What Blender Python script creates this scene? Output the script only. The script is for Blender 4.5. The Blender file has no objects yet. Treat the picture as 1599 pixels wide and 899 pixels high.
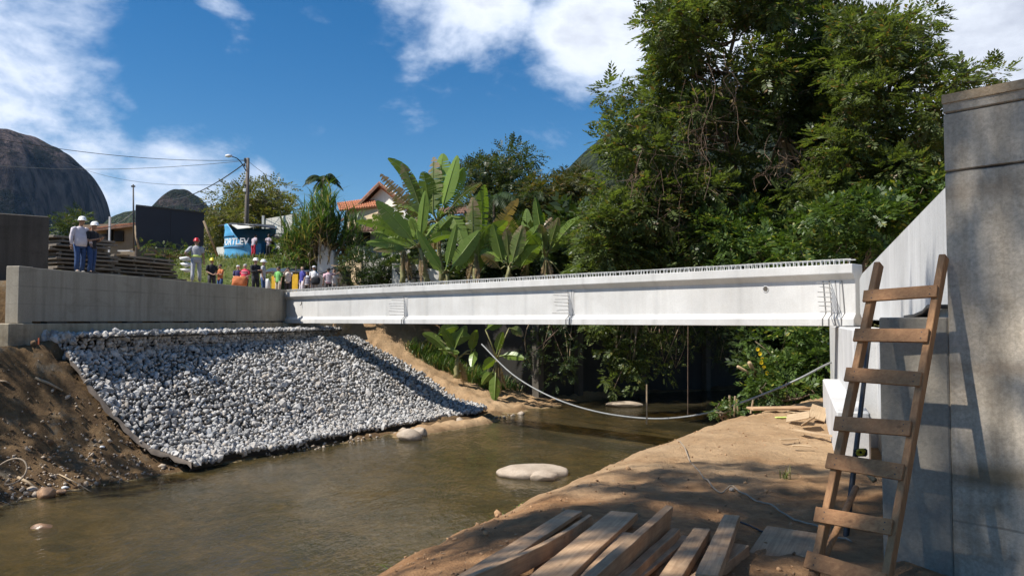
import bpy, bmesh, math, random
import numpy as np
from mathutils import Vector, Matrix

random.seed(7)
RNG = np.random.default_rng(11)
SC = bpy.context.scene
COL = SC.collection
R = math.radians

# ------------------------------------------------------------------ camera
EYE = 4.5                      # eye height above the river
FPX = 1230.0                   # focal length in photo pixels (1599 wide)
PITCH = R(2.35)
cam_d = bpy.data.cameras.new('camera')
cam_d.sensor_width = 36.0
cam_d.lens = 36.0 * FPX / 1599.0
cam_d.clip_start = 0.05
cam_d.clip_end = 9000
cam = bpy.data.objects.new('camera', cam_d)
COL.objects.link(cam)
cam.location = (0, 0, EYE)
cam.rotation_euler = (R(90) + PITCH, 0, 0)
SC.camera = cam

def at(px, py, d):
    """point on the photo pixel (px,py) standing d metres ahead of the camera"""
    u = (px - 799.5) / FPX
    v = -(py - 449.5) / FPX
    y = math.cos(PITCH) - v * math.sin(PITCH)
    z = math.sin(PITCH) + v * math.cos(PITCH)
    k = d / y
    return Vector((u * k, d, EYE + z * k))

# ------------------------------------------------------------------ light
SUN = Vector((-0.723, -0.237, 1.0)).normalized()
sun_el = math.asin(SUN.z)
sun_rot = math.atan2(SUN.x, SUN.y)
sl = bpy.data.lights.new('sun', 'SUN')
sl.energy = 4.6
sl.angle = R(0.53)
sl.color = (1.0, 0.955, 0.885)
so = bpy.data.objects.new('sun', sl)
COL.objects.link(so)
so.rotation_euler = SUN.to_track_quat('Z', 'Y').to_euler()
so.location = (-40, -13, 60)

SC.view_settings.view_transform = 'Standard'
SC.view_settings.look = 'None'
SC.view_settings.exposure = 0.5
SC.view_settings.gamma = 1.0
SC.cycles.max_bounces = 8
SC.cycles.transparent_max_bounces = 16

W = bpy.data.worlds.new('World')
SC.world = W
W.use_nodes = True
def build_world():
    nt = W.node_tree
    nt.nodes.clear()
    N = nt.nodes.new
    L = nt.links.new
    out = N('ShaderNodeOutputWorld')
    bg = N('ShaderNodeBackground')
    bg.inputs[1].default_value = 0.105
    sky = N('ShaderNodeTexSky')
    sky.sky_type = 'NISHITA'
    sky.sun_disc = False
    sky.sun_elevation = sun_el
    sky.sun_rotation = sun_rot
    sky.altitude = 600
    sky.air_density = 1.0
    sky.dust_density = 0.35
    sky.ozone_density = 2.2
    hsv = N('ShaderNodeHueSaturation')
    hsv.inputs['Saturation'].default_value = 1.4
    hsv.inputs['Value'].default_value = 0.77
    L(sky.outputs[0], hsv.inputs['Color'])
    tc = N('ShaderNodeTexCoord')
    def noise(scale, detail, rough, dist=0.0):
        n = N('ShaderNodeTexNoise')
        n.inputs['Scale'].default_value = scale
        n.inputs['Detail'].default_value = detail
        n.inputs['Roughness'].default_value = rough
        n.inputs['Distortion'].default_value = dist
        mp = N('ShaderNodeMapping')
        mp.inputs['Scale'].default_value = (1, 1, 1.7)
        L(tc.outputs['Generated'], mp.inputs[0])
        L(mp.outputs[0], n.inputs['Vector'])
        return n
    def math_(op, a, b=None, clamp=False):
        m = N('ShaderNodeMath')
        m.operation = op
        m.use_clamp = clamp
        for i, s in enumerate((a, b)):
            if s is None:
                continue
            if isinstance(s, (int, float)):
                m.inputs[i].default_value = s
            else:
                L(s, m.inputs[i])
        return m.outputs[0]
    n1 = noise(5.5, 9, 0.58, 0.25)
    n2 = noise(17, 7, 0.6, 0.2)
    acc = None
    # banks of cloud: (photo direction, half width, weight)
    banks = [((20, 150), 0.13, 1.1), ((-60, 90), .2, .9), ((120, 220), 0.10, 1.0), ((40, 235), 0.13, 1.05), ((240, 275), 0.10, .85), ((185, 160), 0.035, .75),
             ((150, 90), .03, .6), ((260, 300), .06, .6), ((400, 285), .05, .45),
             ((760, -10), 0.11, 1.0), ((900, 45), 0.10, 1.05), ((640, -30), .06, .8), ((990, 60), 0.11, .9), ((1130, 30), 0.16, 1.0),
             ((1330, 40), 0.2, 1.25), ((1550, 60), 0.25, 1.4), ((1750, 0), .3, 1.3), ((487, 200), 0.03, .34), ((340, 0), 0.045, .55), ((130, -5), .035, .62)]
    for (p, w, k) in banks:
        d = (at(p[0], p[1], 100) - Vector((0, 0, EYE))).normalized()
        vd = N('ShaderNodeVectorMath')
        vd.operation = 'DISTANCE'
        nv = N('ShaderNodeVectorMath')
        nv.operation = 'NORMALIZE'
        L(tc.outputs['Generated'], nv.inputs[0])
        L(nv.outputs[0], vd.inputs[0])
        vd.inputs[1].default_value = d
        q = math_('DIVIDE', vd.outputs['Value'], w)
        q = math_('MULTIPLY', q, q)
        g = math_('MULTIPLY', math_('POWER', 2.718, math_('MULTIPLY', q, -1.0)), k)
        acc = g if acc is None else math_('MAXIMUM', acc, g)
    # away from the banks seen in the photograph: scattered fair-weather cloud of the same kind
    n3 = noise(1.6, 3, 0.5)
    mr = N('ShaderNodeMapRange')
    mr.inputs[1].default_value = 0.52
    mr.inputs[2].default_value = 0.75
    L(n3.outputs[0], mr.inputs[0])
    sx = N('ShaderNodeSeparateXYZ')
    L(tc.outputs['Generated'], sx.inputs[0])
    behind = N('ShaderNodeMapRange')
    behind.inputs[1].default_value = 0.62
    behind.inputs[2].default_value = 0.3
    L(sx.outputs['Y'], behind.inputs[0])
    acc = math_('MAXIMUM', acc, math_('MULTIPLY', math_('MULTIPLY', mr.outputs[0], behind.outputs[0]), 0.9))
    dens = math_('ADD', math_('MULTIPLY', math_('SUBTRACT', n1.outputs[0], 0.5), 2.3), math_('MULTIPLY', math_('SUBTRACT', n2.outputs[0], 0.5), 0.55))
    dens = math_('ADD', acc, dens)
    cov = N('ShaderNodeMapRange')
    cov.interpolation_type = 'SMOOTHSTEP'
    cov.inputs[1].default_value = 0.30
    cov.inputs[2].default_value = 0.95
    L(dens, cov.inputs[0])
    ramp = N('ShaderNodeValToRGB')
    ramp.color_ramp.elements[0].position = 0.45
    ramp.color_ramp.elements[0].color = (5.6, 6.3, 7.6, 1)
    ramp.color_ramp.elements[1].position = 1.0
    ramp.color_ramp.elements[1].color = (3.9, 4.2, 5.0, 1)
    e = ramp.color_ramp.elements.new(0.68)
    e.color = (7.0, 7.4, 8.1, 1)
    L(math_('MULTIPLY', dens, 0.62), ramp.inputs[0])
    mix = N('ShaderNodeMixRGB')
    L(math_('MULTIPLY', cov.outputs[0], 0.93), mix.inputs[0])
    L(hsv.outputs[0], mix.inputs[1])
    L(ramp.outputs[0], mix.inputs[2])
    L(mix.outputs[0], bg.inputs[0])
    L(bg.outputs[0], out.inputs[0])
build_world()

# ------------------------------------------------------------------ numpy noise
_perm = np.random.default_rng(3).random((256, 256))
def vnoise(x, y):
    xi = np.floor(x).astype(int)
    yi = np.floor(y).astype(int)
    fx = x - xi
    fy = y - yi
    fx = fx * fx * (3 - 2 * fx)
    fy = fy * fy * (3 - 2 * fy)
    a = _perm[xi % 256, yi % 256]
    b = _perm[(xi + 1) % 256, yi % 256]
    c = _perm[xi % 256, (yi + 1) % 256]
    d = _perm[(xi + 1) % 256, (yi + 1) % 256]
    return (a * (1 - fx) + b * fx) * (1 - fy) + (c * (1 - fx) + d * fx) * fy - 0.5
def fbm(x, y, o=4):
    s = 0
    k = 1.0
    for i in range(o):
        s = s + k * vnoise(x * 2 ** i + 17.3 * i, y * 2 ** i + 5.1 * i)
        k *= 0.5
    return s
def sstep(a, b, x):
    t = np.clip((x - a) / (b - a), 0, 1)
    return t * t * (3 - 2 * t)

# ------------------------------------------------------------------ materials
def srgb(r, g, b):
    f = lambda c: ((c / 255.0 + 0.055) / 1.055) ** 2.4 if c > 10 else c / 255.0 / 12.92
    return (f(r), f(g), f(b))

class NT:
    def __init__(self, name):
        self.m = bpy.data.materials.new(name)
        self.m.use_nodes = True
        self.t = self.m.node_tree
        self.b = self.t.nodes['Principled BSDF']
        self.out = self.t.nodes['Material Output']
        self.tc = self.n('ShaderNodeTexCoord')
        self.geo = self.n('ShaderNodeNewGeometry')
    def n(self, k):
        return self.t.nodes.new(k)
    def l(self, a, b):
        self.t.links.new(a, b)
    def vec(self, scale=(1, 1, 1), coord='pos', rnd=False, rot=(0, 0, 0)):
        mp = self.n('ShaderNodeMapping')
        mp.inputs['Scale'].default_value = scale
        mp.inputs['Rotation'].default_value = rot
        src = self.geo.outputs['Position'] if coord == 'pos' else self.tc.outputs[coord]
        if rnd:
            oi = self.n('ShaderNodeObjectInfo')
            mu = self.n('ShaderNodeMath')
            mu.operation = 'MULTIPLY'
            mu.inputs[1].default_value = 40
            self.l(oi.outputs['Random'], mu.inputs[0])
            ad = self.n('ShaderNodeVectorMath')
            ad.operation = 'ADD'
            self.l(src, ad.inputs[0])
            self.l(mu.outputs[0], ad.inputs[1])
            src = ad.outputs[0]
        self.l(src, mp.inputs[0])
        return mp.outputs[0]
    def noise(self, v, scale, detail=5, rough=0.55, dist=0.0):
        n = self.n('ShaderNodeTexNoise')
        n.inputs['Scale'].default_value = scale
        n.inputs['Detail'].default_value = detail
        n.inputs['Roughness'].default_value = rough
        n.inputs['Distortion'].default_value = dist
        self.l(v, n.inputs['Vector'])
        return n.outputs[0]
    def ramp(self, f, stops):
        r = self.n('ShaderNodeValToRGB')
        el = r.color_ramp.elements
        while len(el) < len(stops):
            el.new(0.5)
        for e, (p, c) in zip(el, stops):
            e.position = p
            if isinstance(c, (int, float)):
                c = (c, c, c)
            e.color = (c[0], c[1], c[2], 1)
        self.l(f, r.inputs[0])
        return r.outputs[0]
    def mix(self, f, a, b, mode='MIX'):
        m = self.n('ShaderNodeMixRGB')
        m.blend_type = mode
        for i, s in ((0, f), (1, a), (2, b)):
            if isinstance(s, (int, float)):
                m.inputs[i].default_value = s if i == 0 else (s, s, s, 1)
            elif isinstance(s, tuple):
                m.inputs[i].default_value = (s[0], s[1], s[2], 1)
            else:
                self.l(s, m.inputs[i])
        return m.outputs[0]
    def math(self, op, a, b=None, clamp=False):
        m = self.n('ShaderNodeMath')
        m.operation = op
        m.use_clamp = clamp
        for i, s in enumerate((a, b)):
            if s is None:
                continue
            if isinstance(s, (int, float)):
                m.inputs[i].default_value = s
            else:
                self.l(s, m.inputs[i])
        return m.outputs[0]
    def bump(self, h, strength=0.3, dist=0.02):
        b = self.n('ShaderNodeBump')
        b.inputs['Strength'].default_value = strength
        b.inputs['Distance'].default_value = dist
        self.l(h, b.inputs['Height'])
        self.l(b.outputs[0], self.b.inputs['Normal'])
    def col(self, c):
        if isinstance(c, tuple):
            self.b.inputs['Base Color'].default_value = (c[0], c[1], c[2], 1)
        else:
            self.l(c, self.b.inputs['Base Color'])
    def rough(self, r):
        if isinstance(r, (int, float)):
            self.b.inputs['Roughness'].default_value = r
        else:
            self.l(r, self.b.inputs['Roughness'])

MAT = {}
def simple(name, c, rough=0.7, var=0.25, scale=3.0, bump=0.15, bscale=30, rnd=False, metal=0.0, coord='pos'):
    t = NT(name)
    v = t.vec(coord=coord, rnd=rnd)
    n = t.noise(v, scale, 6, 0.6)
    lo = tuple(x * (1 - var) for x in c)
    hi = tuple(min(1, x * (1 + var)) for x in c)
    t.col(t.ramp(n, [(0.3, lo), (0.7, hi)]))
    t.rough(rough)
    t.b.inputs['Metallic'].default_value = metal
    if bump:
        t.bump(t.noise(v, bscale, 4), bump, 0.02)
    MAT[name] = t.m
    return t.m

def concrete(name, base, stain, streak=0.35, stain_amt=0.4, speck=0.25, boards=0.0, board_rot=0.0, lifts=None, rough=0.85):
    t = NT(name)
    v = t.vec()
    big = t.noise(v, 0.55, 6, 0.6)
    c = t.ramp(big, [(0.3, tuple(x * 0.84 for x in base)), (0.7, tuple(min(.95, x * 1.1) for x in base))])
    st = t.noise(t.vec((2.6, 2.6, 0.16)), 1.6, 6, 0.65)
    c = t.mix(t.math('MULTIPLY', t.ramp(st, [(0.42, 0), (0.72, 1)]), streak), c, stain)
    sn = t.noise(t.vec((1, 1, 1.6)), 0.9, 8, 0.7, 0.4)
    c = t.mix(t.math('MULTIPLY', t.ramp(sn, [(0.52, 0), (0.72, 1)]), stain_amt), c, stain)
    fine = t.noise(v, 28, 5, 0.7)
    c = t.mix(speck, c, t.ramp(fine, [(0.3, 0.25), (0.65, 1.0)]), 'MULTIPLY')
    vo = t.n('ShaderNodeTexVoronoi')
    vo.inputs['Scale'].default_value = 6.5
    t.l(v, vo.inputs['Vector'])
    pits = t.ramp(vo.outputs['Distance'], [(0.03, 1), (0.075, 0)])
    pm = t.math('MULTIPLY', pits, t.ramp(t.noise(v, 3.1, 2), [(0.5, 0), (0.6, 1)]))
    c = t.mix(t.math('MULTIPLY', pm, 0.75), c, tuple(x * 0.2 for x in base))
    h = t.math('ADD', t.math('MULTIPLY', fine, 0.5), t.math('MULTIPLY', pm, -1.2))
    if boards:
        # imprint of the vertical shuttering boards
        bv = t.vec((1, 1, 1), rot=(0, 0, board_rot))
        sep = t.n('ShaderNodeSeparateXYZ')
        t.l(bv, sep.inputs[0])
        fr = t.math('FRACT', t.math('MULTIPLY', sep.outputs['X'], 1.0 / boards))
        line = t.ramp(fr, [(0.0, 1), (0.05, 0), (0.95, 0), (1.0, 1)])
        idx = t.math('FLOOR', t.math('MULTIPLY', sep.outputs['X'], 1.0 / boards))
        wn = t.n('ShaderNodeTexWhiteNoise')
        wn.noise_dimensions = '1D'
        t.l(idx, wn.inputs['W'])
        c = t.mix(0.16, c, t.ramp(wn.outputs['Value'], [(0, 0.55), (1, 1.0)]), 'MULTIPLY')
        c = t.mix(t.math('MULTIPLY', line, 0.22), c, tuple(x * 0.35 for x in base))
        h = t.math('ADD', h, t.math('MULTIPLY', line, -0.6))
    if lifts:
        sp = t.n('ShaderNodeSeparateXYZ')
        t.l(v, sp.inputs[0])
        wob = t.math('MULTIPLY', t.math('SUBTRACT', t.noise(v, 2.2, 4), 0.5), 0.05)
        zz = t.math('ADD', sp.outputs['Z'], wob)
        for (z0, w, k, cc) in lifts:
            d = t.math('ABSOLUTE', t.math('SUBTRACT', zz, z0))
            ln = t.ramp(t.math('DIVIDE', d, w), [(0.3, 1), (1.0, 0)])
            brk = t.ramp(t.noise(v, 1.7, 5), [(0.38, 0.15), (0.6, 1)])
            ln = t.math('MULTIPLY', t.math('MULTIPLY', ln, brk), k)
            c = t.mix(ln, c, cc)
            h = t.math('ADD', h, t.math('MULTIPLY', ln, -0.5))
    t.col(c)
    t.rough(rough)
    t.bump(h, 0.35, 0.03)
    MAT[name] = t.m
    return t.m

def wood(name, c1, c2, dirt, dirt_amt=0.4, along='X', rough=0.75):
    t = NT(name)
    sc = {'X': (0.6, 14, 14), 'Y': (14, 0.6, 14), 'Z': (14, 14, 0.6)}[along]
    v = t.vec(sc, 'Object', True)
    n = t.noise(v, 2.2, 7, 0.6, 0.8)
    c = t.ramp(n, [(0.3, c1), (0.68, c2)])
    d = t.noise(t.vec((1, 1, 1), 'Object', True), 2.6, 7, 0.68)
    c = t.mix(t.math('MULTIPLY', t.ramp(d, [(0.42, 0), (0.66, 1)]), dirt_amt), c, dirt)
    oi = t.n('ShaderNodeObjectInfo')
    c = t.mix(0.3, c, t.ramp(oi.outputs['Random'], [(0, 0.55), (1, 1.0)]), 'MULTIPLY')
    vo = t.n('ShaderNodeTexVoronoi')
    vo.inputs['Scale'].default_value = 3.3
    t.l(t.vec((0.7, 2.0, 2.0) if along == 'X' else (2, 2, .7), 'Object', True), vo.inputs['Vector'])
    c = t.mix(t.math('MULTIPLY', t.ramp(vo.outputs['Distance'], [(0.05, 1), (0.13, 0)]), 0.55), c, tuple(x * 0.35 for x in c1))
    t.col(c)
    t.rough(rough)
    t.bump(n, 0.35, 0.012)
    MAT[name] = t.m
    return t.m

def leaf(name, c_lo, c_hi, c_odd=None, odd=0.06, trans=0.32, rough=0.42):
    t = NT(name)
    rnd = t.geo.outputs['Random Per Island']
    stops = [(0.0, c_lo), (0.75, c_hi)]
    if c_odd:
        stops += [(1 - odd - 0.01, c_hi), (1 - odd + 0.01, c_odd)]
    c = t.ramp(rnd, stops)
    pn = t.noise(t.vec(), 0.45, 3)
    c = t.mix(0.5, c, t.ramp(pn, [(0.3, 0.5), (0.7, 1.25)]), 'MULTIPLY')
    t.col(c)
    t.rough(rough)
    t.b.inputs['Specular IOR Level'].default_value = 0.35
    tr = t.n('ShaderNodeBsdfTranslucent')
    t.l(t.mix(1.0, c, (1.25, 1.35, 0.45), 'MULTIPLY'), tr.inputs['Color'])
    ms = t.n('ShaderNodeMixShader')
    ms.inputs[0].default_value = trans
    t.l(t.b.outputs[0], ms.inputs[1])
    t.l(tr.outputs[0], ms.inputs[2])
    t.l(ms.outputs[0], t.out.inputs['Surface'])
    MAT[name] = t.m
    return t.m

def banana_mat(name, green, vein, dry, dry_amt):
    """long leaf: the UV runs along (u) and across (v) the blade"""
    t = NT(name)
    sep = t.n('ShaderNodeSeparateXYZ')
    t.l(t.tc.outputs['UV'], sep.inputs[0])
    u, vv = sep.outputs['X'], sep.outputs['Y']
    oi = t.n('ShaderNodeObjectInfo')
    c = t.mix(0.55, green, t.ramp(oi.outputs['Random'], [(0, 0.45), (1, 1.25)]), 'MULTIPLY')
    mid = t.ramp(t.math('ABSOLUTE', t.math('SUBTRACT', vv, 0.5)), [(0.0, 1), (0.045, 0)])
    ribs = t.n('ShaderNodeTexWave')
    ribs.inputs['Scale'].default_value = 16
    ribs.inputs['Distortion'].default_value = 0.6
    t.l(t.tc.outputs['UV'], ribs.inputs['Vector'])
    c = t.mix(t.math('MULTIPLY', ribs.outputs['Fac'], 0.18), c, vein)
    c = t.mix(t.math('MULTIPLY', mid, 0.7), c, vein)
    nz = t.noise(t.vec((1, 1, 1), 'pos'), 3.0, 5, 0.65)
    edge = t.math('ADD', t.math('MULTIPLY', t.math('ABSOLUTE', t.math('SUBTRACT', vv, 0.5)), 0.5), t.math('MULTIPLY', u, 0.55))
    dm = t.ramp(t.math('ADD', edge, t.math('MULTIPLY', t.math('SUBTRACT', nz, 0.5), 0.9)), [(0.86 - dry_amt, 0), (0.98 - dry_amt * 0.8, 1)])
    c = t.mix(dm, c, dry)
    t.col(c)
    t.rough(0.36)
    tr = t.n('ShaderNodeBsdfTranslucent')
    t.l(t.mix(1.0, c, (1.3, 1.35, 0.4), 'MULTIPLY'), tr.inputs['Color'])
    ms = t.n('ShaderNodeMixShader')
    ms.inputs[0].default_value = 0.36
    t.l(t.b.outputs[0], ms.inputs[1])
    t.l(tr.outputs[0], ms.inputs[2])
    t.l(ms.outputs[0], t.out.inputs['Surface'])
    MAT[name] = t.m

concrete('beam_concrete', (0.69, 0.675, 0.64), (0.52, 0.49, 0.44), 0.36, 0.4, 0.16, boards=2.95, board_rot=-math.atan2(-21.6, 21.28), rough=0.75)
concrete('new_concrete', (0.66, 0.65, 0.63), (0.40, 0.38, 0.34), 0.3, 0.3, 0.15, boards=0.22, board_rot=R(-69))
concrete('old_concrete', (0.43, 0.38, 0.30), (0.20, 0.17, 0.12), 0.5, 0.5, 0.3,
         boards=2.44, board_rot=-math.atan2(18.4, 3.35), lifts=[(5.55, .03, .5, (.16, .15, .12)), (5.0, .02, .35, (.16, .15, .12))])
concrete('dirty_concrete', (0.46, 0.39, 0.275), (0.16, 0.12, 0.07), 0.6, 0.7, 0.3)
concrete('wing_concrete', (0.68, 0.58, 0.45), (0.27, 0.20, 0.12), 0.6, 0.8, 0.45, boards=1.1, board_rot=R(49),
         lifts=[(6.50, .02, .9, (.05, .045, .04)), (5.93, .022, .9, (.05, .045, .04)), (5.72, .13, .4, (.2, .13, .07)),
                (3.05, .16, .75, (.15, .11, .055)), (4.05, .09, .35, (.2, .12, .06)), (2.6, .015, .5, (.14, .12, .09))])
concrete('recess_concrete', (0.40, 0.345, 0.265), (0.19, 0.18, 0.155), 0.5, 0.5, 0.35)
concrete('shade_black', (0.045, 0.04, 0.032), (0.018, 0.017, 0.013), 0.5, 0.6, 0.4)  # near-black base: shade below trees and stones put into the colour
concrete('brown_wall', (0.115, 0.10, 0.08), (0.05, 0.042, 0.032), 0.6, 0.6, 0.4)
concrete('pale_wall', (0.62, 0.60, 0.55), (0.36, 0.33, 0.28), 0.5, 0.4, 0.2)
concrete('plaster_white', (0.80, 0.78, 0.72), (0.55, 0.51, 0.43), 0.3, 0.2, 0.1)
concrete('plaster_cream', (0.72, 0.56, 0.36), (0.48, 0.36, 0.24), 0.35, 0.3, 0.1)
wood('ladder_wood', (0.33, 0.15, 0.058), (0.50, 0.255, 0.105), (0.16, 0.085, 0.04), 0.4, 'X')
wood('stile_wood', (0.32, 0.15, 0.06), (0.49, 0.26, 0.11), (0.17, 0.095, 0.05), 0.35, 'Z')
wood('plank_wood', (0.40, 0.245, 0.13), (0.62, 0.41, 0.235), (0.20, 0.10, 0.045), 0.5, 'X')
wood('old_timber', (0.15, 0.125, 0.095), (0.30, 0.255, 0.20), (0.07, 0.055, 0.04), 0.5, 'X')
wood('pole_wood', (0.10, 0.08, 0.065), (0.2, 0.165, 0.135), (0.05, 0.04, 0.03), 0.4, 'Z')
wood('scrap_wood', (0.40, 0.27, 0.15), (0.62, 0.46, 0.28), (0.25, 0.15, 0.08), 0.3, 'X')
simple('rebar_steel', (0.20, 0.19, 0.18), 0.55, 0.3, 8, 0.2, 60)
simple('stirrup_steel', (0.50, 0.49, 0.46), 0.5, 0.3, 8, 0.2, 60)
simple('dark_steel', (0.045, 0.043, 0.042), 0.5, 0.3, 8, 0.2, 60)
simple('black_rubber', (0.018, 0.018, 0.02), 0.5, 0.3)
simple('tank_blue', (0.10, 0.37, 0.62), 0.42, 0.16, 1.6, 0.05)
simple('tank_band', (0.02, 0.09, 0.2), 0.5, 0.1)
simple('letter_white', (0.82, 0.84, 0.84), 0.5, 0.06)
simple('tank_lid', (0.72, 0.70, 0.62), 0.6, 0.15)
simple('hoarding_paint', (0.022, 0.028, 0.042), 0.6, 0.18, 0.6, 0.05)
simple('roof_tile', (0.42, 0.16, 0.075), 0.8, 0.4, 5, 0.4, 20)
simple('tile_dark', (0.16, 0.085, 0.055), 0.85, 0.4, 5, 0.4, 20)
simple('window_wood', (0.50, 0.30, 0.16), 0.7, 0.2)
simple('dark_opening', (0.012, 0.011, 0.011), 0.9, 0.2)
simple('tarp_blue', (0.055, 0.085, 0.13), 0.45, 0.35, 2.5, 0.6, 5)
simple('board_yellow', (0.72, 0.42, 0.02), 0.55, 0.15)
simple('hose_grey', (0.27, 0.275, 0.27), 0.4, 0.2, 6)
simple('rope_pale', (0.33, 0.26, 0.185), 0.8, 0.25, 8)
simple('cable_black', (0.03, 0.03, 0.032), 0.55, 0.2)
simple('lamp_grey', (0.7, 0.71, 0.72), 0.35, 0.08)
simple('geotextile', (0.15, 0.12, 0.095), 0.9, 0.3, 3, 0.5, 12)
simple('dry_stick', (0.36, 0.27, 0.17), 0.85, 0.35, 4)
simple('bark', (0.17, 0.125, 0.085), 0.9, 0.45, 3, 0.7, 14)
simple('bark_pale', (0.36, 0.27, 0.18), 0.9, 0.4, 2.5, 0.6, 12)
simple('vine_brown', (0.20, 0.13, 0.09), 0.9, 0.4, 4)
simple('paper_white', (0.75, 0.75, 0.73), 0.8, 0.15, 6)
simple('glove_yellow', (0.62, 0.48, 0.04), 0.7, 0.2)
simple('banana_stem', (0.26, 0.24, 0.10), 0.7, 0.5, 4, 0.3, 14)
simple('stake_red', (0.55, 0.14, 0.06), 0.7, 0.2)

leaf('leaf_tree', (0.058, 0.08, 0.024), (0.148, 0.185, 0.058), (0.22, 0.14, 0.055), 0.05, 0.42)
leaf('leaf_tree_mid', (0.056, 0.078, 0.024), (0.14, 0.18, 0.056), (0.2, 0.19, 0.06), 0.06, 0.42)
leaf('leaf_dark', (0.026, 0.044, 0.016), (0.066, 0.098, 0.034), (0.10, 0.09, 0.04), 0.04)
leaf('leaf_mango', (0.055, 0.065, 0.022), (0.105, 0.115, 0.035), (0.24, 0.15, 0.05), 0.14)
leaf('leaf_round', (0.042, 0.060, 0.022), (0.085, 0.108, 0.038), (0.15, 0.12, 0.055), 0.06)
leaf('leaf_shrub', (0.045, 0.08, 0.02), (0.105, 0.165, 0.037), (0.30, 0.30, 0.06), 0.06)
leaf('leaf_wispy', (0.095, 0.10, 0.032), (0.18, 0.18, 0.06), (0.26, 0.2, 0.1), 0.15, 0.35)
leaf('leaf_cane', (0.05, 0.105, 0.028), (0.125, 0.20, 0.05), (0.34, 0.28, 0.13), 0.12)
leaf('leaf_dry', (0.20, 0.13, 0.075), (0.38, 0.28, 0.18), (0.5, 0.42, 0.3), 0.15)
leaf('leaf_palm', (0.03, 0.055, 0.02), (0.07, 0.105, 0.035), None)
leaf('leaf_far', (0.035, 0.05, 0.03), (0.065, 0.085, 0.05), (0.10, 0.09, 0.07), 0.05, 0.2, 0.7)
leaf('grass', (0.09, 0.14, 0.025), (0.17, 0.23, 0.05), (0.32, 0.27, 0.11), 0.2)
leaf('grass_bright', (0.13, 0.23, 0.03), (0.22, 0.34, 0.06), (0.36, 0.34, 0.12), 0.12)
leaf('flower', (0.85, 0.55, 0.01), (0.95, 0.68, 0.03), None, trans=0.25)
banana_mat('banana_green', (0.19, 0.285, 0.05), (0.33, 0.41, 0.11), (0.36, 0.24, 0.11), 0.05)
banana_mat('banana_torn', (0.17, 0.22, 0.055), (0.25, 0.27, 0.10), (0.34, 0.25, 0.15), 0.42)
banana_mat('banana_dry', (0.20, 0.17, 0.05), (0.38, 0.27, 0.12), (0.36, 0.24, 0.14), 0.62)

def stone_mat(name, lo, hi, tint):
    t = NT(name)
    rnd = t.geo.outputs['Random Per Island']
    oi = t.n('ShaderNodeObjectInfo')
    f = t.math('FRACT', t.math('ADD', rnd, t.math('MULTIPLY', oi.outputs['Random'], 7.0)))
    c = t.ramp(f, [(0.0, tuple(x * .65 for x in lo)), (0.25, lo), (0.6, hi), (0.9, tint), (1.0, tuple(x * 1.15 for x in hi))])
    n = t.noise(t.vec(), 11, 5, 0.65)
    c = t.mix(0.45, c, t.ramp(n, [(0.3, 0.5), (0.7, 1.1)]), 'MULTIPLY')
    t.col(c)
    t.rough(0.8)
    t.bump(t.noise(t.vec(), 40, 3), 0.4, 0.02)
    MAT[name] = t.m
stone_mat('gabion_stone', (0.32, 0.31, 0.295), (0.58, 0.565, 0.54), (0.46, 0.40, 0.33))
def boulder_mat(name, c1, c2):
    t = NT(name)
    n = t.noise(t.vec(), 1.6, 7, 0.65)
    c = t.ramp(n, [(0.3, c1), (0.7, c2)])
    c = t.mix(0.3, c, t.ramp(t.noise(t.vec(), 22, 5, .7), [(0.35, 0.4), (0.6, 1)]), 'MULTIPLY')
    sp = t.n('ShaderNodeSeparateXYZ')
    t.l(t.geo.outputs['Position'], sp.inputs[0])
    wet = t.ramp(t.math('ADD', sp.outputs['Z'], t.math('MULTIPLY', t.math('SUBTRACT', n, .5), .12)), [(0.02, 1), (0.10, 0)])
    c = t.mix(t.math('MULTIPLY', wet, 0.7), c, tuple(x * 0.3 for x in c1))
    t.col(c)
    t.rough(t.ramp(wet, [(0, 0.75), (1, 0.3)]))
    t.bump(t.noise(t.vec(), 14, 5, 0.7), 0.3, 0.03)
    MAT[name] = t.m
boulder_mat('boulder_tan', (0.36, 0.28, 0.20), (0.56, 0.46, 0.35))
boulder_mat('cobble_orange', (0.34, 0.19, 0.10), (0.48, 0.30, 0.17))

simple('clod_dark', (0.15, 0.09, 0.045), 0.95, 0.5, 4, 0.5, 30)
simple('clod_sand', (0.36, 0.215, 0.11), 0.95, 0.4, 4, 0.5, 30)
def cloth(name, c, var=0.12):
    return simple(name, c, 0.85, var, 9, 0.35, 18, coord='Object')

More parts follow.
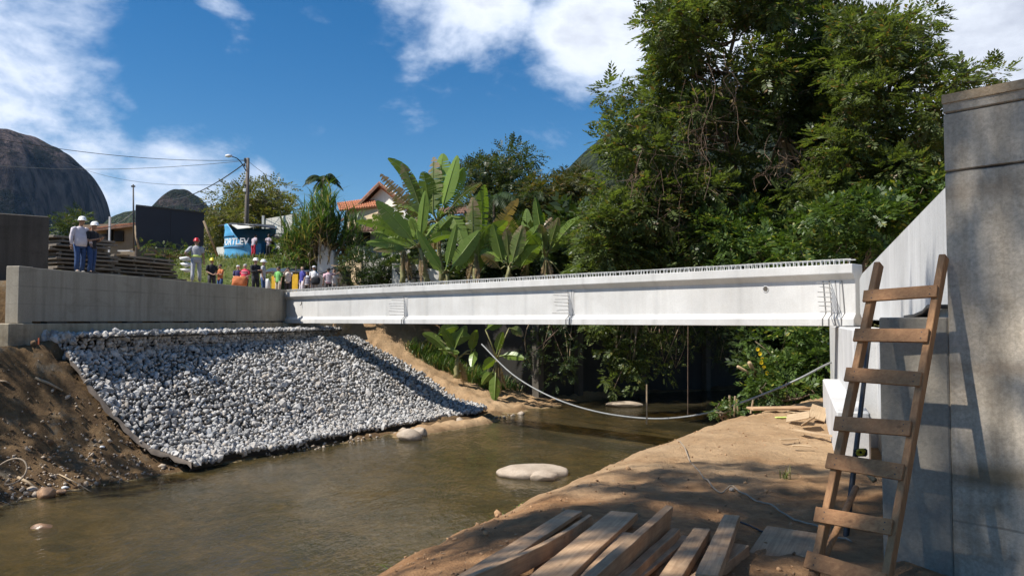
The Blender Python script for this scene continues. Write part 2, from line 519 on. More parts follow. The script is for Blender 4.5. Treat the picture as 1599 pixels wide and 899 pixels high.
# ------------------------------------------------------------------ object helpers
ORG = {}
def tag(o, label=None, cat=None, group=None, kind=None):
    if label: o['label'] = label
    if cat: o['category'] = cat
    if group: o['group'] = group
    if kind: o['kind'] = kind
    return o
def thing(name, loc, label, cat, group=None, rotz=0.0):
    o = bpy.data.objects.new(name, None)
    o.empty_display_size = 0.3
    COL.objects.link(o)
    o.location = loc
    o.rotation_euler = (0, 0, rotz)
    ORG[o] = Vector(loc)
    return tag(o, label, cat, group)
def link(name, me, mat, parent=None, org=Vector((0, 0, 0))):
    o = bpy.data.objects.new(name, me)
    if mat is not None:
        me.materials.append(MAT[mat] if isinstance(mat, str) else mat)
    COL.objects.link(o)
    if parent is not None:
        o.parent = parent
        ORG[o] = ORG.get(parent, Vector((0, 0, 0)))
    else:
        o.location = org
        ORG[o] = Vector(org)
    return o
def mesh_np(name, V, F, mat, parent=None, org=None, smooth=False, uv=None):
    """V (n,3) world coordinates, F (m,k) one polygon size, or a list of such arrays"""
    V = np.asarray(V, dtype=np.float64)
    if parent is not None:
        o0 = ORG.get(parent, Vector((0, 0, 0)))
    else:
        o0 = Vector(org) if org is not None else Vector((0, 0, 0))
    V = V - np.array(o0)
    me = bpy.data.meshes.new(name)
    Fs = F if isinstance(F, list) else [F]
    nl = sum(f.size for f in Fs)
    npol = sum(len(f) for f in Fs)
    me.vertices.add(len(V))
    me.vertices.foreach_set('co', V.ravel())
    me.loops.add(nl)
    me.loops.foreach_set('vertex_index', np.concatenate([f.ravel() for f in Fs]).astype(np.int32))
    me.polygons.add(npol)
    tot = np.concatenate([np.full(len(f), f.shape[1]) for f in Fs]).astype(np.int32)
    me.polygons.foreach_set('loop_start', (np.cumsum(tot) - tot).astype(np.int32))
    me.polygons.foreach_set('loop_total', tot)
    if smooth:
        me.polygons.foreach_set('use_smooth', np.ones(npol, dtype=bool))
    if uv is not None:
        ul = me.uv_layers.new(name='UVMap')
        idx = np.concatenate([f.ravel() for f in Fs])
        ul.data.foreach_set('uv', np.asarray(uv)[idx].ravel())
    me.update(calc_edges=True)
    me.validate()
    return link(name, me, mat, parent, o0)

class MB:
    """collects simple shapes in world coordinates and links them as ONE mesh"""
    def __init__(self):
        self.v = []
        self.f = []
    def add(self, vs, fs):
        b = len(self.v)
        self.v += [tuple(v) for v in vs]
        self.f += [tuple(i + b for i in f) for f in fs]
    def hexa(self, lo, hi):
        """two quads (4 points each, same order) joined into a solid"""
        self.add(list(lo) + list(hi), [(3, 2, 1, 0), (4, 5, 6, 7), (0, 1, 5, 4), (1, 2, 6, 5), (2, 3, 7, 6), (3, 0, 4, 7)])
        return self
    def box(self, c, s, rz=0.0, M=None):
        c = Vector(c)
        hx, hy, hz = s[0] / 2, s[1] / 2, s[2] / 2
        M = M or Matrix.Rotation(rz, 3, 'Z')
        p = [c + M @ Vector((x * hx, y * hy, z * hz)) for z in (-1, 1) for (x, y) in ((-1, -1), (1, -1), (1, 1), (-1, 1))]
        return self.hexa(p[:4], p[4:])
    def bar(self, p0, p1, w, h, up=Vector((0, 0, 1))):
        """box from p0 to p1, w wide sideways, h thick along up"""
        p0, p1 = Vector(p0), Vector(p1)
        d = (p1 - p0).normalized()
        s = d.cross(up).normalized()
        u = s.cross(d)
        q = lambda p: [p - s * w / 2 - u * h / 2, p + s * w / 2 - u * h / 2, p + s * w / 2 + u * h / 2, p - s * w / 2 + u * h / 2]
        return self.hexa(q(p0), q(p1))
    def prism(self, poly, z0, z1):
        n = len(poly)
        vs = [(p[0], p[1], z0) for p in poly] + [(p[0], p[1], z1) for p in poly]
        fs = [tuple(range(n - 1, -1, -1)), tuple(range(n, 2 * n))] + [(i, (i + 1) % n, n + (i + 1) % n, n + i) for i in range(n)]
        self.add(vs, fs)
        return self
    def tube(self, pts, rad, n=6, caps=True):
        pts = [Vector(p) for p in pts]
        rad = rad if isinstance(rad, (list, tuple)) else [rad] * len(pts)
        b = len(self.v)
        ref = Vector((0.31, 0.17, 0.93))
        rings = []
        for i, p in enumerate(pts):
            d = (pts[min(i + 1, len(pts) - 1)] - pts[max(i - 1, 0)])
            d = d.normalized() if d.length > 1e-9 else Vector((0, 0, 1))
            if abs(d.dot(ref)) > 0.95:
                ref = Vector((0.9, -0.3, 0.2))
            s = d.cross(ref).normalized()
            u = s.cross(d)
            rings.append([p + (s * math.cos(a) + u * math.sin(a)) * rad[i] for a in [2 * math.pi * k / n for k in range(n)]])
        for r in rings:
            self.v += [tuple(x) for x in r]
        for i in range(len(pts) - 1):
            for k in range(n):
                a = b + i * n + k
                c = b + i * n + (k + 1) % n
                self.f.append((a, c, c + n, a + n))
        if caps:
            self.f.append(tuple(b + k for k in range(n - 1, -1, -1)))
            self.f.append(tuple(b + (len(pts) - 1) * n + k for k in range(n)))
        return self
    def lathe(self, c, prof, n=20, squash=(1, 1)):
        c = Vector(c)
        b = len(self.v)
        for (r, z) in prof:
            for k in range(n):
                a = 2 * math.pi * k / n
                self.v.append((c.x + r * math.cos(a) * squash[0], c.y + r * math.sin(a) * squash[1], c.z + z))
        for i in range(len(prof) - 1):
            for k in range(n):
                a = b + i * n + k
                d = b + i * n + (k + 1) % n
                self.f.append((a, d, d + n, a + n))
        self.f.append(tuple(b + k for k in range(n - 1, -1, -1)))
        self.f.append(tuple(b + (len(prof) - 1) * n + k for k in range(n)))
        return self
    def build(self, name, mat, parent=None, org=None, smooth=False, bevel=0.0, label=None, cat=None, group=None, kind=None):
        o0 = ORG.get(parent, Vector((0, 0, 0))) if parent is not None else (Vector(org) if org is not None else Vector((0, 0, 0)))
        me = bpy.data.meshes.new(name)
        me.from_pydata([(v[0] - o0.x, v[1] - o0.y, v[2] - o0.z) for v in self.v], [], self.f)
        bm = bmesh.new()
        bm.from_mesh(me)
        bmesh.ops.recalc_face_normals(bm, faces=bm.faces)
        if bevel:
            es = [e for e in bm.edges if len(e.link_faces) == 2 and e.calc_face_angle(0) > 0.5]
            bmesh.ops.bevel(bm, geom=es, offset=bevel, segments=1, affect='EDGES', profile=0.5)
        bm.to_mesh(me)
        bm.free()
        if smooth:
            me.polygons.foreach_set('use_smooth', [True] * len(me.polygons))
        me.update()
        o = link(name, me, mat, parent, o0)
        return tag(o, label, cat, group, kind)

def sag(a, b, drop, n=16):
    a, b = Vector(a), Vector(b)
    return [a.lerp(b, t) - Vector((0, 0, drop * 4 * t * (1 - t))) for t in [i / n for i in range(n + 1)]]

# ------------------------------------------------------------------ slope of the gabion mattress (the ground is kept below it)
GAB_L = [at(103, 549, 24.35), at(150, 613, 24.0), at(222, 688, 23.75), at(287, 724, 23.7)]
GAB_R = [at(556, 524, 44.0), at(648, 575, 41.6), at(712, 618, 39.7), at(765, 640, 38.6)]
GAB_L[3].z = max(.30, GAB_L[3].z)
GAB_R[3].z = max(.30, GAB_R[3].z)
def gab_edge(E, v):
    k = min(int(v * 3), 2)
    P = [E[max(k - 1, 0)], E[k], E[k + 1], E[min(k + 2, 3)]]
    t = v * 3 - k
    return 0.5 * ((2 * P[1]) + (P[2] - P[0]) * t + (2 * P[0] - 5 * P[1] + 4 * P[2] - P[3]) * t * t + (3 * P[1] - P[0] - 3 * P[2] + P[3]) * t ** 3)
def gab_surf(u, v):
    a, b = gab_edge(GAB_L, v), gab_edge(GAB_R, v)
    p = a.lerp(b, u)
    p.z += .10 * float(fbm(np.array(p.x * .6), np.array(p.y * .6), 3))
    k = max(0, v - .75) * 4
    w = .75 * float(fbm(np.array(u * 8.0), np.array(2.2), 4)) - .25 * math.exp(-((u - .42) / .1) ** 2) + .3 * math.exp(-((u - .2) / .1) ** 2)
    return p + (b - a).cross(Vector((0, 0, 1))).normalized() * w * k
GAB_PTS = np.array([tuple(gab_surf(i / 60, j / 20)) for j in range(21) for i in range(61)])
def under_gabion(x, y, z):
    shp = z.shape
    xf, yf, zf = x.ravel(), y.ravel(), z.ravel().copy()
    m = np.where((xf > -15.5) & (xf < 1) & (yf > 21) & (yf < 46))[0]
    for c in np.array_split(m, max(1, len(m) // 4000)):
        if not len(c):
            continue
        d = (xf[c, None] - GAB_PTS[None, :, 0]) ** 2 + (yf[c, None] - GAB_PTS[None, :, 1]) ** 2
        k = d.argmin(1)
        dm = np.sqrt(d[np.arange(len(c)), k])
        t = np.clip((dm - .35) / .5, 0, 1)
        zf[c] = np.minimum(zf[c], GAB_PTS[k, 2] - .3 + t * 3)
    return zf.reshape(shp)

def bez(pts, n=40):
    P = [Vector(p) for p in pts]
    out = []
    m = len(P) - 1
    for i in range(n + 1):
        f = i / n * m
        k = min(int(f), m - 1)
        t = f - k
        a, b, c, d = P[max(k - 1, 0)], P[k], P[k + 1], P[min(k + 2, m)]
        out.append(.5 * (2 * b + (c - a) * t + (2 * a - 5 * b + 4 * c - d) * t * t + (3 * b - a - 3 * c + d) * t ** 3))
    return out

# ------------------------------------------------------------------ terrain
LY = [-80, -20, -5, 8, 15, 19, 20.8, 23.65, 26.9, 31.4, 35.5, 39.3, 41.6, 45, 49, 52, 56, 60, 80]
LX = [-50, -24, -18, -15, -13.3, -12.4, -11.8, -9.8, -7.65, -4.6, -1.3, .96, 2.4, 5, 8.5, 15, 24, 34, 90]
RY = [-80, -20, -5, 2, 6, 8.2, 11.5, 16, 21, 25, 30, 36, 42, 48, 55, 80]
RX = [-34, -12.5, -7.5, -5.1, -3.75, -3.1, -1.8, .3, 3.3, 6.2, 10.0, 16, 25, 37, 60, 130]
A0 = Vector((-15.05, 24.0, 0))      # foot line of the left abutment wall, near end ...
A1 = Vector((-12.1, 42.4, 0))       # ... and where the girder begins
ADIR = (A1 - A0).normalized()
ANRM = Vector((ADIR.y, -ADIR.x, 0))  # towards the river
def xwall(y):
    return A0.x + (y - A0.y) * ADIR.x / ADIR.y
def ground(x, y, rough=True):
    x = np.asarray(x, dtype=float)
    y = np.asarray(y, dtype=float)
    xl = np.interp(y, LY, LX)
    xr = np.interp(y, RY, RX)
    gl = (np.interp(y + 1, LY, LX) - np.interp(y - 1, LY, LX)) / 2
    gr = (np.interp(y + 1, RY, RX) - np.interp(y - 1, RY, RX)) / 2
    dl = (xl - x) / np.sqrt(1 + gl * gl)
    dr = (x - xr) / np.sqrt(1 + gr * gr)
    # river bed
    depth = np.minimum(-dl, -dr)
    z = -0.05 - 0.5 * sstep(0, 3.5, depth)
    # left bank
    cap = 3.75 + 2.5 * sstep(43.5, 48.5, y)
    t = np.clip(dl / np.interp(y, [10, 19, 24, 28, 36, 40, 44, 50], [6.0, 5.0, 4.0, 6.0, 8.4, 9.6, 10.8, 12]), 0, 1)
    zl = cap * (0.25 * t + 0.75 * t ** 1.5) * (1 - 0.0 * t)
    s = xwall(y) - x + 2.5 * sstep(42.7, 43.5, y)
    plat = sstep(0.10, 0.40, s) * sstep(24.1, 24.5, y)
    zl = zl * (1 - plat) + 5.75 * plat
    zl = zl + 2.85 * sstep(46.0, 51.0, y) * sstep(-10.6, -13.0, x)
    zl = zl + sstep(8, 30, dl) * 2.0 * (1 - sstep(20, 26, y)) + sstep(8, 60, dl) * 2 * sstep(50, 60, y)
    # right bank
    tz = np.interp(y, [-60, 0, 5, 8, 14, 22, 30], [3.0, 2.75, 2.5, 2.3, 2.0, 1.98, 1.9])
    tz = tz - 0.22 * sstep(1.2, 3.4, x) * (1 - sstep(8, 13, y))
    tr = np.clip(dr / 2.9, 0, 1)
    zr = tz * (1 - (1 - tr) ** 2.1)
    zr = zr + sstep(4, 26, dr) * 5.0 * sstep(29, 36, y) + sstep(9, 30, dr) * 3.0
    z = np.where(dl > 0, zl, z)
    z = np.where((dr > 0) & (dl <= 0), zr, z)
    far = np.hypot(x, y)
    z = z + sstep(75, 260, far) * 6 * (1 + fbm(x / 90, y / 90, 3))
    if rough:
        land = sstep(-0.3, 0.6, np.maximum(dl, dr))
        z = z + land * (np.where(dl > 0, .11, .06) * fbm(x * 0.9, y * 0.9, 3) + 0.075 * fbm(x * 3.3 + 9, y * 3.3, 4) - 0.06 * np.clip(fbm(x * 2.3 + 40, y * 2.3, 2) - .22, 0, 1)) * (1 - 0.6 * plat)
        z = z + land * np.where(dl > 0, 1.0, 0.0) * (1 - plat) * 0.20 * fbm(x * 2.1 + 3, y * 2.1, 4)
        z = z + (1 - land) * 0.09 * fbm(x * 1.7, y * 1.7, 4)
    return z
def gz(x, y):
    return float(ground(x, y))

def axis(lo, a, b, hi, step, growth=1.13):
    mid = list(np.arange(a, b, step))
    up = [b]
    s = step
    while up[-1] < hi:
        s *= growth
        up.append(min(hi, up[-1] + s))
    dn = [a]
    s = step
    while dn[-1] > lo:
        s *= growth
        dn.append(max(lo, dn[-1] - s))
    return np.array(dn[:0:-1] + mid + up)
def soil_material():
    t = NT('soil')
    v = t.vec()
    n1 = t.noise(v, 0.8, 6, 0.6)
    n2 = t.noise(v, 7, 6, 0.65)
    sand = t.ramp(n1, [(0.3, (0.41, 0.255, 0.13)), (0.7, (0.60, 0.41, 0.235))])
    sand = t.mix(0.4, sand, t.ramp(n2, [(0.3, 0.5), (0.65, 1.1)]), 'MULTIPLY')
    dark = t.ramp(t.noise(v, 1.4, 7, 0.7), [(0.32, (0.085, 0.052, 0.028)), (0.55, (0.20, 0.125, 0.06)), (0.72, (0.19, 0.17, 0.13))])
    dark = t.mix(0.5, dark, t.ramp(n2, [(0.3, 0.45), (0.65, 1.2)]), 'MULTIPLY')
    grass = t.ramp(n2, [(0.3, (0.05, 0.075, 0.018)), (0.7, (0.15, 0.17, 0.05))])
    at_ = t.n('ShaderNodeAttribute')
    at_.attribute_name = 'zone'
    sp = t.n('ShaderNodeSeparateColor')
    t.l(at_.outputs['Color'], sp.inputs[0])
    c = t.mix(sp.outputs[0], sand, dark)
    c = t.mix(t.math('MULTIPLY', sp.outputs[1], t.ramp(n1, [(0.25, 0.6), (0.5, 1)])), c, grass)
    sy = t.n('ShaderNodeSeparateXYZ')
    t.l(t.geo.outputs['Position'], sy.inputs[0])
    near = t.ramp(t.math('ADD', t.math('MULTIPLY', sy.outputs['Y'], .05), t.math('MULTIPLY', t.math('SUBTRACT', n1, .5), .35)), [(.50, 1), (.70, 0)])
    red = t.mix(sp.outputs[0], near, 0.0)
    c = t.mix(t.math('MULTIPLY', red, .8), c, t.ramp(n2, [(.3, (.22, .098, .038)), (.7, (.42, .215, .09))]))  # red-brown foreground earth, with the dark warm tone of tree shade put in
    # small pale stones and litter lying in the soil
    vo = t.n('ShaderNodeTexVoronoi')
    vo.inputs['Scale'].default_value = 9
    t.l(v, vo.inputs['Vector'])
    peb = t.math('MULTIPLY', t.ramp(vo.outputs['Distance'], [(0.10, 1), (0.18, 0)]), t.ramp(t.noise(v, 2.1, 3), [(0.55, 0), (0.62, 1)]))
    c = t.mix(t.math('MULTIPLY', peb, 0.6), c, (0.42, 0.36, 0.28))
    # bed of the river: mottled gravel, silt and weed
    bed = t.ramp(t.noise(v, 1.1, 8, 0.72, 0.6), [(0.30, (0.03, 0.045, 0.015)), (0.46, (0.16, 0.13, 0.06)), (0.60, (0.42, 0.32, 0.18)), (0.75, (0.10, 0.10, 0.05))])
    bed = t.mix(0.6, bed, t.ramp(t.noise(v, 6.5, 6, 0.7), [(0.35, 0.35), (0.62, 1.2)]), 'MULTIPLY')
    pz = t.n('ShaderNodeSeparateXYZ')
    t.l(t.geo.outputs['Position'], pz.inputs[0])
    wet = t.ramp(t.math('ADD', pz.outputs['Z'], t.math('MULTIPLY', t.math('SUBTRACT', n1, .5), .3)), [(0.02, 1), (0.22, 0)])
    c = t.mix(t.math('MULTIPLY', wet, 0.55), c, (0.13, 0.075, 0.03))
    c = t.mix(t.ramp(pz.outputs['Z'], [(0.0, 1), (0.03, 0)]), c, bed)
    t.col(c)
    t.rough(0.92)
    t.b.inputs['Specular IOR Level'].default_value = 0.2
    h = t.math('ADD', t.noise(v, 5, 7, 0.7), t.math('MULTIPLY', t.noise(v, 34, 5, 0.7), 0.5))
    t.bump(h, 0.9, 0.09)
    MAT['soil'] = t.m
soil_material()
def build_ground():
    xs = axis(-2600, -20, 11, 2600, 0.12)
    ys = axis(-900, 4, 40, 4000, 0.13)
    X, Y = np.meshgrid(xs, ys)
    Z = under_gabion(X, Y, ground(X, Y))
    V = np.stack([X.ravel(), Y.ravel(), Z.ravel()], 1)
    nx, ny = len(xs), len(ys)
    i = np.arange(nx * ny).reshape(ny, nx)
    F = np.stack([i[:-1, :-1].ravel(), i[:-1, 1:].ravel(), i[1:, 1:].ravel(), i[1:, :-1].ravel()], 1)
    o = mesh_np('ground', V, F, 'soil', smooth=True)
    xl = np.interp(V[:, 1], LY, LX)
    left = V[:, 0] < xl
    n = fbm(V[:, 0] * 0.5, V[:, 1] * 0.5, 3)
    sandy_left = sstep(36, 40, V[:, 1]) * (1 - sstep(48, 52, V[:, 1]))
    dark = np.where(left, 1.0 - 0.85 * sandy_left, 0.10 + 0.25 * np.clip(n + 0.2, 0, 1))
    dark = np.where(~left & (V[:, 1] > 30), 0.9, dark)
    gr = np.where(left & (V[:, 1] > 44) & (V[:, 2] > 5.9), 1.0, 0.0)
    gr = np.maximum(gr, np.where(np.hypot(V[:, 0], V[:, 1]) > 75, 1.0, 0.0))
    ca = o.data.color_attributes.new('zone', 'FLOAT_COLOR', 'POINT')
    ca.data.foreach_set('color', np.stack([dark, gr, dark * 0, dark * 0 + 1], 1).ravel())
    tag(o, kind='structure')
build_ground()

def build_water():
    t = NT('water')
    t.t.nodes.remove(t.b)
    v = t.vec((1, 1, 1))
    w1 = t.noise(t.vec((1.0, 0.45, 1), rot=(0, 0, R(-28))), 2.3, 4, 0.55, 0.6)
    w2 = t.noise(t.vec((1.0, 0.5, 1), rot=(0, 0, R(-35))), 9.0, 3, 0.55, 0.4)
    amp = t.ramp(t.noise(v, 0.22, 3, 0.5), [(0.35, 0.35), (0.65, 1.0)])
    h = t.math('MULTIPLY', t.math('ADD', w1, t.math('MULTIPLY', w2, 0.6)), amp)
    bp = t.n('ShaderNodeBump')
    bp.inputs['Strength'].default_value = 0.55
    bp.inputs['Distance'].default_value = 0.08
    t.l(h, bp.inputs['Height'])
    gl = t.n('ShaderNodeBsdfGlossy')
    gl.inputs['Roughness'].default_value = 0.04
    t.l(bp.outputs[0], gl.inputs['Normal'])
    tr = t.n('ShaderNodeBsdfTransparent')
    tr.inputs['Color'].default_value = (0.60, 0.52, 0.30, 1)
    df = t.n('ShaderNodeBsdfDiffuse')
    silt = t.ramp(t.noise(t.vec((1, .5, 1), rot=(0, 0, R(-30))), 0.5, 4, 0.6), [(0.3, (0.085, 0.075, 0.034)), (0.7, (0.18, 0.145, 0.08))])
    t.l(silt, df.inputs['Color'])
    m1 = t.n('ShaderNodeMixShader')
    m1.inputs[0].default_value = 0.34
    t.l(tr.outputs[0], m1.inputs[1])
    t.l(df.outputs[0], m1.inputs[2])
    fr = t.n('ShaderNodeFresnel')
    fr.inputs['IOR'].default_value = 1.33
    t.l(bp.outputs[0], fr.inputs['Normal'])
    m2 = t.n('ShaderNodeMixShader')
    t.l(fr.outputs[0], m2.inputs[0])
    t.l(m1.outputs[0], m2.inputs[1])
    t.l(gl.outputs[0], m2.inputs[2])
    t.l(m2.outputs[0], t.out.inputs['Surface'])
    MAT['water'] = t.m
    # one sheet following the river between its banks
    ys = np.concatenate([np.arange(-80, 0, 4.0), np.arange(0, 81, 1.0)])
    V, F = [], []
    for k, y in enumerate(ys):
        a = np.interp(y, LY, LX) - 1.2
        b = np.interp(y, RY, RX) + 1.2
        V += [(a, y, 0.0), (b, y, 0.0)]
        if k:
            F.append((2 * k - 2, 2 * k - 1, 2 * k + 1, 2 * k))
    o = mesh_np('river_water', V, np.array(F), 'water')
    tag(o, kind='structure')
build_water()

# ------------------------------------------------------------------ concrete girder
GL = Vector((-12.1, 42.5, 0))
GR = Vector((9.18, 20.9, 0))
GD = (GR - GL).normalized()
GLEN = (GR - GL).length
GN = Vector((-GD.y, GD.x, 0))
if GN.y > 0:
    GN = -GN                      # towards the camera
GZ = 4.345
def gp(s, n, z):
    p = GL + GD * s + GN * n
    return Vector((p.x, p.y, GZ + z))
def build_girder():
    root = thing('bridge_girder', (GL + GD * GLEN / 2) + Vector((0, 0, GZ)), 'long white precast concrete I-girder spanning the river with steel stirrups on top', 'bridge beam')
    prof = [(-.29, 0.0), (-.29, .20), (-.14, .34), (-.14, 1.24), (-.33, 1.40), (-.33, 1.645), (.33, 1.645), (.33, 1.40), (.14, 1.24), (.14, .34), (.29, .20), (.29, 0.0)]
    stations = [0, GLEN]
    b = MB()
    n = len(prof)
    b.add([gp(s, a, z) for s in stations for (a, z) in prof],
          [tuple(range(n)), tuple(range(2 * n - 1, n - 1, -1))] + [(i, n + i, n + (i + 1) % n, (i + 1) % n) for i in range(n)])
    b.build('girder_body', 'beam_concrete', root, bevel=0.012)
    # round hole with its rim near the right end, a small hook at the left end
    s_h = GLEN - 2.55
    h = MB()
    pts = [gp(s_h + .085 * math.cos(a), .143, 1.05 + .085 * math.sin(a)) for a in [2 * math.pi * k / 16 for k in range(17)]]
    h.tube(pts, .016, 5, caps=False)
    rim = h.build('hole_rim', 'new_concrete', root)
    h = MB()
    c = [gp(s_h + .085 * math.cos(a), .145, 1.05 + .085 * math.sin(a)) for a in [2 * math.pi * k / 16 for k in range(16)]]
    h.add(c, [tuple(range(16))])
    h.build('hole', 'brown_wall', root)
    h = MB().tube([gp(1.75, .15, 1.12), gp(1.75, .17, 1.02), gp(1.75, .20, 0.95), gp(1.75, .26, .97)], .022, 6)
    h.build('hook', 'dark_steel', root)
    # stirrups sticking out of the top: one shared mesh, one object each
    st = MB()
    H = .13
    for nn in (-.16, .16):
        st.bar((0, nn, 0), (0, nn, H), .022, .022, Vector((1, 0, 0)))
    st.bar((0, -.17, H), (0, .17, H), .024, .024)
    me0 = bpy.data.meshes.new('stirrup')
    M = Matrix(((GD.x, GN.x, 0), (GD.y, GN.y, 0), (0, 0, 1)))
    me0.from_pydata([tuple(M @ Vector(v)) for v in st.v], [], st.f)
    me0.materials.append(MAT['stirrup_steel'])
    cnt = 236
    rr = random.Random(4)
    for k in range(cnt):
        o = bpy.data.objects.new('stirrup', me0)
        COL.objects.link(o)
        o.parent = root
        p = gp(.12 + (GLEN - .4) * k / (cnt - 1) + rr.uniform(-.012, .012), rr.uniform(-.01, .01), 1.64)
        o.location = p - ORG[root]
        o.rotation_euler = (rr.uniform(-.07, .07), rr.uniform(-.07, .07), rr.uniform(-.1, .1))
        o.scale = (1, 1, rr.uniform(.92, 1.12))
    for nn in (-.15, .15):
        b = MB().tube([gp(s, nn, 1.64 + H + .012 + rr.uniform(-.006, .006)) for s in np.linspace(.05, GLEN - .1, 40)], .014, 5)
        b.build('top_bar', 'stirrup_steel', root)
    # starter bars of the cross-beams: hoops on the web, straight bars pointing out of it
    def s_at(px):
        k = (px - 799.5) / FPX
        return (k * GL.y - GL.x) / (GD.x - k * GD.y)
    for px, nh in ((638, 2), (896, 2), (1322, 4)):
        s0 = s_at(px)
        if px > 1300:
            s0 = min(s0, GLEN - .55)
        for k in range(nh):
            s = s0 + (k - (nh - 1) / 2) * .17
            b = MB().tube([gp(s - .06, .155, 1.22), gp(s - .03, .155, .8), gp(s, .155, .34), gp(s - .03, .305, .19), gp(s - .03, .305, .01)], .013, 5)
            b.build('hoop_bar', 'rebar_steel', root)
        b = MB().box(gp(s0, .148, .78), (.26, .02, .86), math.atan2(GD.y, GD.x))
        b.build('joint_strip', 'new_concrete', root)
        for k in range(7):
            z = .40 + k * .125
            b = MB().tube([gp(s0 - .1, .15, z), gp(s0 - .1 + rr.uniform(-.05, .02), .15 + rr.uniform(.65, .85), z + rr.uniform(-.03, .03))], .012, 5)
            b.build('starter_bar', 'stirrup_steel', root)
    # prestressing strands left long at the far end
    for k in range(13):
        z = .18 + .085 * k if k < 10 else 1.3 + .06 * (k - 10)
        n0 = rr.uniform(-.1, .14)
        L_ = rr.uniform(.35, .85)
        b = MB().tube([gp(0.02, n0, z), gp(-L_ * .5, n0 + .05, z - .05 + rr.uniform(-.04, .04)), gp(-L_, n0 + .16 * rr.random(), z - .22 + rr.uniform(-.12, .1) + (.12 if k > 9 else 0))], .013, 5)
        b.build('strand', 'stirrup_steel', root)
    return root
build_girder()

# ------------------------------------------------------------------ left abutment and its terraces
def ap(s, n, z):
    p = A0 + ADIR * s + ANRM * n
    return Vector((p.x, p.y, z))
def ablock(b, s0, s1, n0, n1, z0, z1):
    q = lambda z: [ap(s0, n0, z), ap(s1, n0, z), ap(s1, n1, z), ap(s0, n1, z)]
    return b.hexa(q(z0), q(z1))
def build_left_abutment():
    root = thing('abutment', ap(9, -.3, 3.8), 'shaded grey concrete abutment wall on the left bank above the gabion slope', 'abutment')
    L_ = (A1 - A0).length
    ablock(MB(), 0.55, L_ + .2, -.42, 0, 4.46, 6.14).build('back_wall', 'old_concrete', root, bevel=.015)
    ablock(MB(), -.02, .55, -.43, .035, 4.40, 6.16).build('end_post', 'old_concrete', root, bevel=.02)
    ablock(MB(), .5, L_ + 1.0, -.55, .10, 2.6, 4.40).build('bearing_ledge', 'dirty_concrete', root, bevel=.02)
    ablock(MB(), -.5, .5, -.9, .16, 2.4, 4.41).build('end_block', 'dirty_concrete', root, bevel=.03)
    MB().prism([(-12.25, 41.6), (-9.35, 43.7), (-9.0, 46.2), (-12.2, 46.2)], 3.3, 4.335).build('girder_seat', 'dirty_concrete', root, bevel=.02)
    for k in range(9):
        ablock(MB(), 1.2 + k * 2.0, 2.1 + k * 2.0, -.35, .012, 4.402, 4.458).build('gap_packer', 'black_rubber', root)
build_left_abutment()

# gabion: dark under-sheet, stones laid over it
def icos():
    bm = bmesh.new()
    bmesh.ops.create_icosphere(bm, subdivisions=1, radius=1.0)
    V = np.array([v.co[:] for v in bm.verts])
    F = np.array([[v.index for v in f.verts] for f in bm.faces])
    bm.free()
    return V, F
ICO_V, ICO_F = icos()
def rand_rot(rng, n):
    q = rng.normal(size=(n, 4))
    q /= np.linalg.norm(q, axis=1)[:, None]
    w, x, y, z = q.T
    return np.stack([np.stack([1 - 2 * (y * y + z * z), 2 * (x * y - z * w), 2 * (x * z + y * w)], 1),
                     np.stack([2 * (x * y + z * w), 1 - 2 * (x * x + z * z), 2 * (y * z - x * w)], 1),
                     np.stack([2 * (x * z - y * w), 2 * (y * z + x * w), 1 - 2 * (x * x + y * y)], 1)], 1)
def stone_shapes(rng, n):
    out = []
    for k in range(n):
        V = ICO_V.copy()
        for j in range(8):           # cut with planes so that the stone has broken faces
            nrm = rng.normal(size=3)
            nrm /= np.linalg.norm(nrm)
            c = rng.uniform(.38, .72)
            d = V @ nrm
            V = V - np.outer(np.maximum(d - c, 0), nrm)
        V = V * np.array([1.0, rng.uniform(.65, .95), rng.uniform(.5, .75)])
        V = V + rng.normal(size=V.shape) * .04
        out.append(V)
    return out
def lay_stones(root, pts, size, rng, individual, floor_name='stones'):
    """the stones that show largest are objects of their own, the rest one mesh"""
    shapes = stone_shapes(rng, 14)
    pts = np.asarray(pts)
    n = len(pts)
    Rm = rand_rot(rng, n)
    sc = size * rng.lognormal(0, .30, n)
    pick = rng.integers(0, len(shapes), n)
    d = np.linalg.norm(pts - np.array([0, 0, EYE]), axis=1)
    order = np.argsort(-sc / d)
    mine = set(order[:individual].tolist())
    meshes = []
    for V in shapes:
        me = bpy.data.meshes.new('stone')
        me.from_pydata([tuple(v) for v in V], [], [tuple(f) for f in ICO_F])
        me.materials.append(MAT['gabion_stone'])
        meshes.append(me)
    Vs, Fs = [], []
    base = 0
    o0 = np.array(ORG[root])
    for i in range(n):
        if i in mine:
            o = bpy.data.objects.new('stone', meshes[pick[i]])
            COL.objects.link(o)
            o.parent = root
            o.location = pts[i] - o0
            o.rotation_euler = Matrix(Rm[i].tolist()).to_euler()
            o.scale = (sc[i],) * 3
        else:
            Vs.append(shapes[pick[i]] @ Rm[i].T * sc[i] + pts[i])
            Fs.append(ICO_F + base)
            base += len(ICO_V)
    if Vs:
        o = mesh_np(floor_name, np.concatenate(Vs), np.concatenate(Fs), 'gabion_stone', root)
        tag(o, kind='stuff')
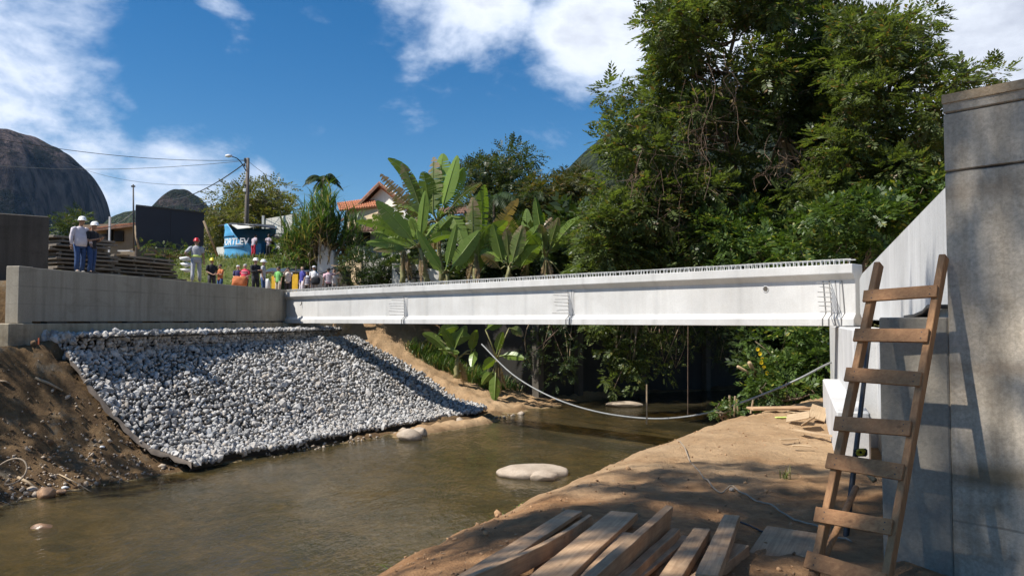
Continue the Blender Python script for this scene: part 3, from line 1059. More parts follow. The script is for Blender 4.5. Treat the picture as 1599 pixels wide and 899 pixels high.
def build_gabion():
    rng = np.random.default_rng(5)
    left, right, surf = GAB_L, GAB_R, gab_surf
    root = thing('gabion_mattress', surf(.5, 1), 'sloping mattress of grey broken stones covering the left river bank', 'gabion slope')
    nu, nv = 60, 18
    V, F = [], []
    for j in range(nv + 1):
        for i in range(nu + 1):
            V.append(surf(i / nu, j / nv) - Vector((0, 0, .10)))
    for j in range(nv):
        for i in range(nu):
            a = j * (nu + 1) + i
            F.append((a, a + 1, a + nu + 2, a + nu + 1))
    top = len(V)
    # inset skirt down to the bed, black to stand for the toe's shadow
    for i in range(nu + 1):
        p = surf(i / nu, 1)
        V.append(Vector((p.x - .30, p.y + .12, -.35)))
    SK = []
    for i in range(nu):
        a = nv * (nu + 1) + i
        SK.append((a, a + 1, top + i + 1, top + i))
    mesh_np('toe_shade_sheet', [tuple(v) for v in V], np.array(SK), 'shade_black', root)
    mesh_np('filter_sheet', [tuple(v) for v in V], np.array(F), 'brown_wall', root)
    pts = []
    W0 = (left[0] - right[0]).length
    v = 0.0
    rowstep = .125
    H0 = sum((left[k + 1] - left[k]).length for k in range(3))
    nrows = int(H0 / rowstep) + 6
    for j in range(nrows):
        vv = (j + .5) / nrows
        wlen = (surf(0, vv) - surf(1, vv)).length
        m = int(wlen / .132)
        for i in range(m):
            u = (i + .5 + rng.uniform(-.38, .38)) / m
            p = surf(min(max(u, 0), 1), min(max(vv + rng.uniform(-.4, .4) / nrows, 0), 1))
            pts.append((p.x, p.y, p.z + rng.uniform(-.04, .025)))
    for i in range(260):
        p = surf(rng.uniform(0, 1), 1)
        pts.append((p.x + rng.uniform(-.02, .10), p.y + rng.uniform(-.10, .02), p.z - rng.uniform(-.03, .08)))
    lay_stones(root, pts, .108, rng, 300)
    # the upper tier along the abutment foot
    root2 = thing('gabion_tier', ap(9, 1.2, 3.7), 'low upper tier of stones in wire along the foot of the left abutment', 'gabion')
    f0 = [(-13.55, 24.75), (-12.75, 26.5), (-11.0, 34), (-9.6, 41), (-9.3, 44.0), (-9.5, 46.5)]
    bk = [(-15.0, 24.9), (-14.8, 26.5), (-13.5, 34), (-12.2, 41), (-11.6, 44.4), (-11.3, 47)]
    b = MB()
    for k in range(5):
        q = lambda z: [(f0[k][0] - .48, f0[k][1] + .2, z), (f0[k + 1][0] - .48, f0[k + 1][1] + (.2 if k < 4 else -.2), z), (bk[k + 1][0], bk[k + 1][1], z), (bk[k][0], bk[k][1], z)]
        b.hexa(q(3.2), q(3.92))
        q2 = lambda z: [(f0[k][0] - .07, f0[k][1] + .04, z), (f0[k + 1][0] - .07, f0[k + 1][1] + (.04 if k < 4 else -.04), z), (bk[k + 1][0], bk[k + 1][1], z), (bk[k][0], bk[k][1], z)]
        b.hexa(q2(3.925), q2(3.99))  # thin cap slab added to keep the front stones in shade
    b.build('tier_core_shade_cap', 'shade_black', root2)
    pts = []
    for k in range(5):
        a, c = Vector((*f0[k], 0)), Vector((*f0[k + 1], 0))
        ba, bc = Vector((*bk[k], 0)), Vector((*bk[k + 1], 0))
        m = max(2, int((c - a).length / .12))
        for i in range(m):
            t = (i + rng.uniform(0, 1)) / m
            fr, re = a.lerp(c, t), ba.lerp(bc, t)
            for z in np.arange(3.42, 3.92, .12):
                pts.append((fr.x - .20 - .35 * max(0, 4.0 - z) + rng.uniform(-.02, .02), fr.y, z + rng.uniform(-.02, .02)))
            w = (re - fr).length
            for q in range(int(w / .26)):
                p = fr.lerp(re, (q + rng.uniform(0, 1)) / int(w / .22))
                pts.append((p.x, p.y, 4.03 + rng.uniform(-.02, .04)))
    for i in range(120):
        t = rng.uniform(0, 1)
        p = Vector((*f0[0], 0)).lerp(Vector((*bk[0], 0)), t)
        pts.append((p.x, p.y - .02, rng.uniform(3.3, 4.0)))
    lay_stones(root2, pts, .125, rng, 90)
    # grey filter cloth showing along the near edge of the slope
    b = []
    F = []
    for k in range(25):
        t = k / 24
        p = surf(0, t)
        wv = max(.02, .07 + .22 * float(fbm(np.array(t * 13), np.array(1.0), 3)) + .05 * t)
        d = (left[3] - left[0]).normalized().cross(Vector((0, 0, 1)))
        b.append(p + Vector((.06, 0, -.04)))
        wv *= .38
        b.append(p + d * (-wv if d.x > 0 else wv) + Vector((0, 0, -.0)))
        b.append(p + d * (-wv * 2.0 if d.x > 0 else wv * 2.0) + Vector((.03 * math.sin(t * 40), 0, -.14 + .05 * math.sin(t * 55))))
        if k:
            F += [(3 * k - 3, 3 * k - 2, 3 * k + 1, 3 * k), (3 * k - 2, 3 * k - 1, 3 * k + 2, 3 * k + 1)]
    o = mesh_np('filter_cloth', [tuple(v) for v in b], np.array(F), 'geotextile', None, org=left[1], smooth=True)
    tag(o, 'grey filter cloth showing along the near edge of the stone slope', 'filter cloth')
build_gabion()

# ------------------------------------------------------------------ right abutment
RD = Vector((.361, .9326, 0)).normalized()
def rl(x0, y):                       # point at depth y on the line x = x0 + .387 y
    return Vector((x0 + .387 * y, y, 0))
RN = Vector((RD.y, -RD.x, 0))        # away from the river
def rblock(x0, y0, y1, th, z0, z1, z1b=None, sl=.387):
    a, c = Vector((x0 + sl * y0, y0, 0)), Vector((x0 + sl * y1, y1, 0))
    q = lambda za, zb: [(a.x, a.y, za), (c.x, c.y, zb), (c.x + RN.x * th, c.y + RN.y * th, zb), (a.x + RN.x * th, a.y + RN.y * th, za)]
    return MB().hexa(q(z0, z0), q(z1, z1 if z1b is None else z1b))
def build_right_abutment():
    root = thing('abutment', rl(1.1, 16) + Vector((0, 0, 1.9)), 'pale sunlit concrete abutment on the right bank carrying the end of the girder', 'abutment')
    rblock(1.46, 8.0, 27.5, .4, 4.50, 6.0).build('back_wall', 'new_concrete', root, bevel=.015)
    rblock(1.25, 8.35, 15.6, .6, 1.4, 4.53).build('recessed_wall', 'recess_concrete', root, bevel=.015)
    rblock(1.07, 15.7, 27.0, .75, 1.4, 4.33, None, .363).build('bearing_wall', 'new_concrete', root, bevel=.03)
    rblock(1.53, 14.9, 15.68, .3, 1.4, 4.3, None, .363).build('pilaster', 'new_concrete', root, bevel=.02)
    rblock(.65, 14.0, 21.7, .55, 1.3, 2.90, None, .363).build('footing', 'new_concrete', root, bevel=.03)
    rblock(1.22, 20.2, 21.9, .45, 4.333, 4.343, None, .363).build('bearing_pad', 'black_rubber', root)
build_right_abutment()
def build_wing_wall():
    c0 = Vector((4.2, 7.6, 0))
    d = Vector((.66, -.7513, 0)).normalized()
    n = Vector((-d.y, d.x, 0))
    if n.y < 0:
        n = -n
    root = thing('wing_wall', c0 + Vector((0, 0, 1.6)), 'tall stained concrete wing wall in tree shade behind the wooden ladder', 'wall')
    def slab(z0, z1, off, th, s1=6.5):
        a, c = c0 - n * off, c0 + d * s1 - n * off
        q = lambda z: [(a.x, a.y, z), (c.x, c.y, z), (c.x + n.x * th, c.y + n.y * th, z), (a.x + n.x * th, a.y + n.y * th, z)]
        return MB().hexa(q(z0), q(z1))
    slab(1.2, 5.93, 0, .45).build('wall_lift', 'wing_concrete', root, bevel=.015)
    a, c = c0 - d * .66, c0 - d * .004
    q = lambda z: [(a.x, a.y, z), (c.x, c.y, z), (c.x + n.x * .45, c.y + n.y * .45, z), (a.x + n.x * .45, a.y + n.y * .45, z)]
    MB().hexa(q(1.2), q(4.53)).build('low_wall_end', 'recess_concrete', root, bevel=.015)
    slab(5.935, 6.50, .004, .45).build('wall_lift', 'wing_concrete', root, bevel=.015)
    slab(6.505, 6.665, .014, .47).build('coping', 'wing_concrete', root, bevel=.012)
    b = slab(6.60, 6.685, .03, .026)
    b.build('form_board', 'scrap_wood', root)
build_wing_wall()
p0, p1 = rl(1.36, 11.6), rl(1.36, 8.3)
b = MB()
pts = [Vector((p0.x, p0.y, 4.55)), p0.lerp(p1, .35) + Vector((0, 0, 4.56)), p0.lerp(p1, .62) + Vector((0, 0, 4.60)), p0.lerp(p1, .75) + Vector((0, 0, 4.66)), p1 + Vector((-.02, 0, 4.645))]
for i in range(4):
    b.bar(pts[i], pts[i + 1], .16, .045)
b.build('rubber_strip', 'black_rubber', None, org=pts[0], bevel=.008, label='black rubber strip lying on the ledge behind the ladder top', cat='rubber strip')

# ------------------------------------------------------------------ ladder
def build_ladder():
    top_r = Vector((4.10, 7.50, 4.99))
    rd = Vector((-.66, .7513, 0))
    top_l = top_r + rd * .61
    lean = Vector((-.75, -.66, 0))
    def down(p, dz):
        return p + lean * (dz * .502) - Vector((0, 0, dz))
    n = (lean + Vector((0, 0, .45))).normalized()      # out of the ladder plane, to the camera side
    foot_l = gz(down(top_l, 2.95).x, down(top_l, 2.95).y)
    drop = 5.0 - foot_l
    root = thing('ladder', down(top_r, drop), 'rough home-made timber ladder leaning against the corner of the tall wall', 'ladder')
    for (p, e) in ((top_l, .08), (top_r, .12)):
        a = down(p, -e)
        c = down(p, drop - .02)
        mid = (a + c) / 2
        # a mesh along its own Z so that the grain follows the stile
        MB().bar(c, a, .062, .105, n).build('stile', 'stile_wood', root, bevel=.006)
    w = [.125, .135, .14, .14, .145, .135, .15, .13]
    rr = random.Random(2)
    for k in range(8):
        dz = .245 + k * .402 + rr.uniform(-.02, .02)
        a = down(top_l, dz + rr.uniform(-.02, .02)) + rd * rr.uniform(.05, .09) + n * .072
        c = down(top_r, dz + rr.uniform(-.02, .02)) - rd * rr.uniform(.0, .03) + n * .072
        if a.z < foot_l + .1:
            continue
        up = Vector((0, 0, 1)) - lean * .5
        b = MB()
        d = (c - a).normalized()
        u = (down(a, -1) - down(a, 0)).normalized()
        u = (u - d * u.dot(d)).normalized()
        b.bar(a, c, w[k], .027, n)
        r_ = b.build('rung', 'ladder_wood', root, bevel=.004)
        for q in (a + d * .09, c - d * .06):
            for sgn in (-.03, .03):
                MB().tube([q + u * sgn + n * .012, q + u * sgn + n * .0165], .006, 6).build('nail_head', 'dark_steel', r_)
build_ladder()
# sticks leaning behind the ladder
a, c = at(1337, 760, 7.75), at(1268, 905, 7.0)
MB().tube([c, c.lerp(a, .5) + Vector((.01, 0, 0)), a], [.036, .034, .03], 8).build('round_stick', 'stile_wood', None, org=c, smooth=True, label='round reddish wooden stick propped behind the lower ladder rungs', cat='stick')
a, c = at(1358, 520, 12.6), at(1318, 862, 9.0)
MB().tube([c, a], .034, 8).build('steel_bar', 'dark_steel', None, org=c, smooth=True, label='dark steel bar leaning upright against the recessed wall behind the ladder', cat='bar')
g = at(1347, 706, 9.8)
b = MB()
for k in range(3):
    b.tube([g + Vector((.04 * math.cos(a) + .035 * (k - 1), .03 * k, .032 * math.sin(a))) for a in np.linspace(0, 6.28, 13)], .012, 6, caps=False)
r_ = b.build('strap_loop', 'glove_yellow', None, org=g, smooth=True, label='small yellow and black strap loop hung by the steel bar behind the ladder', cat='strap')
MB().box(g + Vector((.0, .06, -.01)), (.17, .05, .10)).build('black_pad', 'black_rubber', r_, bevel=.02)
a, c = at(1345, 728, 9.7), at(1366, 750, 9.5)
MB().tube([a, c], [.03, .035], 8).build('peg', 'scrap_wood', None, org=c, smooth=True, label='short pale wooden peg sticking out of the wall behind the ladder', cat='peg')

# ------------------------------------------------------------------ planks in the foreground
def plank(far_px, far_py, zt, length, width, thick, yaw, label, cat='plank', roll=0.0, pitch=0.0, bow=0.0, mat='plank_wood'):
    """zt: height of the top face above the ground where the far end lies"""
    d = 7.6
    for _ in range(12):
        p = at(far_px, far_py, d)
        tgt = gz(p.x, p.y) + zt
        d *= (EYE - tgt) / max(.2, (EYE - p.z))
    p = at(far_px, far_py, d)
    dirv = Vector((math.sin(yaw), -math.cos(yaw), 0))
    q = p + dirv * 2.2
    pitch = pitch - math.atan2(gz(q.x, q.y) - gz(p.x, p.y), 2.2)
    M = Matrix.Rotation(math.atan2(dirv.y, dirv.x), 3, 'Z') @ Matrix.Rotation(pitch, 3, 'Y') @ Matrix.Rotation(roll, 3, 'X')
    b = MB()
    n = 8
    rr = random.Random(int(far_px))
    sec = []
    for i in range(n + 1):
        t = i / n
        x = t * length
        hw = width / 2 * (1 - (.25 * max(0, .2 - t) / .2 if bow else 0))
        off = bow * math.sin(t * math.pi * .9)
        jw = rr.uniform(-.004, .004)
        for (yy, zz) in ((-hw, -thick), (hw, -thick), (hw, 0), (-hw, 0)):
            sec.append(Vector((x + (rr.uniform(-.012, .012) if i == 0 else 0), yy + off + jw, zz + rr.uniform(-.003, .003))))
    fs = [(0, 1, 2, 3), (4 * n + 3, 4 * n + 2, 4 * n + 1, 4 * n)]
    for i in range(n):
        for k in range(4):
            a = 4 * i + k
            c = 4 * i + (k + 1) % 4
            fs.append((a, a + 4, c + 4, c))
    b.add(sec, fs)
    o = b.build('plank', mat, None, bevel=.004, label=label, cat=cat, group='timber heaped on the sandy ground')
    o.location = p
    o.rotation_euler = M.to_euler()
    return o
plank(897, 796, .07, 3.4, .19, .045, R(-19.5), 'flat grey plank at the far left of the timber heap')
plank(922, 803, .17, 3.4, .055, .15, R(-23), 'narrow bowed board standing on edge beside the leftmost plank', bow=.10)
plank(975, 798, .14, 3.2, .30, .07, R(-21), 'widest flat plank of the heap, with a light worn stain')
plank(990, 832, .07, 3.0, .24, .05, R(-20), 'flat plank half hidden under the thick upright timber')
plank(1046, 789, .30, 3.2, .075, .26, R(-21), 'thick squared timber standing on edge in the middle of the heap', roll=R(-9))
plank(1056, 824, .13, 2.8, .085, .09, R(-22), 'thin mud-spotted batten right of the thick upright timber')
plank(1073, 836, .05, 2.6, .10, .04, R(-24), 'short low board lying between the batten and the smooth plank')
plank(1096, 824, .12, 2.9, .17, .09, R(-19.5), 'smooth square-ended plank with a shiny top in the right half of the heap')
plank(1143, 803, .22, 3.0, .165, .10, R(-19), 'long thick timber lying on top at the right of the heap')
plank(1158, 849, .10, 2.6, .15, .10, R(-27), 'short dark timber poking out at the right edge of the heap')
def flat_sheet():
    c = at(1225, 838, 8.2)
    c.z = gz(c.x, c.y) + .02
    o = MB().box((0, 0, 0), (1.5, .62, .02)).build('ply_sheet', 'plank_wood', None, bevel=.004, label='thin plywood sheet lying flat on the earth by the ladder foot', cat='board')
    o.location = c
    o.rotation_euler = (R(2), R(-2), R(62))
flat_sheet()

# ------------------------------------------------------------------ mountains and far hills
def hill_material(name, rock, wood_c, woods, streak):
    t = NT(name)
    v = t.vec()
    n = t.noise(t.vec((.012, .012, .012)), 1.0, 8, 0.65)
    r = t.ramp(n, [(0.3, tuple(x * .6 for x in rock)), (0.7, tuple(x * 1.25 for x in rock))])
    st = t.noise(t.vec((.05, .05, .0045)), 1.0, 7, 0.65, 0.5)
    r = t.mix(t.math('MULTIPLY', t.ramp(st, [(0.42, 0), (0.6, 1)]), streak), r, (0.016, 0.015, 0.017))
    w = t.ramp(t.noise(t.vec((.06, .06, .06)), 1.0, 7, 0.7), [(0.3, tuple(x * .45 for x in wood_c)), (0.7, tuple(x * 1.3 for x in wood_c))])
    m = t.ramp(t.math('ADD', t.noise(t.vec((.009, .009, .014)), 1.0, 7, 0.7), woods - 0.5), [(0.46, 0), (0.54, 1)])
    t.col(t.mix(m, r, w))
    t.rough(0.95)
    t.b.inputs['Specular IOR Level'].default_value = 0.1
    t.bump(t.math('ADD', t.noise(t.vec((.05, .05, .02)), 1.0, 8, 0.7), t.math('MULTIPLY', m, t.noise(t.vec((.2, .2, .2)), 1.0, 4, 0.6))), 1.0, 26.0)
    MAT[name] = t.m
hill_material('mountain_rock', (0.19, 0.14, 0.125), (0.026, 0.034, 0.02), 0.43, 0.95)
hill_material('far_hill', (0.11, 0.085, 0.075), (0.035, 0.045, 0.028), 0.55, 0.4)
hill_material('forest_hill', (0.10, 0.105, 0.08), (0.085, 0.105, 0.06), 0.95, 0.0)
def dome(name, mat, cx, cy, H, rx, ry, p, q, seed, rough, lean=0.0):
    nt, nh = 150, 70
    V, F = [], []
    th = np.linspace(0, 2 * np.pi, nt, endpoint=False)
    for j in range(nh + 1):
        h = 1 - (1 - j / nh) ** 1.6
        rad = (1 - h ** p) ** q if j < nh else 0.0
        k = 1 - rough * 1.1 * np.clip(fbm(np.cos(th) * 6 + seed, np.sin(th) * 6 + h * .25, 4), -.3, .5) * (1 - h ** 4) + rough * (fbm(np.cos(th) * 2.2 + seed, np.sin(th) * 2.2 + h * 1.2, 4)) + rough * .3 * fbm(np.cos(th) * 9 + seed, np.sin(th) * 9 + h * .5, 3)
        zz = h * H * (1 + .06 * fbm(np.cos(th) * rad * 1.7 + seed * 2, np.sin(th) * rad * 1.7, 4))
        x = cx + rx * rad * k * np.cos(th) + lean * h * rx
        y = cy + ry * rad * k * np.sin(th)
        V.append(np.stack([x, y, zz - 6], 1))
    V = np.concatenate(V)
    for j in range(nh):
        for i in range(nt):
            F.append((j * nt + i, j * nt + (i + 1) % nt, (j + 1) * nt + (i + 1) % nt, (j + 1) * nt + i))
    o = mesh_np(name, V, np.array(F), mat, smooth=True)
    return tag(o, kind='structure')
dome('rock_mountain', 'mountain_rock', -1010, 1560, 378, 190, 240, 3.3, .37, 1.3, .12)
dome('far_hill', 'far_hill', -560, 1340, 232, 108, 140, 1.6, .55, 4.1, .10)
dome('far_ridge', 'forest_hill', -545, 1150, 172, 80, 90, 2.6, .5, 7.7, .10)
dome('far_hill', 'far_hill', -1020, 2300, 290, 520, 200, 1.5, .7, 2.2, .2)
dome('forest_hill', 'forest_hill', 130, 520, 166, 172, 150, 1.5, .75, 3.3, .12)

# ------------------------------------------------------------------ foliage tools
def quad_leaf(w, l, fold=0.12):
    """leaf of four corners plus midrib tip, folded a little along its middle"""
    return np.array([[0, 0, 0], [.45 * l, w / 2, -fold * w], [l, 0, -.10 * l], [.45 * l, -w / 2, -fold * w]])
def spray(n, leaf_l, leaf_w, spread=58, droop=.25, length=1.0, rng=None):
    """twig of leaflets in two rows along +X, twig length = length"""
    rng = rng or np.random.default_rng(1)
    Q = quad_leaf(leaf_w, leaf_l)
    out = []
    for i in range(n):
        t = (i + .6) / n
        sgn = 1 if i % 2 else -1
        a = R(spread) * sgn * (1 - .35 * t) + rng.normal() * .15
        if i == n - 1:
            a = 0
        ca, sa = math.cos(a), math.sin(a)
        Rz = np.array([[ca, -sa, 0], [sa, ca, 0], [0, 0, 1]])
        ty = rng.normal() * .35
        Rx = np.array([[1, 0, 0], [0, math.cos(ty), -math.sin(ty)], [0, math.sin(ty), math.cos(ty)]])
        k = (.75 + .5 * math.sin(math.pi * min(t * 1.05, 1)))
        P = (Q * k) @ Rx.T @ Rz.T
        P = P + np.array([t * length, 0, -droop * length * t * t])
        out.append(P)
    return np.concatenate(out)
def frames(rng, n, outward=None, lift=0.15, spread=0.6, down=0.0):
    """random orthonormal frames: X along the twig, Z roughly up"""
    a = rng.uniform(0, 2 * np.pi, n)
    X = np.stack([np.cos(a), np.sin(a), rng.normal(lift, .35, n) - down], 1)
    if outward is not None:
        X = X * spread + outward
    X /= np.linalg.norm(X, axis=1)[:, None] + 1e-9
    up = np.stack([rng.normal(0, .35, n), rng.normal(0, .35, n), np.ones(n)], 1)
    Y = np.cross(up, X)
    Y /= np.linalg.norm(Y, axis=1)[:, None] + 1e-9
    Z = np.cross(X, Y)
    return np.stack([X, Y, Z], 2)
def place(tpl, Rm, pos, scale):
    """instances of a template (k,3) -> (n*k,3)"""
    P = np.einsum('nij,kj->nki', Rm, tpl) * scale[:, None, None] + pos[:, None, :]
    return P.reshape(-1, 3)
def quads(n):
    return np.arange(n).reshape(-1, 4)
def crown_points(rng, clusters, per, flat=.65):
    C, O = [], []
    for (c, r) in clusters:
        m = max(3, int(per * r * r))
        d = rng.normal(size=(m, 3))
        d /= np.linalg.norm(d, axis=1)[:, None]
        k = rng.uniform(.15, 1, m) ** .55
        C.append(np.array(c) + d * (k * r)[:, None] * np.array([1, 1, flat]))
        O.append(d)
    return np.concatenate(C), np.concatenate(O)
def crown(name, mat, parent, clusters, per, tpls, size, seed, down=0.1, flat=.65, label=None, kind=None):
    rng = np.random.default_rng(seed)
    P, O = crown_points(rng, clusters, per, flat)
    n = len(P)
    Rm = frames(rng, n, O, down=down)
    sc = size * rng.uniform(.7, 1.3, n)
    pick = rng.integers(0, len(tpls), n)
    V = np.concatenate([place(tpls[k], Rm[pick == k], P[pick == k], sc[pick == k]) for k in range(len(tpls))])
    o = mesh_np(name, V, quads(len(V)), mat, parent)
    return tag(o, label, kind=kind)
_r = np.random.default_rng(21)
T_PINN = [spray(11, .36, .15, 60, .3, 1.0, _r) for _ in range(4)]      # pinnate twig
T_BROAD = [spray(7, .48, .24, 62, .25, .9, _r) for _ in range(4)]      # broad leaves
T_SMALL = [spray(9, .26, .15, 65, .2, 1.0, _r) for _ in range(4)]      # small leaves
T_LONG = [spray(8, .62, .13, 75, .35, .6, _r) for _ in range(4)]       # mango: long leaves in a whorl
def img_clusters(rng, poly, n, d0, d1, r0, r1, holes=()):
    """cluster centres filling a volume whose outline from the bank is poly (photo pixels), d0..d1 deep"""
    P = np.array(poly, float)
    lo, hi = P.min(0), P.max(0)
    def inside(x, y, Q):
        c = False
        for i in range(len(Q)):
            x1, y1 = Q[i]
            x2, y2 = Q[i - 1]
            if (y1 > y) != (y2 > y) and x < (x2 - x1) * (y - y1) / (y2 - y1) + x1:
                c = not c
        return c
    out = []
    pts = []
    tries = 0
    while len(out) < n and tries < n * 60:
        tries += 1
        x, y = rng.uniform(lo[0], hi[0]), rng.uniform(lo[1], hi[1])
        if not inside(x, y, poly):
            continue
        if any(math.hypot((x - h[0]) / h[2], (y - h[1]) / h[3]) < 1 for h in holes):
            continue
        d = rng.uniform(d0, d1)
        p = at(x, y, d)
        if any((p - q).length < r0 * .55 for q in pts):
            continue
        pts.append(p)
        out.append((tuple(p), rng.uniform(r0, r1)))
    return out
def limbs(mb, base, nodes, r0, rng, every=1, r1=.02):
    """trunk foot -> cluster centres: curved limbs"""
    for k, (c, r) in enumerate(nodes):
        if k % every:
            continue
        c = Vector(c)
        a = Vector(base)
        m = a.lerp(c, .5) + Vector((rng.normal() * .4, rng.normal() * .4, -.12 * (c - a).length * rng.uniform(0, 1)))
        pts = []
        for t in np.linspace(0, 1, 8):
            q = a.lerp(m, t).lerp(m.lerp(c, t), t)
            pts.append(q + Vector((rng.normal(), rng.normal(), rng.normal())) * .05)
        mb.tube(pts, list(np.linspace(r0 * rng.uniform(.4, .8), r1, 8)), 6)
def tree(name, label, cat, foot, trunk_pts, r_base, r_top, clusters, per, tpls, size, mat, seed, bark='bark', group=None, down=.1, every=2, limb_r=.09):
    rng = np.random.default_rng(seed)
    root = thing(name, foot, label, cat, group)
    tp = [Vector(p) for p in trunk_pts]
    pts = []
    for i in range(len(tp) - 1):
        for t in np.linspace(0, 1, 5)[:-1]:
            pts.append(tp[i].lerp(tp[i + 1], t) + Vector((rng.normal(), rng.normal(), 0)) * .03)
    pts.append(tp[-1])
    mb = MB()
    mb.tube(pts, list(np.linspace(r_base, r_top, len(pts))), 10)
    mb.build('trunk', bark, root, smooth=True)
    mb = MB()
    top = pts[-1]
    for k, (c, r) in enumerate(clusters):
        if k % every:
            continue
        # limb leaves the trunk below the cluster it carries
        c = Vector(c)
        cand = [p for p in pts[len(pts) // 3:] if p.z < c.z + .3] or [pts[len(pts) // 2]]
        a = min(cand, key=lambda p: (p - c).length + .6 * abs(p.z - (c.z - 1.0)))
        limbs(mb, a, [(tuple(c), r)], limb_r * (1 + .15 * (c - a).length / 3), rng)
    if mb.v:
        mb.build('limb', bark, root, smooth=True)
    crown('crown', mat, root, clusters, per, tpls, size, seed + 100, down)
    return root
def blades(name, mat, parent, base, height, width, rng, lean=.5, seg=3, org=None, smooth=False):
    """grass blades or cane leaves: base (n,3), height (n)"""
    n = len(base)
    a = rng.uniform(0, 2 * np.pi, n)
    d = np.stack([np.cos(a), np.sin(a), np.zeros(n)], 1)
    s = np.stack([-np.sin(a), np.cos(a), np.zeros(n)], 1)
    ln = lean * rng.uniform(.3, 1.4, n)
    width = np.full(n, width)
    V = []
    for k in range(seg + 1):
        t = k / seg
        c = base + d * (ln * height * t * t)[:, None] + np.array([0, 0, 1]) * (height * (t - .38 * ln * t * t))[:, None]
        w = width * (1 - t ** 2.2) * (.55 + .9 * t * (1 - t) * 2) + .0015
        V += [c - s * w[:, None] / 2, c + s * w[:, None] / 2]
    V = np.stack(V, 1)                    # n, 2(seg+1), 3
    m = 2 * (seg + 1)
    b = (np.arange(n) * m)[:, None]
    F = np.concatenate([b + np.array([[2 * k, 2 * k + 1, 2 * k + 3, 2 * k + 2]]) for k in range(seg)], 0)
    return mesh_np(name, V.reshape(-1, 3), F, mat, parent, org, smooth)

# ------------------------------------------------------------------ the large trees beyond the girder on the right
rngT = np.random.default_rng(77)
holes = [(1238, 150, 24, 30), (1140, 178, 16, 10), (1262, 40, 26, 30), (1200, 225, 26, 30), (1130, 235, 28, 18), (1278, 255, 18, 30)]
poly1 = [(1018, 0), (1100, -60), (1230, -90), (1250, 60), (1215, 200), (1190, 330), (1090, 420), (985, 415), (945, 385), (940, 320), (965, 245), (948, 218), (962, 190), (1000, 165), (942, 146), (1010, 130), (1045, 95), (1020, 20)]
cl = img_clusters(rngT, poly1, 150, 33, 40, .62, 1.15, holes)
tree('tree', 'tall leafy tree with drooping brown vines left of the forked trunk', 'tree', at(1195, 445, 36.5), [at(1195, 445, 36.5), at(1178, 380, 36.5), at(1155, 300, 36.5), at(1135, 220, 36.2), at(1128, 140, 36), at(1150, 40, 36)], .27, .07,
     cl, 74, T_PINN, .62, 'leaf_tree', 5, 'bark', 'tall trees beyond the girder')
poly2 = [(1180, -80), (1300, -60), (1330, 20), (1345, 120), (1340, 300), (1300, 400), (1220, 400), (1205, 300), (1190, 200), (1230, 110), (1200, 20)]
cl = img_clusters(rngT, poly2, 100, 36, 43, .65, 1.15, holes)
tree('tree', 'tall tree with a bare pale leaning trunk lit by the sun', 'tree', at(1252, 430, 37.5), [at(1252, 430, 37.5), at(1238, 330, 37.2), at(1226, 245, 37), at(1212, 170, 37), at(1226, 90, 37), at(1250, 10, 37)], .23, .07,
     cl, 74, T_PINN, .62, 'leaf_tree_mid', 6, 'bark_pale', 'tall trees beyond the girder')
poly3 = [(1300, 20), (1340, 35), (1365, 25), (1400, 30), (1440, 14), (1455, 60), (1475, 100), (1498, 112), (1560, 100), (1572, 118), (1500, 150), (1495, 300), (1440, 330), (1330, 330), (1300, 250), (1270, 200), (1290, 100)]
cl = img_clusters(rngT, poly3, 120, 30, 37, .55, 1.0, [(1345, 70, 14, 16)])
tree('tree', 'dense dark tree with feathery branch tips rising behind the tall wing wall', 'tree', at(1400, 430, 34), [at(1400, 430, 34), at(1395, 330, 34), at(1380, 230, 34), at(1390, 130, 34), at(1410, 50, 34)], .22, .05,
     cl, 82, T_PINN, .55, 'leaf_tree', 7, 'bark', 'tall trees beyond the girder')
# lower trees and shrubs filling the bank below the tall crowns
def bush(name, label, poly, n, d0, d1, r0, r1, per, tpls, size, mat, seed, foot_px, cat='shrub', group=None, stems=4, bark='bark', down=.1):
    rng = np.random.default_rng(seed)
    cl = img_clusters(rng, poly, n, d0, d1, r0, r1)
    f = at(*foot_px)
    root = thing(name, f, label, cat, group)
    mb = MB()
    step = max(1, len(cl) // max(1, stems * 3))
    limbs(mb, f, cl, .06, rng, step, .012)
    mb.build('stem', bark, root, smooth=True)
    crown('foliage', mat, root, cl, per, tpls, size, seed + 50, down)
    return root
bush('shrub', 'bright broad-leaved shrub against the slanting top of the white abutment wall', [(1245, 350), (1300, 310), (1370, 300), (1470, 290), (1480, 320), (1400, 400), (1352, 425), (1240, 425), (1225, 390)], 40, 27, 31, .55, .95, 80, T_BROAD, .42, 'leaf_shrub', 31, (1330, 440, 29), group='shrubs behind the girder')
bush('shrub', 'tangled mid-height shrub with dry brown twigs below the pale trunk', [(1235, 290), (1330, 265), (1420, 270), (1480, 250), (1480, 300), (1400, 330), (1260, 350), (1230, 330)], 30, 31, 35, .6, 1.0, 62, T_PINN, .45, 'leaf_tree_mid', 32, (1300, 430, 33), group='shrubs behind the girder')
bush('shrub', 'low vine-covered shrub beside the banana plants and left of the trees', [(930, 330), (1000, 300), (1070, 310), (1110, 360), (1120, 425), (930, 430), (905, 390)], 42, 33, 39, .6, 1.0, 66, T_SMALL, .6, 'leaf_tree_mid', 33, (1010, 440, 36), group='shrubs behind the girder')
bush('shrub', 'pale green feathery shrub low between the tall trunks', [(1100, 340), (1190, 330), (1230, 360), (1240, 425), (1090, 428)], 24, 31, 35, .5, .9, 66, T_PINN, .5, 'leaf_shrub', 34, (1160, 440, 33), group='shrubs behind the girder')
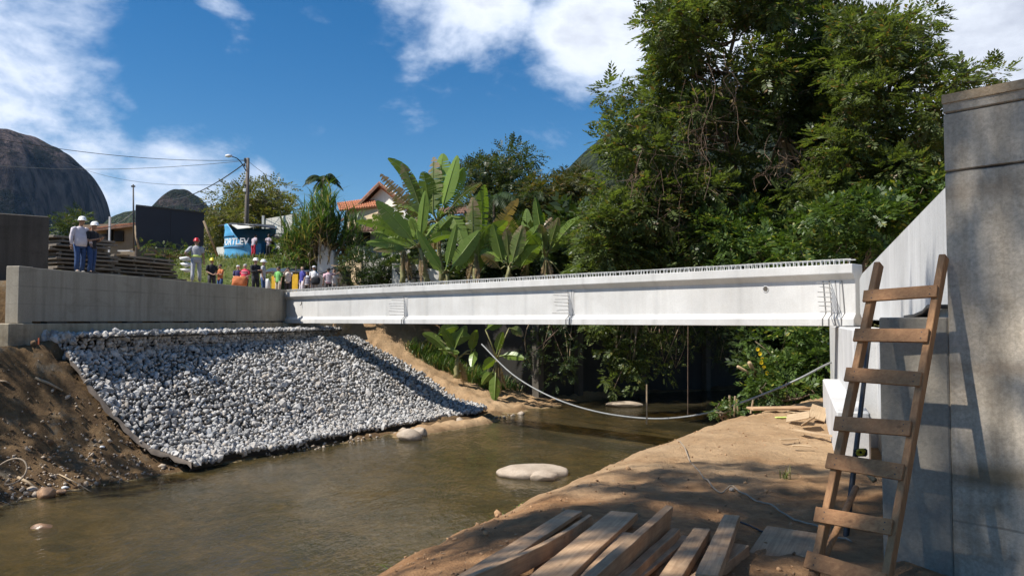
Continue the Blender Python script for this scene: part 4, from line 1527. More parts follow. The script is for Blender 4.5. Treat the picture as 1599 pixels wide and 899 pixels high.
# small palm seen low between the trunks
def palm(label, foot, top, nfr, L_, seed, mat='leaf_palm', group=None, wid=.05, lean=0.0):
    rng = np.random.default_rng(seed)
    root = thing('palm', foot, label, 'palm', group)
    f, t = Vector(foot), Vector(top)
    MB().tube([f.lerp(t, k / 6) + Vector((.05 * math.sin(k), 0, 0)) for k in range(7)], list(np.linspace(.17, .09, 7)), 8).build('trunk', 'bark', root, smooth=True)
    for k in range(nfr):
        a = k * 2.399 + rng.normal() * .15
        el = rng.uniform(.15, 1.25)
        L = L_ * rng.uniform(.8, 1.1)
        h = np.array([math.cos(a), math.sin(a), 0])
        ts = np.linspace(0, 1, 40)
        C = np.array(t)[None] + h[None] * (L * ts * math.cos(el * .75))[:, None] + np.array([0, 0, 1])[None] * (L * (math.sin(el) * ts - .85 * ts ** 2.1))[:, None]
        tang = np.gradient(C, axis=0)
        tang /= np.linalg.norm(tang, axis=1)[:, None]
        side = np.cross(tang, [0, 0, 1.0])
        side /= np.linalg.norm(side, axis=1)[:, None] + 1e-9
        V = []
        for i in range(2, 40):
            ll = .62 * L_ / 2.2 * (.35 + math.sin(math.pi * min(1, ts[i] * .9 + .08)) * .8)
            for s in (-1, 1):
                d = side[i] * s * .72 + tang[i] * .5 + np.array([0, 0, -.45 + rng.normal() * .12])
                d /= np.linalg.norm(d)
                p = C[i]
                V += [p, p + d * ll * .5 + tang[i] * wid * .5, p + d * ll + np.array([0, 0, -.18 * ll]), p + d * ll * .5 - tang[i] * wid * .5]
        # rachis
        w = np.cross(side, tang)
        for i in range(0, 36, 4):
            V += [C[i] - w[i] * .02, C[i] + w[i] * .02, C[i + 4 if i + 4 < 40 else 39] + w[i] * .02, C[i + 4 if i + 4 < 40 else 39] - w[i] * .02]
        mesh_np('frond', np.array(V), quads(len(V)), mat, root)
    return root
palm('small palm standing low in the gloom between the tall trunks', at(1125, 440, 34), at(1128, 372, 34), 12, 1.5, 3, 'leaf_tree_mid')
# dark wood behind everything on the right
def wood_mass(name, clusters, per, tpls, size, mat, seed):
    o = crown(name, mat, None, clusters, per, tpls, size, seed, kind='stuff')
    return o
rngW = np.random.default_rng(8)
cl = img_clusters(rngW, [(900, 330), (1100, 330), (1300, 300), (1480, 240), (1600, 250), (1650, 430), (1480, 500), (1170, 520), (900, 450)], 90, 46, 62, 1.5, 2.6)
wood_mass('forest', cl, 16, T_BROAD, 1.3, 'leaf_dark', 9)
# hanging vines: brown strings under the left big crown
rr = np.random.default_rng(14)
VP = []
root = thing('hanging_vines', at(1060, 420, 35), 'thin brown vines and dry twigs hanging from the big crown behind the girder', 'vines')
for grp, (x0, x1, y0, y1, n) in enumerate([(1030, 1070, 250, 400, 9), (1065, 1110, 90, 330, 13), (1120, 1150, 60, 260, 6), (990, 1030, 210, 330, 7), (1180, 1290, 200, 300, 8)]):
    for k in range(n):
        px = rr.uniform(x0, x1)
        ya, yb = rr.uniform(y0, (y0 + y1) / 2), rr.uniform((y0 + y1) / 2, y1)
        d = rr.uniform(31.6, 34)
        a = at(px, ya, d)
        c = at(px + rr.normal() * 9, yb, d)
        pts = [a.lerp(c, t) + Vector((rr.normal(), rr.normal(), rr.normal())) * .16 for t in np.linspace(0, 1, 6)]
        MB().tube(bez(pts, 12), rr.uniform(.005, .011), 4).build('vine', 'vine_brown', root)
        VP += [tuple(q) for q in pts[1:-1]]
        for q in range(3):
            e = pts[rr.integers(1, 5)]
            MB().tube(bez([e, e + Vector((rr.normal() * .3, rr.normal() * .2, -.2)), e + Vector((rr.normal() * .6, rr.normal() * .3, -.5 + rr.normal() * .3))], 6), .005, 4).build('twig', 'vine_brown', root)

crown('dead_leaves', 'leaf_dry', root, [(p, .3) for p in VP[::3]], 40, T_SMALL, .18, 15, .5)
# ------------------------------------------------------------------ trees in the middle distance
rngM = np.random.default_rng(15)
cl = img_clusters(rngM, [(722, 258), (742, 245), (770, 250), (800, 240), (838, 246), (846, 262), (830, 285), (850, 300), (860, 340), (760, 350), (730, 320), (722, 285)], 52, 58, 66, .9, 1.6)
tree('tree', 'round-headed dark tree against the sky right of the banana plants', 'tree', at(775, 420, 62), [at(775, 420, 62), at(778, 350, 62), at(780, 290, 62)], .35, .15, cl, 36, T_SMALL, .8, 'leaf_round', 41, group='trees in the middle distance')
cl = img_clusters(rngM, [(825, 300), (850, 272), (900, 278), (925, 290), (950, 300), (960, 345), (940, 390), (880, 400), (820, 350)], 62, 48, 56, .75, 1.35)
tree('tree', 'mango tree with yellowish brown young leaves between palms and tall trees', 'tree', at(890, 440, 52), [at(890, 440, 52), at(888, 390, 52), at(885, 340, 52)], .3, .14, cl, 46, T_LONG, .55, 'leaf_mango', 42, group='trees in the middle distance')
palm('drooping palm with fine leaflets just left of the mango tree', at(822, 420, 50), at(826, 318, 50), 15, 2.6, 43, wid=.05, group='palms in the middle distance')
palm('palm with hanging fronds right behind the tall upright banana leaves', at(775, 420, 50), at(772, 312, 50), 14, 2.4, 44, wid=.05, group='palms in the middle distance')
cl = img_clusters(rngM, [(330, 345), (345, 310), (365, 300), (400, 292), (440, 296), (456, 320), (450, 360), (420, 365), (380, 368), (320, 375), (318, 350)], 46, 66, 74, .9, 1.5)
tree('tree', 'thin wispy olive tree around the utility pole', 'tree', at(400, 400, 69), [at(400, 400, 69), at(402, 350, 69), at(405, 320, 69)], .22, .08, cl, 34, T_SMALL, .9, 'leaf_wispy', 45, group='trees in the middle distance', every=1)
cl = img_clusters(rngM, [(318, 330), (345, 318), (372, 335), (380, 390), (318, 395)], 18, 60, 65, .9, 1.4)
tree('tree', 'bushy olive tree at the right end of the dark hoarding', 'tree', at(345, 410, 63), [at(345, 410, 63), at(346, 380, 63), at(345, 355, 63)], .2, .1, cl, 38, T_SMALL, .8, 'leaf_wispy', 46, group='trees in the middle distance')
cl = img_clusters(rngM, [(88, 352), (112, 330), (130, 335), (134, 360), (90, 365)], 10, 62, 66, .6, 1.0)
tree('tree', 'small dark tree behind the two men in white helmets', 'tree', at(112, 390, 64), [at(112, 390, 64), at(112, 350, 64)], .15, .08, cl, 40, T_SMALL, .8, 'leaf_round', 47, group='trees in the middle distance')
palm('dark tree fern raising its crown above the tall cane clump', at(503, 400, 56), at(505, 281, 56), 13, 1.5, 48, mat='leaf_dark', wid=.09)

# ------------------------------------------------------------------ banana plants
def banana_leaf(parent, base, tip, width, bend, torn, mat, rng, facing=None):
    """one large leaf from base to tip (world points); bend lifts its middle, torn opens slits"""
    a, c = Vector(base), Vector(tip)
    L = (c - a).length
    d = (c - a).normalized()
    # blade plane: side vector mostly across the view with some roll
    view = Vector((0, 1, 0)) if facing is None else facing
    s0 = d.cross(view).normalized()
    roll = rng.uniform(-.55, .55)
    n0 = d.cross(s0)
    s = s0 * math.cos(roll) + n0 * math.sin(roll)
    nrm = s.cross(d).normalized()
    up = Vector((0, 0, 1))
    n = 22
    V, UV, F = [], [], []
    def centre(t):
        return a.lerp(c, t) + up * (bend * L * math.sin(math.pi * t)) 
    stalk = .12
    cut = [rng.random() < torn for _ in range(2 * n)]
    for i in range(n):
        t0, t1 = i / n, (i + 1) / n
        for side in (0, 1):
            sg = 1 if side else -1
            def w(t):
                if t < stalk:
                    return .02
                q = (t - stalk) / (1 - stalk)
                return width * .5 * (min(1, q * 5) ** .6) * (1 - max(0, q - .55) / .45 * .98) ** .55
            gap = .34 / n if cut[2 * i + side] else 0.0
            hang = (rng.uniform(.05, .5) if torn > .3 else rng.uniform(0, .12))
            ta, tb = t0 + gap, t1 - gap
            pa, pb = centre(t0), centre(t1)
            fold = .22
            ea = centre(ta) + s * (sg * w(ta)) + nrm * (fold * w(ta)) - up * (hang * w(ta)) + d * (w(ta) * .25)
            eb = centre(tb) + s * (sg * w(tb)) + nrm * (fold * w(tb)) - up * (hang * w(tb)) + d * (w(tb) * .25)
            b = len(V)
            V += [pa, pb, eb, ea]
            v1 = 1.0 if side else 0.0
            UV += [(t0, .5), (t1, .5), (tb, v1), (ta, v1)]
            F.append((b, b + 1, b + 2, b + 3) if side else (b + 3, b + 2, b + 1, b))
    # midrib
    mb = MB().tube([centre(t) - nrm * .01 for t in np.linspace(0, .92, 8)], list(np.linspace(.035, .008, 8)), 5)
    b0 = len(V)
    V += [Vector(v) for v in mb.v]
    UV += [(0.3, .5)] * len(mb.v)
    F4 = [f for f in mb.f if len(f) == 4]
    F += [tuple(i + b0 for i in f) for f in F4]
    return mesh_np('leaf', [tuple(v) for v in V], np.array(F), mat, parent, uv=np.array(UV))
def banana_plant(label, foot_px, crown_px, d, leaves, seed, group='banana plants on the far bank', extra_dry=6):
    rng = np.random.default_rng(seed)
    f = at(foot_px[0], foot_px[1], d)
    c = at(crown_px[0], crown_px[1], d)
    root = thing('banana_plant', f, label, 'banana plant', group)
    MB().tube([f.lerp(c, k / 5) + Vector((.04 * math.sin(k * 2), 0, 0)) for k in range(6)], [.17, .15, .14, .12, .10, .07], 9).build('stem', 'banana_stem', root, smooth=True)
    for (bx, by, tx, ty, w, bend, torn, m) in leaves:
        db = rng.uniform(-.5, .3)
        dt = rng.uniform(-1.2, .5)
        banana_leaf(root, at(bx, by, d + db), at(tx, ty, d + dt), 1.3 * w * d / FPX, bend, torn, {'g': 'banana_green', 't': 'banana_torn', 'd': 'banana_dry'}[m], rng)
        # leaf stalk running back to the crown of the stem
        MB().tube([c - Vector((0, 0, .1)), c.lerp(at(bx, by, d + db), .5) + Vector((0, 0, .08)), at(bx, by, d + db)], [.05, .04, .03], 5).build('leaf_stalk', 'banana_stem', root, smooth=True)
    for k in range(6 if len(leaves) > 5 and foot_px[1] < 500 else 0):
        a = rng.uniform(0, 6.28)
        L_ = rng.uniform(1.5, 2.3)
        el = rng.uniform(.15, 1.1)
        q = c + Vector((math.cos(a) * L_ * math.cos(el), math.sin(a) * L_ * math.cos(el) * .7 + .4, L_ * math.sin(el)))
        banana_leaf(root, c.lerp(q, .12), q, rng.uniform(.42, .6), rng.uniform(.06, .16), rng.choice([.1, .3, .6]), rng.choice(['banana_green', 'banana_green', 'banana_torn']), rng)
    for k in range(extra_dry):
        a = rng.uniform(0, 6.28)
        p = c - Vector((0, 0, rng.uniform(0, .5)))
        q = p + Vector((math.cos(a) * .5, math.sin(a) * .4, -rng.uniform(1.0, 1.9)))
        banana_leaf(root, p, q, .28, .12, .8, 'banana_dry', rng)
banana_plant('tallest banana plant with broad leaves standing straight up against the sky', (690, 448), (683, 345), 42, [
    (683, 338, 691, 240, 30, 0, .08, 'g'), (689, 330, 714, 243, 20, .02, .05, 'g'), (676, 335, 677, 245, 24, .02, .5, 't'),
    (672, 330, 661, 268, 24, .05, .25, 'g'), (668, 345, 606, 247, 16, .16, .15, 'g'), (664, 350, 628, 256, 20, .08, .7, 't'),
    (690, 335, 726, 262, 20, .05, .3, 'g'), (700, 330, 728, 392, 18, .12, .3, 'g'), (664, 352, 660, 290, 16, .05, .1, 'g'),
    (700, 330, 752, 285, 13, .1, .6, 't'), (676, 372, 706, 338, 14, .06, .1, 'g'), (668, 352, 594, 272, 18, .02, .75, 'd')], 1)
banana_plant('banana plant with long low leaves reaching left in front of the house', (668, 448), (655, 385), 40.5, [
    (650, 382, 588, 314, 20, .04, .12, 'g'), (648, 384, 556, 345, 14, .10, .35, 'g'), (655, 378, 664, 298, 15, .03, .05, 'g'),
    (645, 388, 572, 379, 14, .06, .3, 'g'), (640, 388, 583, 390, 12, .05, .2, 't'), (660, 380, 640, 340, 16, .04, .3, 'g')], 2)
banana_plant('banana plant with narrow upright young leaves just behind the girder rail', (700, 462), (697, 425), 39.5, [
    (692, 424, 652, 360, 13, -.03, .05, 'g'), (696, 422, 713, 350, 11, .0, .05, 'g'), (702, 424, 749, 360, 19, .02, .08, 'g'), (690, 428, 668, 392, 12, .04, .2, 'g')], 3, extra_dry=2)
banana_plant('banana plant with wide torn leaves in the middle of the row', (742, 455), (742, 390), 41.5, [
    (744, 388, 757, 288, 22, .02, .35, 'g'), (738, 388, 738, 308, 22, .0, .45, 't'), (752, 392, 809, 310, 18, .02, .5, 'd'),
    (746, 428, 749, 372, 22, .0, .1, 'g'), (740, 392, 700, 335, 18, .06, .4, 't'), (752, 392, 792, 345, 18, .1, .3, 'g'), (735, 398, 712, 420, 16, .15, .4, 'g')], 4)
banana_plant('banana plant with a bright leaf rising to the right and a brown tip', (790, 455), (795, 415), 41, [
    (790, 432, 842, 352, 22, .03, .15, 'g'), (800, 418, 862, 340, 15, .05, .6, 'd'), (812, 420, 842, 384, 16, .08, .25, 'g'),
    (785, 410, 770, 350, 17, .04, .3, 'g'), (800, 410, 816, 352, 18, .04, .3, 't'), (782, 420, 752, 398, 14, .1, .4, 'd')], 5)
banana_plant('rightmost banana plant with leaves spreading sideways over the girder', (850, 455), (852, 400), 41.5, [
    (862, 388, 907, 338, 15, .05, .15, 'g'), (866, 384, 936, 380, 14, .06, .12, 'g'), (848, 386, 836, 308, 14, .02, .15, 'g'),
    (853, 430, 852, 392, 14, .0, .1, 'g'), (876, 428, 914, 408, 12, .02, .1, 'g'), (864, 386, 912, 350, 14, .08, .8, 'd'), (846, 392, 822, 362, 16, .08, .4, 'g'), (858, 390, 872, 340, 12, .02, .3, 't')], 6)
banana_plant('banana plant half hiding the white gable with leaves spread wide', (628, 445), (630, 378), 43.5, [
    (626, 375, 582, 335, 16, .06, .3, 'g'), (632, 372, 652, 318, 17, .03, .2, 'g'), (628, 370, 618, 306, 16, .02, .4, 't'), (624, 380, 580, 362, 14, .1, .5, 'g'), (636, 378, 676, 352, 15, .1, .3, 'g'), (634, 372, 668, 330, 15, .04, .6, 'd'), (626, 382, 596, 398, 13, .12, .3, 'g')], 9)
banana_plant('banana plant with tattered leaves filling the row before the mango tree', (822, 458), (824, 402), 43, [
    (820, 398, 792, 335, 17, .03, .5, 't'), (826, 396, 848, 332, 17, .02, .3, 'g'), (830, 400, 878, 356, 16, .06, .4, 'g'), (818, 402, 772, 378, 15, .1, .5, 'd'), (828, 404, 868, 404, 14, .12, .3, 'g'), (822, 396, 822, 326, 17, .0, .2, 'g')], 10)
banana_plant('young banana clump under the girder beside the grassy bank', (712, 590), (715, 556), 41.5, [
    (680, 525, 716, 510, 14, .1, .1, 'g'), (690, 540, 734, 524, 16, .08, .1, 'g'), (735, 552, 744, 515, 12, .05, .05, 'g'), (742, 545, 736, 572, 10, .1, .1, 'g'),
    (685, 545, 717, 550, 9, .05, .5, 'g'), (710, 545, 728, 508, 12, .05, .1, 'g'), (700, 550, 660, 520, 12, .1, .2, 'g'), (712, 552, 690, 512, 11, .06, .2, 'g')], 7, extra_dry=2)
banana_plant('banana plant hanging over the dark river wall under the girder', (778, 610), (776, 560), 41, [
    (758, 515, 786, 503, 12, .08, .1, 'g'), (795, 512, 817, 524, 11, .1, .2, 't'), (775, 552, 785, 518, 11, .05, .05, 'g'), (780, 556, 819, 560, 10, .08, .15, 'g'),
    (776, 560, 754, 576, 13, .1, .1, 'g'), (774, 582, 772, 626, 14, .05, .1, 'g'), (770, 580, 752, 600, 10, .1, .1, 'g')], 8, extra_dry=4)

# ------------------------------------------------------------------ clump of tall cane grass
def cane_clump():
    rng = np.random.default_rng(51)
    f = at(498, 410, 49)
    root = thing('cane_clump', f, 'clump of tall cane with green leaves above dry brown stalks behind the onlookers', 'cane')
    n = 190
    px = np.clip(rng.normal(500, 32, n), 440, 566)
    st = MB()
    tops = []
    for k in range(n):
        d = rng.uniform(47.2, 51)
        top_y = 300 + abs(px[k] - 505) * .75 + rng.uniform(0, 70)
        a = at(px[k] * .55 + 225 + rng.normal() * 6, 408 + rng.uniform(-6, 8), d)
        c = at(px[k], top_y, d)
        m = a.lerp(c, .5) + Vector((rng.normal() * .1, 0, 0))
        if k % 2 == 0:
            st.tube([a, m, c], [.032, .026, .015], 5)
        tops.append((a, m, c))
    st.build('stalk', 'leaf_dry', root)
    B, H = [], []
    for (a, m, c) in tops:
        for q in range(14):
            t = rng.uniform(.35, 1.05)
            p = a.lerp(c, t)
            B.append(tuple(p))
            H.append(rng.uniform(.9, 1.75))
    blades('foliage', 'leaf_cane', root, np.array(B), np.array(H), .075, rng, lean=.85, seg=4)
    B, H = [], []
    for (a, m, c) in tops:
        for q in range(6):
            p = a.lerp(c, rng.uniform(.05, .6))
            B.append(tuple(p))
            H.append(rng.uniform(.5, 1.1))
    blades('dry_leaves', 'leaf_dry', root, np.array(B), np.array(H), .07, rng, lean=1.6, seg=4)
cane_clump()

# ------------------------------------------------------------------ bank behind the people: grass, shrubs
def grass_on(name, label, pts_fn, n, hmin, hmax, w, mat, seed, lean=.6):
    rng = np.random.default_rng(seed)
    P = pts_fn(rng, n)
    z = ground(P[:, 0], P[:, 1])
    B = np.stack([P[:, 0], P[:, 1], z - .02], 1)
    o = blades(name, mat, None, B, rng.uniform(hmin, hmax, n), w, rng, lean, 3)
    return tag(o, kind='stuff')
def on_bank(rng, n):
    y = rng.uniform(44.5, 53, n)
    x = rng.uniform(-26, -13.0, n)
    return np.stack([x, y], 1)
grass_on('bank_grass', '', on_bank, 7000, .12, .42, .04, 'grass', 60)
def under_left(rng, n):
    t = rng.beta(1.2, 2.2, n)
    c0, c1 = np.array([-6.2, 44.6]), np.array([-1.6, 42.0])
    u = rng.random(n)
    p = c0[None] * (1 - u[:, None]) + c1[None] * u[:, None] + np.stack([t * 2.8, t * 1.8], 1)
    return p
grass_on('bank_grass', '', under_left, 2600, .35, 1.0, .05, 'leaf_cane', 61, .9)
def kerb_line(rng, n):
    """tufts along the crest of the right bank"""
    y = np.concatenate([rng.normal(c, s, int(n * k)) for (c, s, k) in ((12.2, .9, .5), (9.0, .5, .2), (7.5, .4, .1), (6.4, .3, .1))])
    m = len(y)
    x = np.interp(y, RY, RX) + 1.05 + rng.normal(0, .16, m) - .1 * np.sin(y * 2)
    return np.stack([x, y], 1)
def kerb_grass():
    rng = np.random.default_rng(62)
    P = kerb_line(rng, 900)
    B = np.stack([P[:, 0], P[:, 1], ground(P[:, 0], P[:, 1]) - .02], 1)
    o = blades('bank_grass', 'grass_bright', None, B, rng.uniform(.05, .22, len(B)), .016, rng, .9, 3)
    tag(o, kind='stuff')
kerb_grass()
bush('shrub', 'dark round bush in front of the low wall at the girder left part', [(545, 400), (570, 388), (600, 392), (612, 405), (606, 450), (536, 450), (535, 420)], 26, 44.5, 46.5, .45, .75, 130, T_SMALL, .42, 'leaf_dark', 63, (572, 455, 45.6), group='bushes behind the girder')
bush('shrub', 'light green weedy bush beside the blue tank kiosk', [(432, 385), (450, 372), (470, 380), (476, 402), (436, 406)], 12, 49.5, 51.5, .35, .6, 110, T_BROAD, .4, 'leaf_shrub', 64, (452, 408, 50.4), group='bushes behind the girder')
bush('shrub', 'scrubby plants on top of the low wall under the banana plants', [(600, 408), (640, 398), (690, 402), (730, 412), (720, 428), (610, 416)], 26, 44.5, 46.5, .35, .6, 80, T_SMALL, .45, 'leaf_tree_mid', 65, (660, 425, 45.5), group='bushes behind the girder')
bush('shrub', 'weeds growing at the foot of the dark hoarding', [(205, 384), (240, 382), (300, 386), (318, 392), (300, 402), (215, 396)], 18, 43.5, 45, .25, .45, 120, T_SMALL, .35, 'leaf_shrub', 66, (262, 400, 44.3), group='bushes behind the girder')
bush('shrub', 'yellowish weeds beside the white pier behind the onlookers', [(455, 385), (490, 380), (496, 420), (458, 424)], 10, 47.5, 48.5, .3, .5, 90, T_BROAD, .38, 'grass_bright', 67, (476, 430, 48), group='bushes behind the girder')
# backdrop of shadowed growth between the banana stems
rngB = np.random.default_rng(68)
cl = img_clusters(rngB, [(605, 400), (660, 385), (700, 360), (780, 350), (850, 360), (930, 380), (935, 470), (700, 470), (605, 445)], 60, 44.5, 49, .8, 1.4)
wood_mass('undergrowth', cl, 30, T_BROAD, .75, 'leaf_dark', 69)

# ------------------------------------------------------------------ under the girder: river wall, hanging growth, flowers
def river_wall():
    pts = [at(838, 560, 43.4), at(900, 560, 45.6), at(1000, 560, 49.5), at(1100, 560, 51.2), at(1185, 560, 54), at(1300, 560, 58)]
    root = thing('river_wall', Vector((pts[2].x, pts[2].y, -.4)), 'old stained retaining wall with tree shade painted into its dark colour along the far side of the river under the girder', 'wall')
    for i in range(5):
        a, c = pts[i], pts[i + 1]
        d = (c - a).normalized()
        n = Vector((-d.y, d.x, 0))
        q = lambda z, o=0: [(a.x - n.x * o, a.y - n.y * o, z), (c.x - n.x * o, c.y - n.y * o, z), (c.x + n.x * .8, c.y + n.y * .8, z), (a.x + n.x * .8, a.y + n.y * .8, z)]
        MB().hexa(q(-.7), q(5.6)).build('wall_bay', 'shade_black', root)
        b = MB()
        b.box((a.x - n.x * .1, a.y - n.y * .1, 2.4), (.4, .5, 6.2), math.atan2(d.y, d.x))
        b.build('buttress', 'brown_wall', root)
    q = at(838, 560, 43.4)
    MB().hexa([(q.x - 5.5, q.y + 2.0, -.6), (q.x, q.y, -.6), (q.x + .3, q.y + .8, -.6), (q.x - 5.5, q.y + 2.9, -.6)],
              [(q.x - 5.5, q.y + 2.0, 4.9), (q.x, q.y, 5.4), (q.x + .3, q.y + .8, 5.4), (q.x - 5.5, q.y + 2.9, 4.9)]).build('wall_bay', 'shade_black', root)
river_wall()
rngH = np.random.default_rng(70)
# canopy that overhangs the far bank and keeps it dark
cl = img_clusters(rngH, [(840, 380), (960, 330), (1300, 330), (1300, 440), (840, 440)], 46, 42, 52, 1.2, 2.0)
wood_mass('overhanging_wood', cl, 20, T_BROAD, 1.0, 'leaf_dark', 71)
def hanging_growth(label, poly, n, d0, d1, seed, mat, foot_px, per=90, tw=26, tpls=None, size=.4):
    rng = np.random.default_rng(seed)
    cl = img_clusters(rng, poly, n, d0, d1, .28, .55)
    f = at(*foot_px)
    root = thing('hanging_plant', f, label, 'hanging plant', 'plants hanging under the girder')
    for k in range(tw):
        c = Vector(cl[rng.integers(len(cl))][0])
        a = f + Vector((rng.normal() * .6, rng.normal() * .5, rng.uniform(-.1, .5)))
        m = a.lerp(c, .5) + Vector((rng.normal() * .4, 0, .3))
        pts = [a.lerp(m, t).lerp(m.lerp(c, t), t) for t in np.linspace(0, 1, 7)]
        MB().tube(pts, list(np.linspace(.035, .01, 7)), 5).build('twig', 'dry_stick' if k % 3 else 'vine_brown', root, smooth=True)
    crown('foliage', mat, root, cl, per, tpls or T_SMALL, size, seed + 1, .55, .9)
    return root
hanging_growth('leafy creeper with brown twigs hanging from the trees nearly down to the water', [(915, 490), (1000, 490), (1010, 560), (1000, 600), (990, 625), (982, 575), (965, 560), (958, 615), (948, 610), (955, 560), (935, 545), (920, 525)], 52, 36, 38, 72, 'leaf_tree_mid', (985, 485, 37), tw=36, tpls=T_BROAD, size=.36)
hanging_growth('dim twiggy creeper hanging to the right of the leafy one', [(1000, 490), (1110, 490), (1110, 530), (1070, 560), (1040, 590), (1010, 560)], 40, 38, 41, 73, 'leaf_tree_mid', (1040, 485, 39), per=60, tw=30)
hanging_growth('dark leafy growth hanging in the gloom left of the yellow-flowered shrub', [(1085, 490), (1180, 490), (1175, 560), (1150, 590), (1110, 575), (1080, 540)], 40, 40, 44, 175, 'leaf_dark', (1130, 485, 42), per=60, tw=14)
hanging_growth('dark leaves crowding the river wall right of the low banana plants', [(825, 500), (915, 500), (910, 560), (870, 600), (835, 600), (820, 560)], 34, 40.5, 42.5, 177, 'leaf_dark', (860, 490, 42), per=60, tw=12)
MB().tube([at(1075, 430, 33), at(1074, 560, 33), at(1074, 647, 33)], .012, 5).build('hanging_line', 'vine_brown', None, org=at(1075, 430, 33), label='thin pale vine hanging straight down behind the girder to the water', cat='vine')
MB().tube([at(1010, 600, 30), at(1010, 662, 30)], .03, 6).build('stake', 'dry_stick', None, org=at(1010, 662, 30), label='pale upright stick standing in the water below the hose', cat='stick')
def flower_shrub():
    root = bush('shrub', 'green shrub with small yellow flowers on the bank left of the abutment', [(1180, 520), (1200, 505), (1285, 505), (1288, 600), (1250, 612), (1180, 632), (1168, 620), (1178, 580)], 46, 27.5, 30, .35, .62, 120, T_BROAD, .36, 'leaf_shrub', 74, (1235, 622, 29), cat='flowering shrub')
    rng = np.random.default_rng(75)
    for (px, py) in ((1184, 545), (1186, 552), (1188, 566), (1192, 573), (1197, 582), (1190, 560)):
        c = at(px + rng.normal(), py, 27.2)
        V, F = [], []
        for k in range(8):
            a = k * math.pi / 4
            d = Vector((math.cos(a), -.35, math.sin(a))) * .075
            s = Vector((-math.sin(a), 0, math.cos(a))) * .03
            b = len(V)
            V += [c, c + d * .6 + s, c + d, c + d * .6 - s]
        mesh_np('flower', [tuple(v) for v in V], quads(len(V)), 'flower', root)
flower_shrub()
bush('shrub', 'dark leafy curtain of growth behind the yellow-flowered shrub', [(1170, 500), (1290, 500), (1300, 600), (1200, 600), (1160, 560)], 36, 31, 34, .5, .9, 70, T_BROAD, .5, 'leaf_dark', 76, (1240, 610, 32))
bush('shrub', 'low bright weeds on the crest of the sandy bank', [(1112, 640), (1125, 628), (1150, 632), (1150, 646), (1118, 648)], 9, 22.5, 23.5, .16, .28, 200, T_BROAD, .22, 'leaf_shrub', 77, (1130, 650, 23), cat='weeds')
bush('shrub', 'leafy weeds at the foot of the yellow-flowered shrub', [(1160, 610), (1200, 590), (1240, 598), (1282, 600), (1282, 612), (1230, 612), (1170, 636)], 18, 26, 28, .25, .45, 140, T_BROAD, .3, 'leaf_shrub', 78, (1215, 625, 27), cat='weeds')
for k, (px, py, tx, ty, wh) in enumerate(((1140, 645, 1139, 617, 'leftmost and tallest'), (1146, 645, 1148, 618, 'second from the left'), (1152, 640, 1150, 622, 'third from the left'), (1172, 640, 1176, 624, 'rightmost'))):
    a, c = at(px, py, 23), at(tx, ty, 23)
    MB().tube([a - Vector((0, 0, .1)), c], .03, 6).build('cut_stalk', 'dry_stick', None, org=a, label='dry cut stalk on the crest of the sandy bank, ' + wh + ' of four', cat='stalk', group='cut stalks on the bank crest')
for (p, q, w, lb) in (((1152, 572), (1182, 590), .05, 'pale cut branch pointing left out of the flowering shrub'), ((1170, 566), (1180, 584), .07, 'short thick cut branch stub above the flowering shrub')):
    a, c = at(*p, 27.4), at(*q, 28)
    MB().tube([c, a], [w * 1.1, w], 7).build('cut_branch', 'scrap_wood', None, org=c, smooth=True, label=lb, cat='branch')

# ------------------------------------------------------------------ hose over the river, rope on the ground
hp = [at(752, 537, 39), at(800, 584, 37.5), at(860, 619, 36), at(930, 642, 34), at(1010, 653, 31.5), at(1080, 649, 29), at(1140, 634, 26.5), at(1200, 612, 25.5), at(1250, 590, 25), at(1286, 571, 25.2), at(1316, 558, 26.6)]
MB().tube(bez(hp, 60), .034, 8).build('hose', 'hose_grey', None, org=hp[4], smooth=True, label='pale grey hose sagging across the river under the girder', cat='hose')
rp = [(1018, 690), (1050, 707), (1085, 728), (1120, 746), (1150, 764), (1190, 790), (1235, 808), (1268, 826), (1330, 846)]
def on_ground(px, py, h=0.0):
    """first point of the ground seen at this place of the photograph"""
    ds = np.arange(5.0, 60.0, .04)
    P = [at(px, py, 5.0), at(px, py, 60.0)]
    t = (ds - 5.0) / 55.0
    x = P[0].x + (P[1].x - P[0].x) * t
    z = P[0].z + (P[1].z - P[0].z) * t
    hit = np.where(z <= ground(x, ds) + h)[0]
    k = hit[0] if len(hit) else len(ds) - 1
    return Vector((x[k], ds[k], gz(x[k], ds[k]) + h))
pts = bez([on_ground(*p, .03) for p in (rp[0], rp[2], rp[4], rp[6], rp[8])], 60)
for p in pts:
    p.z = gz(p.x, p.y) + .03
MB().tube(pts, .0125, 6).build('rope', 'rope_pale', None, org=pts[20], smooth=True, label='pale rope lying across the sandy ground towards the ladder', cat='rope')
pts = bez([on_ground(*p, .03) for p in ((1150, 812), (1180, 822), (1215, 834), (1250, 845))], 20)
for p in pts:
    p.z = gz(p.x, p.y) + .012
MB().tube(pts, .012, 6).build('cord', 'cable_black', None, org=pts[8], smooth=True, label='thin dark cord on the earth between the timber heap and the ladder', cat='cord')

